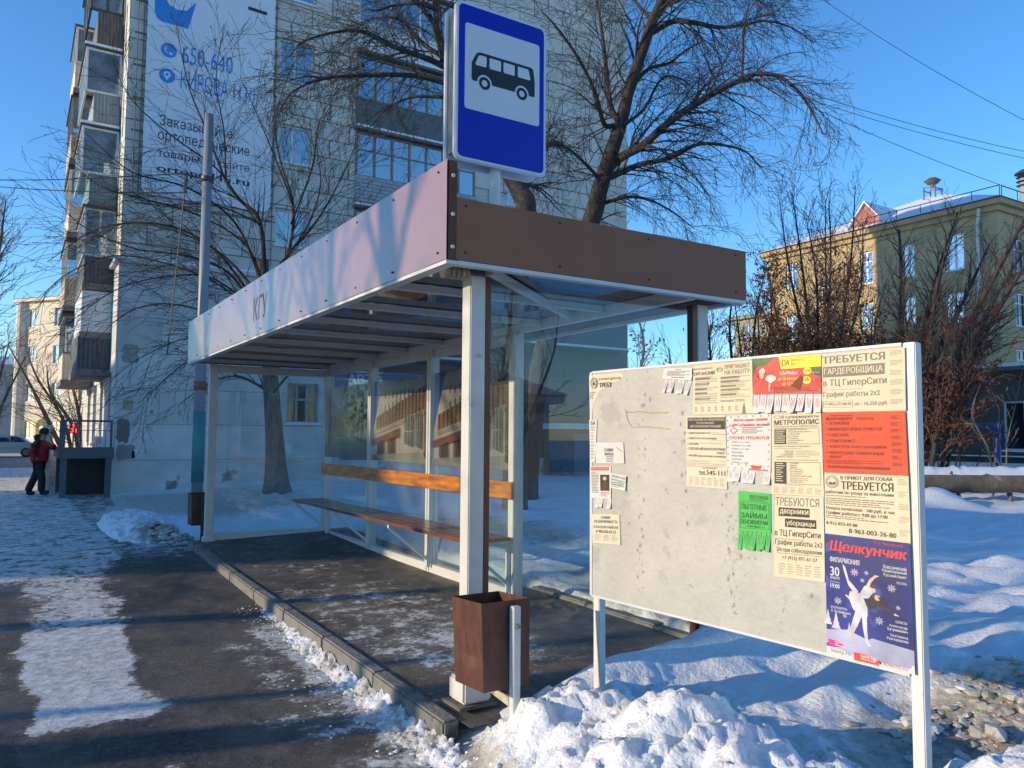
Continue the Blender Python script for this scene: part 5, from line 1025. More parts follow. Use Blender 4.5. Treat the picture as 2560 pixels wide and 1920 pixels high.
btext('Заказывайте', (918, 715), (1340, 805), .30, bdark); btext('ортопедические', (908, 818), (1436, 915), .30, bdark); btext('товары на сайте', (906, 905), (1436, 1005), .27, bdark); btext('ortoped45.ru', (902, 1008), (1436, 1078), .27, bdark, .025)
bb = MB(); bb.use(bblue)
bb.add([bpx(x * K, y * K) for x, y in ((892, -60), (892, 70), (905, 105), (935, 125), (1000, 142), (1085, 167), (1132, 15), (1120, 22), (1090, 50), (1075, 63), (1020, 55), (975, 25), (950, -20), (935, -60))], [tuple(range(14))])
for cx, cy in ((973, 290), (962, 435)):
    bb.build('emblem' if cy < 300 else 'phone_symbol', None, bn); bb = MB()
    c = bpx(cx * K, cy * K); bb.use(bblue); bb.add([(c.x + .205 * cos(t * pi / 12), BYP, c.z + .205 * sin(t * pi / 12)) for t in range(24)], [tuple(range(24))])
    bb.use(bwhite)
    if cy < 300:
        bb.tube([(c.x + .09 * cos(t), BYP - .004, c.z + .09 * sin(t)) for t in [pi * .95 + i * .16 for i in range(10)]], .018, 4); bb.add([(c.x - .11, BYP - .004, c.z + .09), (c.x - .05, BYP - .004, c.z + .10), (c.x - .06, BYP - .004, c.z + .02), (c.x - .11, BYP - .004, c.z + .0)], [(0, 1, 2, 3)]); bb.add([(c.x + .03, BYP - .004, c.z - .04), (c.x + .10, BYP - .004, c.z - .06), (c.x + .09, BYP - .004, c.z - .12), (c.x + .0, BYP - .004, c.z - .10)], [(0, 1, 2, 3)])
    else:
        bb.add([(c.x + (.09 if i % 2 == 0 else .09) * cos(t * pi / 8), BYP - .004, c.z + .03 + .09 * sin(t * pi / 8)) for i, t in enumerate(range(16))], [tuple(range(16))]); bb.add([(c.x - .08, BYP - .005, c.z), (c.x + .08, BYP - .005, c.z), (c.x, BYP - .005, c.z - .14)], [(0, 1, 2)]); bb.use(bblue).add([(c.x + .04 * cos(t * pi / 6), BYP - .008, c.z + .03 + .04 * sin(t * pi / 6)) for t in range(12)], [tuple(range(12))])
bb.build('map_pin_symbol', None, bn); bb = MB()
bb.use(bdark); a, b = bpx(1430 * K, 45 * K), bpx(1538 * K, 98 * K); bb.bar((a.x, BYP, a.z), (b.x, BYP, a.z - .02), .002, .10)
bb.build('bar_mark', None, bn)
mb = MB()                                                    # lashing along the sides
for k in range(30):
    z = BBZ + .1 + k * .38
    for x, s in ((BX0, -1), (BX1, 1)): mb.bar((x, by - .01, z), (x + s * .07, by + .03, z + .16), .012)
mb.build('lashing', dark_metal, bn)
# blue shop sign on the ground floor
st = thing('shop_sign', 'blue shop sign with white letters on the ground floor wall', 'shop sign', (9.2, 22.9, 3))
mb = MB(); mb.box(8.1, 22.80, 3.05, 11.4, 22.93, 3.62); mb.build('sign_box', M('sign_board_blue', (.02, .09, .30), .4, .1, 3), st)
mb = MB(); put_text(mb, 'АВТО', lambda x, y: (8.45 + x * 1.1, 22.795, 3.5 - y * .30), 0, 0, 1, 1, .02); mb.build('lettering', bwhite, st)
for z, x0, x1 in ((4.75, 9.8, 19.0), (4.0, 8.2, 13.0)):
    aw = thing('awning', 'snow covered awning above the shop sign' if z < 4.5 else 'long snow covered awning high on the ground floor wall', 'awning', (x0, 22.8, z))
    mb = MB(); mb.box(x0, 22.2, z, x1, 22.96, z + .06); mb.build('roof_sheet', dark_metal, aw)
    mb = MB(); mb.box(x0 + .02, 22.21, z + .062, x1 - .02, 22.95, z + .14); mb.build('snow', snow_plain, aw)
an = thing('entrance_shed', 'low dark shed with a snow covered roof against the apartment wall', 'shed', (16.5, 22.4, 0))
mb = MB(); mb.box(15.7, 21.8, -.1, 18.4, 22.9, 1.9); mb.build('wall', M('dark_shed_wall', (.10, .11, .12), .8, .2, 3), an)
mb = MB(); mb.box(15.6, 21.7, 1.902, 18.5, 22.92, 2.1); mb.build('roof', snow_plain, an)
mb = MB(); mb.box(16.2, 21.77, 0, 17.1, 21.797, 1.75); mb.build('door', M('grey_door', (.22, .24, .26), .6, .1, 3), an)

# ------------------------------------------------------------------ yellow school-like building on the right
yb = thing('yellow_building', 'four storey yellow plastered building with snowy roof and red gable', 'building', (42.5, 20.7, 0))
YX, YY0, YY1, YZ = 42.5, 20.73, 35.3, 13.75
ymat = block_mat('yellow_plaster', (.44, .335, .18), 1.2, .5, .0, (1, 1, 1), col2=(.36, .29, .18), thr=.62, c2scale=.5)
yw = []
for q in ((2361, 589, 2412, 671), (2253, 613, 2287, 690), (2149, 632, 2183, 707), (2361, 733, 2412, 808), (2253, 745, 2290, 808), (2149, 760, 2183, 820), (1964, 791, 1995, 849), (1964, 661, 1995, 720), (2050, 700, 2075, 760)):
    a, b = gX(q[0], q[1], YX), gX(q[2], q[3], YX); yw.append((min(a.y, b.y), max(a.y, b.y), b.z, a.z))
for y in (22.3, 25.2, 28.2, 31.3): yw.append((y, y + 1.1, 1.6, 3.4))
yw2 = [(YX + 1.6 + 3.0 * i, YX + 2.9 + 3.0 * i, z, z + 1.8) for i in range(6) for z in (4.6, 7.6, 10.5)]
mb = MB(); wall_open(mb, 'x', YX, YY0, YY1, -.2, YZ, yw, .2); wall_open(mb, 'y', YY0, YX, YX + 22, -.2, YZ, yw2, .2); mb.box(YX + .3, YY1 - .2, -.2, YX + 22, YY1, YZ); mb.box(YX + 21.8, YY0 + .1, -.2, YX + 22, YY1 - .3, YZ); mb.build('wall', ymat, yb)
for o in yw: window(yb, 'x', YX, *o, mull=(.5,), trans=.68, gm=win_glass, fw=.09)
for o in yw2: window(yb, 'y', YY0, *o, mull=(.5,), trans=.68, gm=dark_glass, fw=.08)
mb = MB(); mb.box(YX - .45, YY0 - .45, YZ, YX + 22.4, YY1 + .45, YZ + .28); mb.box(YX - .2, YY0 - .2, YZ - .28, YX + 22.2, YY1 + .2, YZ - .002); mb.build('cornice', ymat, yb)
rz = 3.3; rx_ = 5.8
def hip(o, z0, dz): return [(YX - .55 + o, YY0 - .55 + o, z0), (YX + 22.5 - o, YY0 - .55 + o, z0), (YX + 22.5 - o, YY1 + .55 - o, z0), (YX - .55 + o, YY1 + .55 - o, z0), (YX + 7.2, (YY0 + YY1) / 2, z0 + dz), (YX + 14.8, (YY0 + YY1) / 2, z0 + dz)]
hf = [(0, 1, 5, 4), (1, 2, 5), (2, 3, 4, 5), (3, 0, 4), (3, 2, 1, 0)]
redm = M('red_metal_roof', (.22, .035, .03), .5, .15, 3)
mb = MB(); mb.add(hip(0, YZ + .283, rz), hf); rf = mb.build('roof', redm, yb)
mb = MB(); mb.add(hip(.12, YZ + .36, rz), hf); mb.build('roof_snow', snow_plain, rf)
mb = MB(); p = gX(2185, 520, YX + 1.2)
gy = p.y
mb.prism([(YX + .35, gy - 1.05, YZ + .75), (YX + .35, gy + 1.05, YZ + .75), (YX + .35, gy, YZ + 2.0)], (3.2, 0, 0)); mb.build('dormer', M('pinkish_red_boards', (.34, .11, .085), .6, .15, 3), yb)
mb = MB()
for s in (-1, 1): mb.hexa([(YX + .2, gy + s * 1.2, YZ + .66), (YX + 3.6, gy + s * 1.2, YZ + .66), (YX + 3.6, gy, YZ + 2.08), (YX + .2, gy, YZ + 2.08), (YX + .2, gy + s * 1.2, YZ + .74), (YX + 3.6, gy + s * 1.2, YZ + .74), (YX + 3.6, gy, YZ + 2.17), (YX + .2, gy, YZ + 2.17)])
mb.build('dormer_roof', snow_plain, yb)
mb = MB()                                                    # snow guard railing at roof edge
ry = [YY0 - .3 + i * 1.4 for i in range(11)]
for a, b in zip(ry, ry[1:]): mb.bar((YX - .2, a, YZ + .95), (YX - .2, b, YZ + .95), .04); mb.bar((YX - .2, a, YZ + .3), (YX - .2, a, YZ + .95), .03)
for i in range(12): mb.bar((YX + i * 1.6, YY0 - .3, YZ + .95), (YX + (i + 1) * 1.6, YY0 - .3, YZ + .95), .04); mb.bar((YX + i * 1.6, YY0 - .3, YZ + .3), (YX + i * 1.6, YY0 - .3, YZ + .95), .03)
mb.build('roof_railing', dark_metal, yb)
mb = MB(); mb.tube([(YX - .3, YY0 + .7, YZ - .05), (YX - .12, YY0 + .9, YZ - .9), (YX - .12, YY0 + .9, .3)], .085, 8); mb.build('drainpipe', M('white_pipe', (.55, .57, .6), .5, .1, 3), yb)
# siren on its small mast on the roof
sp = gd(2016 * 1.1573, 452 * 1.1573, 50)
si = thing('siren', 'grey horn siren on a lattice mast on the roof of the yellow building', 'siren', sp)
mb = MB(); zt_ = gd(2016 * 1.1573, 405 * 1.1573, 50).z
for dx in (-.45, .45):
    for dy in (-.45, .45): mb.bar((sp.x + dx, sp.y + dy, sp.z - 2.0), (sp.x + dx * .8, sp.y + dy * .8, zt_), .07)
for k in range(3):
    z = sp.z - .3 + k * (zt_ - sp.z + .3) / 2.2
    for d in (-.42, .42): mb.bar((sp.x - .42, sp.y + d, z), (sp.x + .42, sp.y + d, z), .05); mb.bar((sp.x + d, sp.y - .42, z), (sp.x + d, sp.y + .42, z + .2), .05)
mb.build('mast', dark_metal, si)
mb = MB(); mb.lathe((sp.x, sp.y, zt_), [(.12, 0), (.16, .2), (.33, .28), (.50, .45), (.40, .52), (.3, .56), (.26, .62), (.12, .66)], 16); mb.build('horn', M('olive_grey_horn', (.10, .095, .075), .5, .2, 5), si, smooth=False)
cp = gd(2560, 470, 48)
ch = thing('vent_pipe', 'tall metal vent pipe at the right end of the yellow building roof', 'vent pipe', (cp.x, cp.y, cp.z - 3))
mb = MB(); mb.tube([(cp.x, cp.y, cp.z - 4), (cp.x, cp.y, cp.z + .6)], .22, 12); mb.build('pipe', M('grey_pipe', (.25, .25, .26), .5, .15, 4), ch)
mb = MB()
for k in range(3): mb.lathe((cp.x, cp.y, cp.z + .1 + .25 * k), [(.26, 0), (.42, .05), (.26, .1)], 12)
mb.lathe((cp.x, cp.y, cp.z + .85), [(.5, 0), (.45, .1), (.1, .3)], 12); mb.build('cowl', dark_metal, ch)
# low dark annex in front of it
ax = thing('annex', 'low dark annex with a flat snowy roof in front of the yellow building', 'annex', (33, 14, 0))
AXX = 34.0
z1 = gX(2400, 935, AXX).z; ya, ybb = gX(2560, 950, AXX).y - 8, gX(2270, 935, AXX).y
aw_ = [(11.6, 13.0, 1.0, 3.0), (15.0, 16.6, 1.2, 3.2), (8.2, 9.6, 1.2, 3.0)]
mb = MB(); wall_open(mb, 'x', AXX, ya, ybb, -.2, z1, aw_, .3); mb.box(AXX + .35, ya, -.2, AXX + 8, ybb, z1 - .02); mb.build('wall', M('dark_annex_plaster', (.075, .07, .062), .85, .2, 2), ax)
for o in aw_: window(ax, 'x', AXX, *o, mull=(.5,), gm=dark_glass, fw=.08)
mb = MB(); mb.box(AXX - .35, ya - .2, z1 + .002, AXX + 8, ybb + .2, z1 + .16); mb.build('roof_edge', M('annex_roof_edge', (.10, .10, .10), .7, .2, 3), ax)
mb = MB(); mb.box(AXX - .33, ya - .18, z1 + .162, AXX + 8, ybb + .18, z1 + .30); mb.build('roof_snow', snow_plain, ax)
mb = MB(); mb.box(AXX - .05, ya, -.2, AXX - .004, ybb, .7); mb.box(AXX - .3, ya, .95, AXX - .01, ybb, 1.0); mb.build('ledge', snow_plain, ax)

# ------------------------------------------------------------------ far houses
def house(name, label, x0, y0, x1, y1, h, mat_, roof, rows, cols, roofh=1.5, fm_=None, face='x', snow=True, rot=0, arch=False):
    t = thing(name, label, 'building', (x0, y0, 0))
    wx_ = []; wy_ = []
    sh_ = h / rows
    for r in range(rows):
        for c_ in range(cols):
            a = y0 + (y1 - y0) * (c_ + .5) / cols; wx_.append((a - .6, a + .6, sh_ * r + sh_ * .32, sh_ * r + sh_ * .80))
        n2 = max(2, int((x1 - x0) / 3.2))
        for c_ in range(n2):
            a = x0 + (x1 - x0) * (c_ + .5) / n2; wy_.append((a - .6, a + .6, sh_ * r + sh_ * .32, sh_ * r + sh_ * .80))
    mb = MB(); wall_open(mb, 'x', x0, y0, y1, -.3, h, wx_, .15); wall_open(mb, 'y', y0, x0, x1, -.3, h, wy_, .15); mb.box(x0 + .3, y1 - .2, -.3, x1, y1, h); mb.box(x1 - .2, y0 + .3, -.3, x1, y1 - .3, h); mb.build('wall', mat_, t)
    for o in wx_: window(t, 'x', x0, *o, mull=(.5,), gm=win_glass, sill=False, fw=.08)
    for o in wy_: window(t, 'y', y0, *o, mull=(.5,), gm=win_glass, sill=False, fw=.08)
    mb = MB(); mb.box(x0 - .4, y0 - .4, h + .002, x1 + .4, y1 + .4, h + .3); mb.build('cornice', mat_, t)
    d = min(x1 - x0, y1 - y0) * .45; a, b = (x0 + d, (y0 + y1) / 2), (x1 - d, (y0 + y1) / 2)
    if y1 - y0 > x1 - x0: a, b = ((x0 + x1) / 2, y0 + d), ((x0 + x1) / 2, y1 - d)
    z = h + .303; mb = MB(); v = [(x0 - .5, y0 - .5, z), (x1 + .5, y0 - .5, z), (x1 + .5, y1 + .5, z), (x0 - .5, y1 + .5, z), (*a, z + roofh), (*b, z + roofh)]
    mb.add(v, [(0, 1, 5, 4), (1, 2, 5), (2, 3, 4, 5), (3, 0, 4), (3, 2, 1, 0)] if x1 - x0 >= y1 - y0 else [(0, 1, 4), (1, 2, 5, 4), (2, 3, 5), (3, 0, 4, 5), (3, 2, 1, 0)]); mb.build('roof', roof, t)
    if rot: t.rotation_euler.z = rot
    return t
wl = house('white_building', 'pale cream building with a snowy roof at the far end of the street', 0, 0, 26, 12, 13.6, M('cream_white_plaster', (.70, .62, .48), .8, .08, 1), snow_plain, 4, 4, 1.6)
q0 = gd(36, 1090, 72)
wl.location = (q0.x, q0.y, 0); wl.rotation_euler.z = radians(-52)
mb = MB(); mb.tube([(.3, .05, -.3), (.3, .05, 13.55)], .55, 14); c_ = mb.build('corner_column', M('cream_column', (.62, .56, .46), .8, .06, 1), None); c_.parent = wl
mb = MB(); mb.add([(3.4 + .75 * cos(t), -.06, 2.2 + .75 * sin(t)) for t in [pi * i / 10 for i in range(11)]] + [(2.65, -.06, 0), (4.15, -.06, 0)], [tuple(range(13))]); c_ = mb.build('arched_door', dark_glass, None); c_.parent = wl
house('apartment_building', 'greenish apartment block with a red roof far behind the rowans', 62, 42, 95, 56, 13.6, M('olive_plaster', (.30, .29, .20), .8, .1, 1), redm, 5, 4, 1.2)
house('grey_building', 'distant grey building closing the street at the left edge', -34, 112, 9, 126, 9.5, M('distant_grey_plaster', (.36, .37, .36), .8, .1, 1), snow_plain, 3, 5, 1.5)
# houses across the street and behind the viewer: they cast the long shade and fill the reflections
house('street_house', 'long cream house across the street outside the picture', -31, 18.6, -22.5, 32.5, 9.0, M('street_house_plaster', (.50, .43, .34), .8, .1, 1), snow_plain, 3, 5, 1.5)
house('street_house', 'second cream house further along the street outside the picture', -42, 46, -24, 75, 11.5, MATS['street_house_plaster'], snow_plain, 3, 8, 1.5)
house('low_house', 'low cream house with a snowy roof behind the viewer', 2, -26, 16, -15, 2.8, M('low_house_plaster', (.55, .47, .36), .8, .1, 1), snow_plain, 1, 3, 2.9)
# ------------------------------------------------------------------ trees
bark = M('dark_bark', (.040, .034, .031), .9, .45, 5, .8, 18, stretch=(3, 3, .6))
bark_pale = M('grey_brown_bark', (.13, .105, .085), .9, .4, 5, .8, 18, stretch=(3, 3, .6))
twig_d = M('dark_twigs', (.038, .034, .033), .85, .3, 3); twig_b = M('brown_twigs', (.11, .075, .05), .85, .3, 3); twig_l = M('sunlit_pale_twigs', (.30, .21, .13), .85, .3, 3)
def smooth_path(pts, sub=5):
    pts = [Vector(p) for p in pts]; out = []
    P_ = [pts[0] * 2 - pts[1]] + pts + [pts[-1] * 2 - pts[-2]]
    for i in range(1, len(P_) - 2):
        a, b, c, d = P_[i - 1], P_[i], P_[i + 1], P_[i + 2]
        for k in range(sub):
            t = k / sub; out.append(.5 * ((2 * b) + (c - a) * t + (2 * a - 5 * b + 4 * c - d) * t * t + (3 * b - a - 3 * c + d) * t ** 3))
    out.append(pts[-1]); return out
class Grow:
    def __init__(s, seed, grav, wig, ratio, every, rmin=.0035, seglen=.16, angle=(.5, 1.0), maxl=3, hook=0.):
        s.R = random.Random(seed); s.mb = MB(); s.grav = grav; s.wig = wig; s.ratio = ratio; s.every = every; s.rmin = rmin; s.sl = seglen; s.angle = angle; s.maxl = maxl; s.n = 0; s.hook = hook
    def side(s, d):
        R = s.R; a = Vector((R.gauss(0, 1), R.gauss(0, 1), R.gauss(0, 1))); a -= d * a.dot(d)
        if a.length < 1e-4: a = Vector((1, 0, 0)).cross(d)
        a.normalize(); th = R.uniform(*s.angle); return (d * cos(th) + a * sin(th)).normalized()
    def shoot(s, p, d, L, r, lv):
        R = s.R; n = max(3, min(14, int(L / s.sl))); st = L / n; pts = [p.copy()]; rad = [r]; d = d.copy(); s.n += 1
        kids = []
        for i in range(n):
            t = (i + 1) / n
            d += Vector((R.gauss(0, s.wig), R.gauss(0, s.wig), R.gauss(0, s.wig))) + Vector((0, 0, -s.grav[min(lv, len(s.grav) - 1)] * st))
            if s.hook and lv >= s.maxl - 1 and t > .75: d += Vector((R.gauss(0, .1), R.gauss(0, .1), s.hook))
            d.normalize(); p = p + d * st; pts.append(p.copy()); rad.append(max(s.rmin, r * (1 - .8 * t)))
            if lv < s.maxl and t > .12:
                k = st * s.every[min(lv, len(s.every) - 1)]
                c = int(k) + (1 if R.random() < k % 1 else 0)
                for _ in range(c): kids.append((p.copy(), s.side(d), L * s.ratio[min(lv, len(s.ratio) - 1)] * R.uniform(.55, 1.15) * (1.1 - .45 * t), max(s.rmin, rad[-1] * .6)))
        s.mb.tube(pts, rad, 5 if r > .025 else (4 if r > .012 else 3), False)
        for k in kids: s.shoot(*k, lv + 1)
    def along(s, path, r0, r1, every, L, lv=1, start=.15, up=0.):
        """spawn shoots along a limb path"""
        n = len(path)
        for i in range(1, n):
            t = i / (n - 1)
            if t < start: continue
            d = (path[i] - path[i - 1]); st = d.length
            if st < 1e-6: continue
            d.normalize(); k = st * every; c = int(k) + (1 if s.R.random() < k % 1 else 0)
            for _ in range(c):
                q = s.side(d); q.z += up; q.normalize()
                s.shoot(path[i] - d * st * s.R.random(), q, L * s.R.uniform(.5, 1.2) * (1.15 - .5 * t), max(s.rmin, (r0 + (r1 - r0) * t) * .42), lv)
def limb(mb, pts, r0, r1, sides=9, sub=5):
    p = smooth_path(pts, sub); n = len(p); mb.tube(p, [r0 + (r1 - r0) * i / (n - 1) for i in range(n)], sides); return p
def px_path(pts, d0, d1, wob=0, seed=0):
    R = random.Random(seed); n = len(pts); return [gd(x, y, d0 + (d1 - d0) * i / max(1, n - 1) + R.uniform(-wob, wob)) for i, (x, y) in enumerate(pts)]

# big willow to the right of the sign
D3 = 17.5
C3 = lambda x, y: (1400 + x * .5244, y * .5244)
base = gz(1440, 1240, .3); tb = gd(*C3(120, 1120), D3)
t3 = thing('willow_tree', 'large bare willow with drooping twigs rising behind the right end of the shelter roof', 'tree', (gd(1318, 1180, D3).x, gd(1318, 1180, D3).y, .2))
tr = MB()
b3 = gd(1318, 1180, D3)
trunk = limb(tr, [(b3.x, b3.y, -.1), (b3.x, b3.y, .9), gd(1345, 950, D3), gd(1392, 770, D3)] + px_path([C3(150, 1050), C3(190, 900), C3(240, 740), C3(290, 590), C3(330, 420)], D3, D3), .28, .125, 12)
top = limb(tr, px_path([C3(325, 440), C3(390, 250), C3(440, 100), C3(500, -30), C3(540, -160), C3(560, -300)], D3, D3 - 1, .1), .135, .06, 8)
limbs = [([C3(235, 800), C3(300, 745), C3(400, 690), C3(500, 600), C3(640, 500), C3(780, 420), C3(870, 380), C3(940, 352), C3(1040, 365), C3(1130, 430), C3(1200, 530), C3(1255, 640)], D3, D3 - 2.2, .14, .02),
         ([C3(205, 860), C3(270, 832), C3(380, 785), C3(520, 755), C3(650, 690), C3(760, 690), C3(880, 720), C3(960, 800)], D3, D3 - 1.5, .10, .015),
         ([C3(430, 160), C3(540, 102), C3(640, 108), C3(760, 130), C3(870, 120), C3(980, 100), C3(1100, 130), C3(1210, 205)], D3, D3 + 1.5, .09, .014),
         ([C3(868, 385), C3(872, 250), C3(880, 120), C3(905, 0)], D3 - 1.3, D3 - 1.6, .04, .012),
         ([C3(300, 600), C3(245, 520), C3(225, 380), C3(210, 230), C3(185, 60), C3(160, -60)], D3, D3 + 1, .10, .03),
         ([C3(265, 600), C3(210, 590), C3(170, 450), C3(100, 300), C3(0, 150), C3(-80, 60)], D3, D3 - 1.5, .08, .02),
         ([C3(175, 985), C3(230, 962), C3(330, 938), C3(430, 955), C3(540, 1012), C3(640, 1090)], D3, D3 - 1, .07, .012),
         ([C3(330, 430), C3(420, 330), C3(520, 300), C3(600, 240), C3(690, 190)], D3, D3 + 1.2, .07, .015),
         ([C3(300, 600), C3(400, 520), C3(480, 380), C3(560, 370), C3(640, 420)], D3, D3 + 1.8, .06, .012),
         ([C3(470, 50), C3(600, -40), C3(760, -60), C3(900, -20), C3(1010, 40)], D3, D3 - 1, .07, .012),
         ([C3(210, 880), C3(120, 780), C3(20, 700), C3(-90, 700), C3(-170, 790)], D3, D3 - 1.4, .06, .012),
         ([C3(440, 100), C3(330, -20), C3(240, -80)], D3, D3 + 1, .06, .015)]
g3 = Grow(31, (.05, .35, .8, 1.0), .09, (.6, .55, .5), (4.2, 5.3, 4.2), .0037, .16, (.4, .95), 3, hook=.22)
for i, (pts, d0, d1, r0, r1) in enumerate(limbs):
    p = limb(tr, px_path(pts, d0, d1, .25, i), r0 * .78, r1 * .7, 7); g3.along(p, r0 * .6, r1 * .5, 9.0, 1.8, 1, .10, -.02)
g3.along(top, .08, .05, 6.5, 1.9, 1, .1); g3.along(trunk[18:], .06, .06, 2.5, 1.3, 1, .0)
tr.build('trunk', bark, t3, smooth=True); g3.mb.build('crown', twig_d, t3)

# willow hidden partly behind the sign, arching left
D2 = 14.5
C2 = lambda x, y: (640 + x * .434, y * .434)
t2b = gd(1312, 540, D2)
t2 = thing('willow_tree', 'bare willow behind the bus stop sign with arching twigs over the balconies', 'tree', (gd(1288, 1180, D2).x, gd(1288, 1180, D2).y, .2))
tr = MB(); b2 = gd(1288, 1180, D2)
trunk = limb(tr, [(b2.x, b2.y, -.1), (b2.x, b2.y, 1.2), gd(1296, 800, D2)] + px_path([C2(1555, 1230), C2(1520, 1110), C2(1430, 950), C2(1280, 700), C2(1150, 480), C2(1085, 340)], D2, D2 + .6), .25, .10, 11)
limbs2 = [([C2(1520, 1110), C2(1580, 1020), C2(1640, 880), C2(1720, 820), C2(1790, 850)], D2, D2 + 1, .12, .02),
          ([C2(1090, 350), C2(1060, 240), C2(1035, 150), C2(1050, 60), C2(1010, -40), C2(990, -160)], D2 + .6, D2 + .2, .11, .05),
          ([C2(1035, 150), C2(985, 80), C2(930, 0), C2(880, -90)], D2 + .5, D2 + 1, .06, .02),
          ([C2(1085, 385), C2(990, 340), C2(880, 300), C2(760, 255), C2(660, 200), C2(590, 178), C2(480, 182), C2(370, 205), C2(260, 250), C2(190, 330)], D2 + .6, D2 - 1, .075, .010),
          ([C2(1080, 330), C2(960, 250), C2(850, 130), C2(760, 100), C2(640, 120), C2(540, 200)], D2 + .6, D2 + 1.4, .06, .010),
          ([C2(1100, 480), C2(940, 440), C2(770, 430), C2(620, 435), C2(500, 440), C2(400, 452), C2(280, 490), C2(180, 560), C2(120, 680)], D2 + .5, D2 - .7, .065, .009),
          ([C2(400, 452), C2(300, 440), C2(180, 470), C2(60, 540)], D2 - .4, D2 - .8, .02, .007),
          ([C2(620, 380), C2(540, 330), C2(420, 300), C2(330, 320)], D2, D2 + .6, .03, .008),
          ([C2(1050, 60), C2(930, 20), C2(800, 30), C2(680, 60), C2(560, 20)], D2 + .3, D2 - .3, .05, .010),
          ([C2(1200, 560), C2(1060, 560), C2(900, 560), C2(760, 620), C2(660, 730)], D2 + .3, D2 + 1, .05, .010)]
g2 = Grow(17, (.05, .2, .5, .8), .10, (.6, .55, .5), (4.4, 5.2, 4.0), .0042, .15, (.4, 1.0), 3, hook=.15)
for i, (pts, d0, d1, r0, r1) in enumerate(limbs2):
    p = limb(tr, px_path(pts, d0, d1, .2, i + 40), r0 * .85, r1 * .8, 7); g2.along(p, r0 * .6, r1 * .5, 10, 1.4, 1, .08)
tr.build('trunk', bark, t2, smooth=True); g2.mb.build('crown', twig_d, t2)

# pollarded tree behind the left end of the shelter, shoots fanning left
D1 = 17.3
tb = gz(694, 1250, .13)
t1 = thing('pollard_tree', 'grey trunk pollarded tree with long bare shoots fanning across the end wall', 'tree', (tb.x, tb.y, .1))
sc = gd(694, 1000, 1); 
def on(x, y): return gY(x, y, tb.y)
tr = MB()
pp = [on(697, 1262), on(693, 1235), on(690, 1180), on(688, 1120), on(684, 1060), on(680, 1000), on(672, 900), on(664, 800), on(657, 720), on(655, 650)]
tk = smooth_path(pp, 4); nn = len(tk); tr.tube(tk, [.32 * (1 - i / nn) ** 7 + .215 - .06 * i / nn for i in range(nn)], 16)
tr.build('trunk', M('grey_furrowed_bark', (.115, .105, .10), .95, .4, 4, 1., 14, col2=(.26, .26, .26), thr=.60, c2scale=6, stretch=(4, 4, .5)), t1, smooth=True)
hd = pp[-3]; dd = (hd - O).dot(Vector((ST, CT, 0)))
fan = [([(672, 820), (600, 700), (520, 610), (400, 560), (250, 570), (118, 655)], .05), ([(665, 760), (560, 640), (430, 575), (300, 560), (200, 600), (105, 545)], .05), ([(660, 720), (590, 560), (470, 470), (330, 430), (210, 330)], .05),
       ([(664, 740), (651, 560), (599, 499), (564, 451), (512, 317), (470, 210), (440, 60)], .085), ([(599, 499), (540, 420), (430, 340), (330, 250), (280, 150)], .035), ([(564, 451), (560, 330), (540, 200), (560, 60)], .03),
       ([(672, 700), (720, 634), (733, 512), (700, 400), (690, 290), (730, 160)], .07), ([(728, 560), (780, 420), (800, 300), (870, 190)], .04), ([(720, 634), (800, 540), (860, 430), (900, 330)], .045), ([(733, 512), (690, 400), (640, 280), (600, 190)], .035),
       ([(672, 830), (560, 720), (420, 660), (280, 640), (160, 690), (90, 760)], .045), ([(675, 880), (560, 800), (430, 760), (320, 780), (230, 860)], .045), ([(678, 930), (560, 850), (450, 850), (340, 900)], .04), ([(680, 985), (640, 960), (590, 940), (520, 960), (450, 1010)], .06), ([(600, 945), (540, 900), (470, 905), (400, 960), (345, 1010)], .025),
       ([(672, 840), (580, 690), (470, 640), (330, 620), (200, 560), (120, 470)], .045), ([(668, 800), (540, 700), (430, 690), (300, 720), (180, 800)], .04), ([(684, 980), (740, 920), (800, 900), (860, 940)], .045), ([(680, 940), (760, 850), (830, 820)], .04), ([(670, 830), (780, 700), (870, 600), (930, 520)], .05), ([(670, 760), (620, 620), (500, 540), (370, 500), (260, 470), (180, 410)], .045), ([(668, 700), (760, 580), (800, 470), (790, 350)], .04), ([(650, 560), (560, 520), (450, 510), (340, 540)], .03)]
g1 = Grow(5, (.02, .16, .22, .2), .055, (.6, .55, .5), (3.2, 3.2, 2.2), .0044, .17, (.35, .75), 3, hook=.05)
lm = MB(); R = random.Random(8)
for i, (pts, r0) in enumerate(fan):
    d1 = dd + R.uniform(-3.2, 1.6); p = limb(lm, px_path(pts, dd, d1, .12, i + 70), r0 * .68, .006, 6); g1.along(p, r0 * .6, .008, 6., 1.55, 1, .15, .04)
lb = lm.build('limbs', bark, t1, smooth=True); g1.mb.build('crown', twig_d, t1)

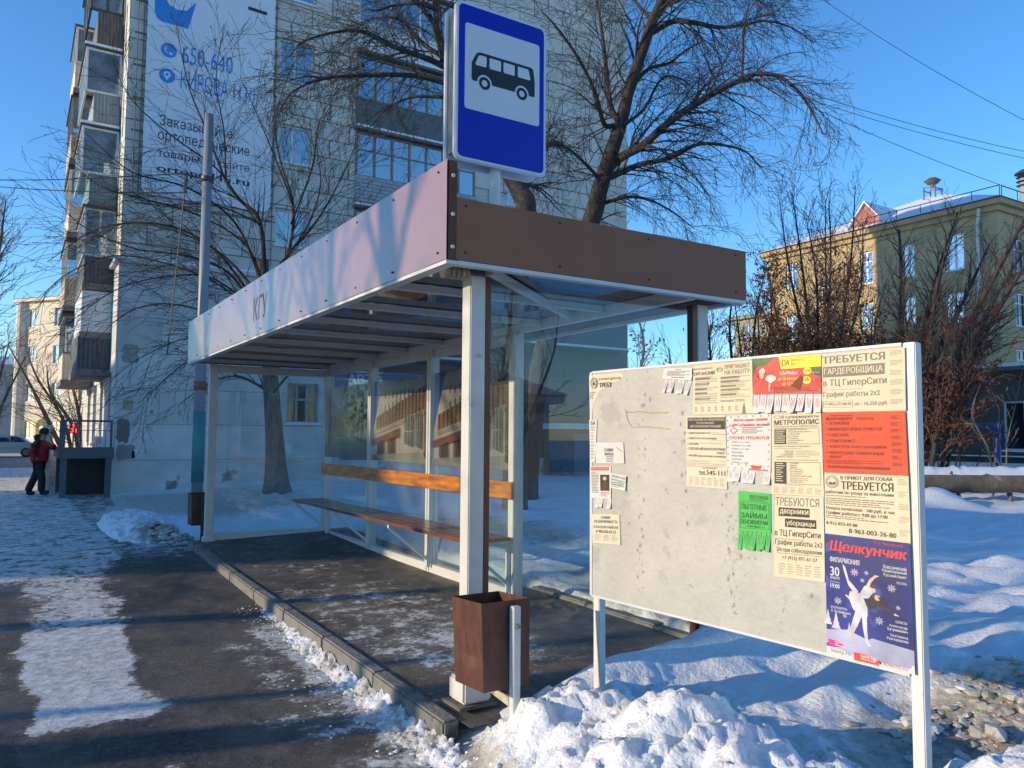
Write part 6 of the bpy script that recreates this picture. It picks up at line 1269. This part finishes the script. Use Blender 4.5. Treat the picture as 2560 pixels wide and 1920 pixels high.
def bush_tree(name, label, x, y, z, h, n, spread, seed, mat_t, mat_w, lean=(0, 0), dens=2.2, L=1.2, r=.07, grav=(.0, -.10, -.12, -.1), every=(3.2, 3.4, 2.4), group=None, rmin=.006, leaves=None, berries=None, maxl=3, sl=.2, start=.18):
    t = thing(name, label, 'tree', (x, y, z), group); R = random.Random(seed); tr = MB(); gw = Grow(seed + 1, grav, .09, (.5, .5, .5), every, rmin, sl, (.35, .8), maxl)
    tips = []
    for i in range(n):
        a = 2 * pi * (i + R.random() * .7) / n; s_ = spread * R.uniform(.4, 1.); hh = h * R.uniform(.75, 1.)
        p0 = Vector((x + .12 * cos(a) * min(n - 1, 2), y + .12 * sin(a) * min(n - 1, 2), z - .15)); p3 = Vector((x + lean[0] + cos(a) * s_, y + lean[1] + sin(a) * s_, z + hh))
        m1 = p0.lerp(p3, .35) + Vector((R.uniform(-.2, .2), R.uniform(-.2, .2), hh * .08)); m2 = p0.lerp(p3, .7) + Vector((R.uniform(-.25, .25), R.uniform(-.25, .25), hh * .05))
        p = limb(tr, [p0, m1, m2, p3], r * R.uniform(.7, 1), r * .15, 7, 5); gw.along(p, r * .6, r * .2, dens * 1.9, L, 1, start, .12); tips += p[6:]
    tr.build('trunk', mat_t, t, smooth=True); gw.mb.build('crown', mat_w, t)
    for nm, spec in (('dry_leaves', leaves), ('berries', berries)):
        if not spec: continue
        cnt, mat_, size, zlo, zhi, clump = spec; lf_ = MB(); V = gw.mb.v
        for _ in range(cnt):
            c = Vector(R.choice(V))
            if not (z + zlo < c.z < z + zhi): continue
            for _ in range(clump):
                q = c + Vector((R.gauss(0, size * 1.6), R.gauss(0, size * 1.6), -abs(R.gauss(0, size * 2.0))))
                if nm == 'berries': 
                    e = size * R.uniform(.6, 1); lf_.add([q + Vector(v_) * e for v_ in ((1, 0, 0), (-1, 0, 0), (0, 1, 0), (0, -1, 0), (0, 0, 1), (0, 0, -1))], [(0, 2, 4), (2, 1, 4), (1, 3, 4), (3, 0, 4), (2, 0, 5), (1, 2, 5), (3, 1, 5), (0, 3, 5)])
                else:
                    u = Vector((R.gauss(0, 1), R.gauss(0, 1), R.gauss(0, 1))).normalized() * size; v_ = u.cross(Vector((R.gauss(0, 1), R.gauss(0, 1), R.gauss(0, 1)))).normalized() * size * R.uniform(.3, .55)
                    lf_.add([q - u, q + v_, q + u, q - v_], [(0, 1, 2, 3)])
        o = lf_.build(nm, mat_, t); o['kind'] = 'stuff'
    return t
dry = M('dry_brown_leaves', (.085, .035, .020), .8, .5, 2); berry = M('red_rowan_berries', (.15, .018, .013), .5, .4, 3)
def at_px(px, d, z=.3): p = gd(px, 1090, d); return p.x, p.y, z
for i, (px, d, h, sp_, n, lb_, lv, br, mw, ln) in enumerate((
        (2010, 22, 6.6, 1.7, 6, 'rowan full of dry brown leaves in front of the sunlit yellow wall', (1300, dry, .058, 1.4, 6.4, 7), None, twig_b, (0, 0)),
        (2190, 23, 5.9, 1.7, 5, 'rowan with brown leaves and red berry clusters behind the board', (850, dry, .058, .8, 4.6, 7), (300, berry, .038, 1.2, 4.4, 9), twig_b, (0, 0)),
        (2330, 24, 6.8, 2.2, 5, 'bare rowan with red berries leaning in front of the drainpipe', (260, dry, .06, .5, 3.6, 6), (240, berry, .038, 2.0, 5.4, 9), twig_d, (.8, -.4)),
        (2290, 19, 4.0, 1.2, 5, 'short rowan with dark red leaves right behind the board post', (750, M('dark_red_leaves', (.07, .020, .014), .8, .5, 2), .058, .3, 3.2, 8), None, twig_b, (0, 0)),
        (1930, 26, 5.2, 1.4, 5, 'leafy rowan at the left end of the row near the yellow corner', (900, dry, .06, .8, 5.0, 7), None, twig_d, (0, 0)))):
    x, y, z = at_px(px, d); bush_tree('rowan_tree', lb_, x, y, z, h, n, sp_, 300 + i * 7, bark, mw, ln, leaves=lv, berries=br, group='rowans in front of the yellow building', L=1.5, r=.07, dens=3.8)
x, y, z = at_px(2260, 27); bush_tree('bare_tree', 'large dark bare tree with a forked leaning trunk at the right edge', x, y, z, 10.5, 7, 3.2, 351, bark, twig_d, (3.2, -1.6), L=2.0, r=.20, dens=2.8)
x, y, z = at_px(2080, 30); bush_tree('bare_tree', 'tall slender bare tree whose tips rise above the red gable', x, y, z, 11.6, 7, 2.4, 361, bark, twig_d, (0, 0), L=1.8, r=.10, dens=3.2, rmin=.007)
x, y, z = at_px(1820, 27); bush_tree('bare_tree', 'thin bare tree just right of the shelter roof', x, y, z, 8.2, 4, 1.8, 371, bark, twig_d, (0, 0), L=1.4, r=.09, dens=2.4, rmin=.007)
x, y, z = at_px(1905, 29); bush_tree('bare_tree', 'bare tree standing at the corner of the yellow building', x, y, z, 7.6, 4, 1.9, 377, bark, twig_d, (0, 0), L=1.4, r=.09, dens=2.2, rmin=.007)
x, y, z = at_px(1620, 25); bush_tree('bare_tree', 'crooked bare tree seen through the glass of the shelter', x, y, z, 5.6, 3, 2.0, 383, bark, twig_b, (.8, 0), L=1.3, r=.13, dens=2.6, leaves=(120, dry, .08, 1.5, 5, 6))
x, y, z = at_px(2485, 18); bush_tree('sapling', 'thin pale sapling in front of the heating pipe', x, y, z, 3.2, 3, 1.0, 391, bark_pale, M('pale_grey_twigs', (.17, .16, .15), .9, .2, 4), (0, 0), L=.7, r=.03, dens=1.5, every=(1., 1., 1.), rmin=.004, maxl=2)
x, y, z = at_px(2380, 20); bush_tree('sapling', 'dark shrubby sapling between board post and blue frame', x, y, z, 2.6, 5, 1.0, 395, bark, twig_b, (0, 0), L=.7, r=.025, dens=2, rmin=.004, maxl=2)
# sunlit street trees at the left edge
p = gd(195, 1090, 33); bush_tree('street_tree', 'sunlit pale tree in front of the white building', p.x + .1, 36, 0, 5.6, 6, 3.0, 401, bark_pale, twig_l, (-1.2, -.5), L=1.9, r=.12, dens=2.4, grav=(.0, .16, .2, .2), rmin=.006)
p = gd(-40, 1090, 42); bush_tree('street_tree', 'tall tree whose bare tips reach in from the left edge', p.x - .8, 42, 0, 13, 5, 3.6, 407, bark_pale, twig_b, (0, 0), L=2.3, r=.20, dens=2.2, rmin=.008)
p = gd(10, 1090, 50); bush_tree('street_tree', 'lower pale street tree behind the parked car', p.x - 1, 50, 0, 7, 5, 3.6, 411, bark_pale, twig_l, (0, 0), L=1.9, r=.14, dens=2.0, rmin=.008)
# trees across the pavement, outside the picture: they throw the bands of shade
for i, (x, y, r_, lb_) in enumerate(((-9.2, 7.35, .27, 'thick street tree outside the picture nearest the viewer'), (-11.5, 10.75, .22, 'street tree outside the picture beside the kerb'), (-8.0, 12.6, .24, 'street tree outside the picture further along'), (-12.5, 8.9, .12, 'slim street tree outside the picture'))):
    bush_tree('street_tree', lb_, x, y, 0, 10, 1, .3, 421 + i * 3, bark, twig_d, (0, .6), L=2.8, r=r_, dens=(2.2, 3.6, 3.6, 3.2)[i], rmin=(.008, .012, .013, .012)[i], start=.45)
bush_tree('street_tree', 'street tree behind the viewer', 11.5, -11.0, 0, 7, 4, 2.6, 433, bark, twig_b, (0, 0), L=1.7, r=.09, dens=1.6, rmin=.008)

# ------------------------------------------------------------------ utility pole with teal mesh, wires
up = gz(492, 1238, .12); up = gd(492, 1238, 15.6); ux, uy = up.x, up.y
pl = thing('utility_pole', 'tall grey blue steel pole with a teal mesh wrap and red band at its foot', 'utility pole', (ux, uy, .1))
topz = gY(536, 289, uy).z
mb = MB(); mb.tube([(ux, uy, -.1), (ux, uy, topz)], [.112, .088], 16); mb.build('shaft', M('blue_grey_pole', (.21, .235, .27), .5, .06, 2), pl, smooth=True)
za, zb = gY(498, 1205, uy).z, gY(505, 1030, uy).z
mb = MB(); mb.tube([(ux, uy, za), (ux, uy, zb)], .120, 16); mb.build('mesh_wrap', M('teal_mesh', (.05, .20, .21), .6, .35, 60), pl, smooth=True)
zc, zd = gY(505, 975, uy).z, gY(505, 955, uy).z
mb = MB(); mb.tube([(ux, uy, zd), (ux, uy, zc)], .126, 16); mb.build('red_band', M('faded_red_band', (.25, .07, .045), .6, .2, 6), pl, smooth=True)
zw_ = gY(536, 452, uy).z
mb = MB(); mb.tube([(ux, uy, zw_ - .05), (ux, uy, zw_ + .05)], .125, 16); mb.bar((ux - .15, uy, zw_), (ux - .45, uy, zw_ + .05), .03); mb.tube([(ux - .4, uy - .02, zw_), (ux - .42, uy - .02, zw_ - .35)], .035, 6); mb.build('clamp', dark_metal, pl)
def wire(name, label, a, b, sag, r, group=None):
    a, b = Vector(a), Vector(b); mb = MB(); mb.tube([a.lerp(b, i / 16) - Vector((0, 0, sag * 4 * (i / 16) * (1 - i / 16))) for i in range(17)], r, 4); return tag(mb.build(name, black, None), label, 'wire', group)
wire('wire', 'upper dark wire crossing the sky left of the balconies', (ux - .45, uy, zw_ + .05), gd(-120, 445, 26), .1, .012)
wire('wire', 'lower dark wire just below it left of the balconies', (ux - .42, uy - .02, zw_ - .35), gd(-120, 454, 25), .1, .012)
for (x0, y0_, x1, y1_, sg_, lb_) in ((1980, -55, 2640, 340, .25, 'topmost wire slanting down across the sky at the right'), (1900, 190, 2640, 395, .2, 'upper wire of the pair across the sky at the right'), (1900, 205, 2640, 412, .2, 'lower wire of the pair across the sky at the right'), (1920, 215, 2640, 510, .2, 'lowest wire slanting towards the yellow roof')):
    wire('wire', lb_, gd(x0, y0_, 26), gd(x1, y1_, 24), sg_, .009)
wire('wire', 'dark cable hanging down beside the pole', (ux - .42, uy - .02, zw_ - .3), (ux - .62, uy + .1, 3.2), -.02, .012)

# heating pipe, playground frame
hp = thing('heating_pipe', 'thick insulated heating pipe topped with snow at the right edge', 'pipe', (17, 9, .5))
pa_, pb_ = gd(2290, 1200, 16.5), gd(2620, 1200, 16.5); pa_.z = pb_.z = .78; dv = (pb_ - pa_).normalized(); pa_ = pa_ - dv * 4; pb_ = pb_ + dv * 3
mb = MB(); n = 60; R = random.Random(2)
mb.tube([pa_.lerp(pb_, i / n) for i in range(n + 1)], [.25 + .035 * noise.noise(Vector((i * .5, 0, 0))) for i in range(n + 1)], 14); mb.build('insulation', M('weathered_wrapping', (.13, .105, .075), .9, .4, 3, .6, 9, col2=(.26, .23, .19), thr=.58, c2scale=2.5), hp, smooth=True)
mb = MB()
for s in range(9):
    c = pa_.lerp(pb_, (s + .5) / 9); q = dv.cross(Vector((0, 0, 1)))
    mb.bar(c - Vector((0, 0, .24)), c - Vector((0, 0, .9)), .06); 
mb.build('support', dark_metal, hp)
vs = []; fs = []; q = dv.cross(Vector((0, 0, 1))); n = 90
for i in range(n + 1):
    c = pa_.lerp(pb_, i / n); h_ = .05 + .09 * max(-.62, noise.noise(Vector((i * .35, 3, 0))) + .5 * noise.noise(Vector((i * .9, 5, 0)))) 
    for k in range(7):
        a = pi * (k / 6) * .64 + pi * .18; rr = .25 + (h_ + .06 * noise.noise(Vector((i * .8, k, 1)))) * sin(pi * k / 6); vs.append(c + q * rr * cos(a) + Vector((0, 0, rr * sin(a))))
for i in range(n):
    for k in range(6): fs.append((i * 7 + k, i * 7 + k + 1, (i + 1) * 7 + k + 1, (i + 1) * 7 + k))
mb = MB(); mb.add(vs, fs); mb.build('snow_cap', MATS['lumpy_snow'], hp, smooth=True)
pf = thing('playground_frame', 'blue and yellow metal playground frame behind the heating pipe', 'climbing frame', (22, 11, .3))
f0, f1 = gd(2492, 1090, 21), gd(2300, 1090, 22.5)
blue_p, yel_p = M('blue_enamel', (.012, .04, .22), .4, .1, 4), M('yellow_enamel', (.40, .30, .03), .4, .1, 4)
zt_ = 1.65 + 36 / 1974 * 21
mb = MB(); mb.tube([(f0.x, f0.y, -.1), (f0.x, f0.y, zt_)], .09, 10); mb.build('blue_post', blue_p, pf, smooth=True); mb = MB(); mb.tube([(f1.x, f1.y, -.1), (f1.x, f1.y, zt_)], .09, 10); m1_ = f0.lerp(f1, .28); mb.build('blue_post', blue_p, pf, smooth=True); mb = MB(); mb.tube([(f0.x, f0.y, zt_), (m1_.x, m1_.y, zt_)], .06, 8); mb.build('blue_bar', blue_p, pf, smooth=True); mb = MB(); m2_ = f0.lerp(f1, .72); mb.tube([(m2_.x, m2_.y, zt_), (f1.x, f1.y, zt_)], .06, 8); mb.build('blue_bar', blue_p, pf, smooth=True)
mb = MB(); mb.tube([(m1_.x, m1_.y, zt_), (m2_.x, m2_.y, zt_)], .062, 8); mb.build('yellow_bar', yel_p, pf, smooth=True)

# ------------------------------------------------------------------ parked car at the far crossing
def car(name, label, x, y, z, rz, paint):
    t = thing(name, label, 'car', (0, 0, 0)); Lh = 2.2
    prof = [(-2.2, .32), (-2.2, .72), (-2.12, .92), (-1.55, .98), (-1.0, 1.38), (-.35, 1.45), (.35, 1.43), (1.05, 1.0), (1.95, .86), (2.18, .68), (2.2, .34), (1.85, .24), (-1.85, .24)]
    mb = MB(); wd = lambda z_: .86 - .20 * ss(.9, 1.45, z_)
    n = len(prof); mb.add([(px, -wd(pz), pz) for px, pz in prof] + [(px, wd(pz), pz) for px, pz in prof], [tuple(range(n))[::-1], tuple(range(n, 2 * n))] + [(i, (i + 1) % n, n + (i + 1) % n, n + i) for i in range(n)])
    mb.build('body', paint, t, bevel=.05)
    for s in (-1, 1):
        for a, b, c_, d_ in ((-1.32, -.86, -.42, -.42), (-.36, -.36, .30, .88)):
            mb = MB(); w_ = lambda z_: s * (wd(z_) + .006); mb.add([(a, w_(1.0), 1.0), (b, w_(1.36), 1.36), (c_, w_(1.39), 1.39), (d_, w_(1.02), 1.02)], [(0, 1, 2, 3)]); mb.build('side_window', dark_glass, t)
        for wx in (-1.35, 1.35):
            mb = MB(); mb.lathe((wx, s * .76, .31), [(.31, -.1), (.33, -.06), (.33, .06), (.31, .1)], 18, 'y'); wh = mb.build('wheel', black, t)
            mb = MB(); mb.lathe((wx, s * .865, .31), [(.21, -.01), (.20, .01)], 14, 'y'); mb.build('rim', M('silver_rim', (.16, .16, .17), .3, .1, 5, metal=.7), wh)
        mb = MB(); mb.box(2.1, s * .55 - .18, .66, 2.19, s * .55 + .18, .80); mb.build('headlight', M('lamp_glass', (.6, .6, .62), .15, .1, 5), t)
        mb = MB(); mb.box(-2.215, s * .6 - .16, .70, -2.1, s * .6 + .16, .88); mb.build('tail_light', M('tail_red', (.35, .01, .01), .3, .1, 5), t)
    mb = MB(); mb.add([(-1.5, -.62, 1.0), (-1.5, .62, 1.0), (-1.03, .58, 1.375), (-1.03, -.58, 1.375)], [(0, 1, 2, 3)]); mb.add([(1.03, -.64, 1.025), (1.03, .64, 1.025), (.42, .58, 1.42), (.42, -.58, 1.42)], [(0, 1, 2, 3)]); mb.build('windscreen', dark_glass, t)
    t.location = (x, y, z); t.rotation_euler.z = rz; return t
cpos = gd(18, 1138, 54)
car('parked_car', 'silver car at the far crossing behind the walking man', cpos.x - .2, cpos.y, .01, radians(175), M('silver_paint', (.42, .42, .43), .3, .05, 3, metal=.5))

# ------------------------------------------------------------------ walking man
def skin(name, joints, edges, mat_, parent=None, sub=2, flat=None):
    me = bpy.data.meshes.new(name); me.from_pydata([j[:3] for j in joints], edges, []); o = bpy.data.objects.new(name, me); COL.objects.link(o)
    if not me.skin_vertices: bpy.context.view_layer.objects.active = o
    md = o.modifiers.new('skin', 'SKIN'); md.use_smooth_shade = True
    for v_, j in zip(me.skin_vertices[0].data, joints): r = j[3]; v_.radius = (r if not isinstance(r, tuple) else r[0], r if not isinstance(r, tuple) else r[1])
    me.skin_vertices[0].data[0].use_root = True
    s_ = o.modifiers.new('sub', 'SUBSURF'); s_.levels = sub; s_.render_levels = sub
    dg = bpy.context.evaluated_depsgraph_get(); m2 = bpy.data.meshes.new_from_object(o.evaluated_get(dg)); o.modifiers.clear(); o.data = m2
    m2.materials.clear(); m2.materials.append(mat_)
    m2.polygons.foreach_set('use_smooth', [True] * len(m2.polygons))
    if parent: o.parent = parent
    return o
skin_m = M('skin', (.40, .23, .17), .6, .08, 8); trousers_m = M('black_trousers', (.012, .013, .018), .8, .3, 6); red_m = M('red_jacket', (.34, .012, .016), .7, .2, 6); jblack = M('black_jacket_yoke', (.014, .013, .016), .75, .3, 6)
J = [(0, 0, .92, .09), (.0, 0, 1.12, .10), (.02, 0, 1.34, .11), (.04, 0, 1.46, .06), (.075, 0, 1.54, (.09, .075)), (.085, 0, 1.63, (.095, .08)),
     (.02, -.09, .86, .065), (.10, -.10, .47, .05), (.10, -.10, .12, .045), (.19, -.10, .06, .045), (.27, -.11, .07, .035),
     (-.02, .09, .86, .065), (-.13, .10, .46, .05), (-.27, .10, .11, .045), (-.20, .10, .045, .045), (-.13, .10, .03, .035),
     (.02, -.19, 1.39, .06), (-.14, -.24, 1.14, .048), (-.02, -.20, .98, .035), (.03, -.18, .96, .028),
     (.04, .19, 1.39, .06), (.30, .20, 1.20, .042), (.25, .09, 1.40, .030), (.235, .06, 1.46, .032)]
EJ = [(0, 1), (1, 2), (2, 3), (3, 4), (4, 5), (0, 6), (6, 7), (7, 8), (8, 9), (9, 10), (0, 11), (11, 12), (12, 13), (13, 14), (14, 15), (2, 16), (16, 17), (17, 18), (18, 19), (2, 20), (20, 21), (21, 22), (22, 23)]
hand = len(J) - 1
for i, (dx, dz, dy) in enumerate(((.0, .07, -.02), (.02, .075, -.01), (.035, .07, .0), (.045, .055, .01), (-.035, .04, .02))):
    x, y, z = J[hand][:3]; a = len(J); J.append((x + dx * .6, y + dy, z + dz * .55, .011)); J.append((x + dx * .9 - .02, y + dy - .01, z + dz, .009)); EJ += [(hand, a), (a, a + 1)]
man = skin('person', J, EJ, skin_m); tag(man, 'man in a red and black jacket and black cap walking past the porch', 'person')
jk = skin('jacket', [(0, 0, .78, (.185, .22)), (-.01, 0, .98, (.195, .235)), (0, 0, 1.18, (.195, .24)), (.01, 0, 1.34, (.17, .225)), (.03, .0, 1.44, (.09, .10)),
     (.02, -.21, 1.37, .085), (-.15, -.29, 1.14, .088), (-.02, -.235, .97, .078), (.04, .21, 1.37, .085), (.30, .22, 1.20, .072), (.265, .12, 1.34, .056)], [(0, 1), (1, 2), (2, 3), (3, 4), (3, 5), (5, 6), (6, 7), (3, 8), (8, 9), (9, 10)], red_m, man)
skin('jacket_yoke', [(-.01, 0, 1.27, (.16, .215)), (.0, 0, 1.36, (.155, .22)), (.0, 0, 1.46, (.10, .11)), (.0, -.225, 1.37, .098), (-.10, -.275, 1.22, .088)], [(0, 1), (1, 2), (1, 3), (3, 4)], jblack, man)
skin('hood', [(-.05, 0, 1.42, .11), (-.07, 0, 1.52, .105), (-.04, 0, 1.60, .09)], [(0, 1), (1, 2)], jblack, man)
skin('trousers', [(0, 0, .88, (.14, .16)), (.02, -.09, .80, .11), (.10, -.10, .47, .098), (.10, -.10, .08, .095), (-.02, .09, .80, .11), (-.13, .10, .46, .098), (-.29, .10, .07, .095)], [(0, 1), (1, 2), (2, 3), (0, 4), (4, 5), (5, 6)], trousers_m, man)
skin('shoe', [(.05, -.10, .08, .068), (.16, -.10, .07, .066), (.29, -.11, .09, .055)], [(0, 1), (1, 2)], jblack, man); skin('shoe', [(-.32, .10, .07, .068), (-.22, .10, .055, .066), (-.10, .10, .05, .055)], [(0, 1), (1, 2)], jblack, man)
mb = MB(); mb.lathe((.075, 0, 0), [(.108, 1.625), (.114, 1.66), (.108, 1.71), (.078, 1.75), (.02, 1.768)], 16); o = mb.build('cap', jblack, smooth=True); o.parent = man
mb = MB(); mb.lathe((.055, 0, 0), [(.085, 1.56), (.102, 1.60), (.104, 1.628)], 14); o = mb.build('hair', M('grey_hair', (.05, .045, .04), .8, .2, 20), smooth=True); o.parent = man
mb = MB(); mb.prism([(.14, -.085, 1.64), (.25, -.065, 1.625), (.275, 0, 1.622), (.25, .065, 1.625), (.14, .085, 1.64)], (0, 0, .018)); o = mb.build('cap_peak', jblack); o.parent = man
mb = MB(); mb.prism([(.165, -.014, 1.60), (.165, .014, 1.60), (.168, .02, 1.555), (.168, -.02, 1.555)], (.035, 0, -.004)); o = mb.build('nose', skin_m); o.parent = man
mb = MB()
for s in (-1, 1): mb.lathe((.172, s * .035, 1.605), [(.003, -.003), (.012, 0), (.003, .006)], 8, 'x')
mb.box(.168, -.025, 1.522, .176, .025, 1.53); o = mb.build('eyes_and_mouth', jblack); o.parent = man
mb = MB()
for s in (-1, 1): mb.lathe((.07, s * .088, 1.585), [(.012, -.01), (.03, 0), (.012, .01)], 8, 'y')
o = mb.build('ears', skin_m); o.parent = man
mp = gz(95, 1238, .05); man.location = (mp.x - .0, mp.y, .05); man.scale = (.98, .98, .98); man.rotation_euler.z = radians(-18)
# dark bin bag-like litter and twigs on the snow
mb = MB(); R = random.Random(12)
for _ in range(46):
    x = R.uniform(2.2, 6.5); y = R.uniform(1.6, 6)
    if x < 4.4 and y > 3.6: continue
    z = snow_h(x, y) + .006; a = R.uniform(0, 3.1); l_ = R.uniform(.015, .05); mb.bar((x, y, z), (x + l_ * cos(a), y + l_ * sin(a), z + .004), .004)
tag(mb.build('fallen_twigs', twig_b), 'small twigs scattered on the snow', 'twigs', kind='stuff')
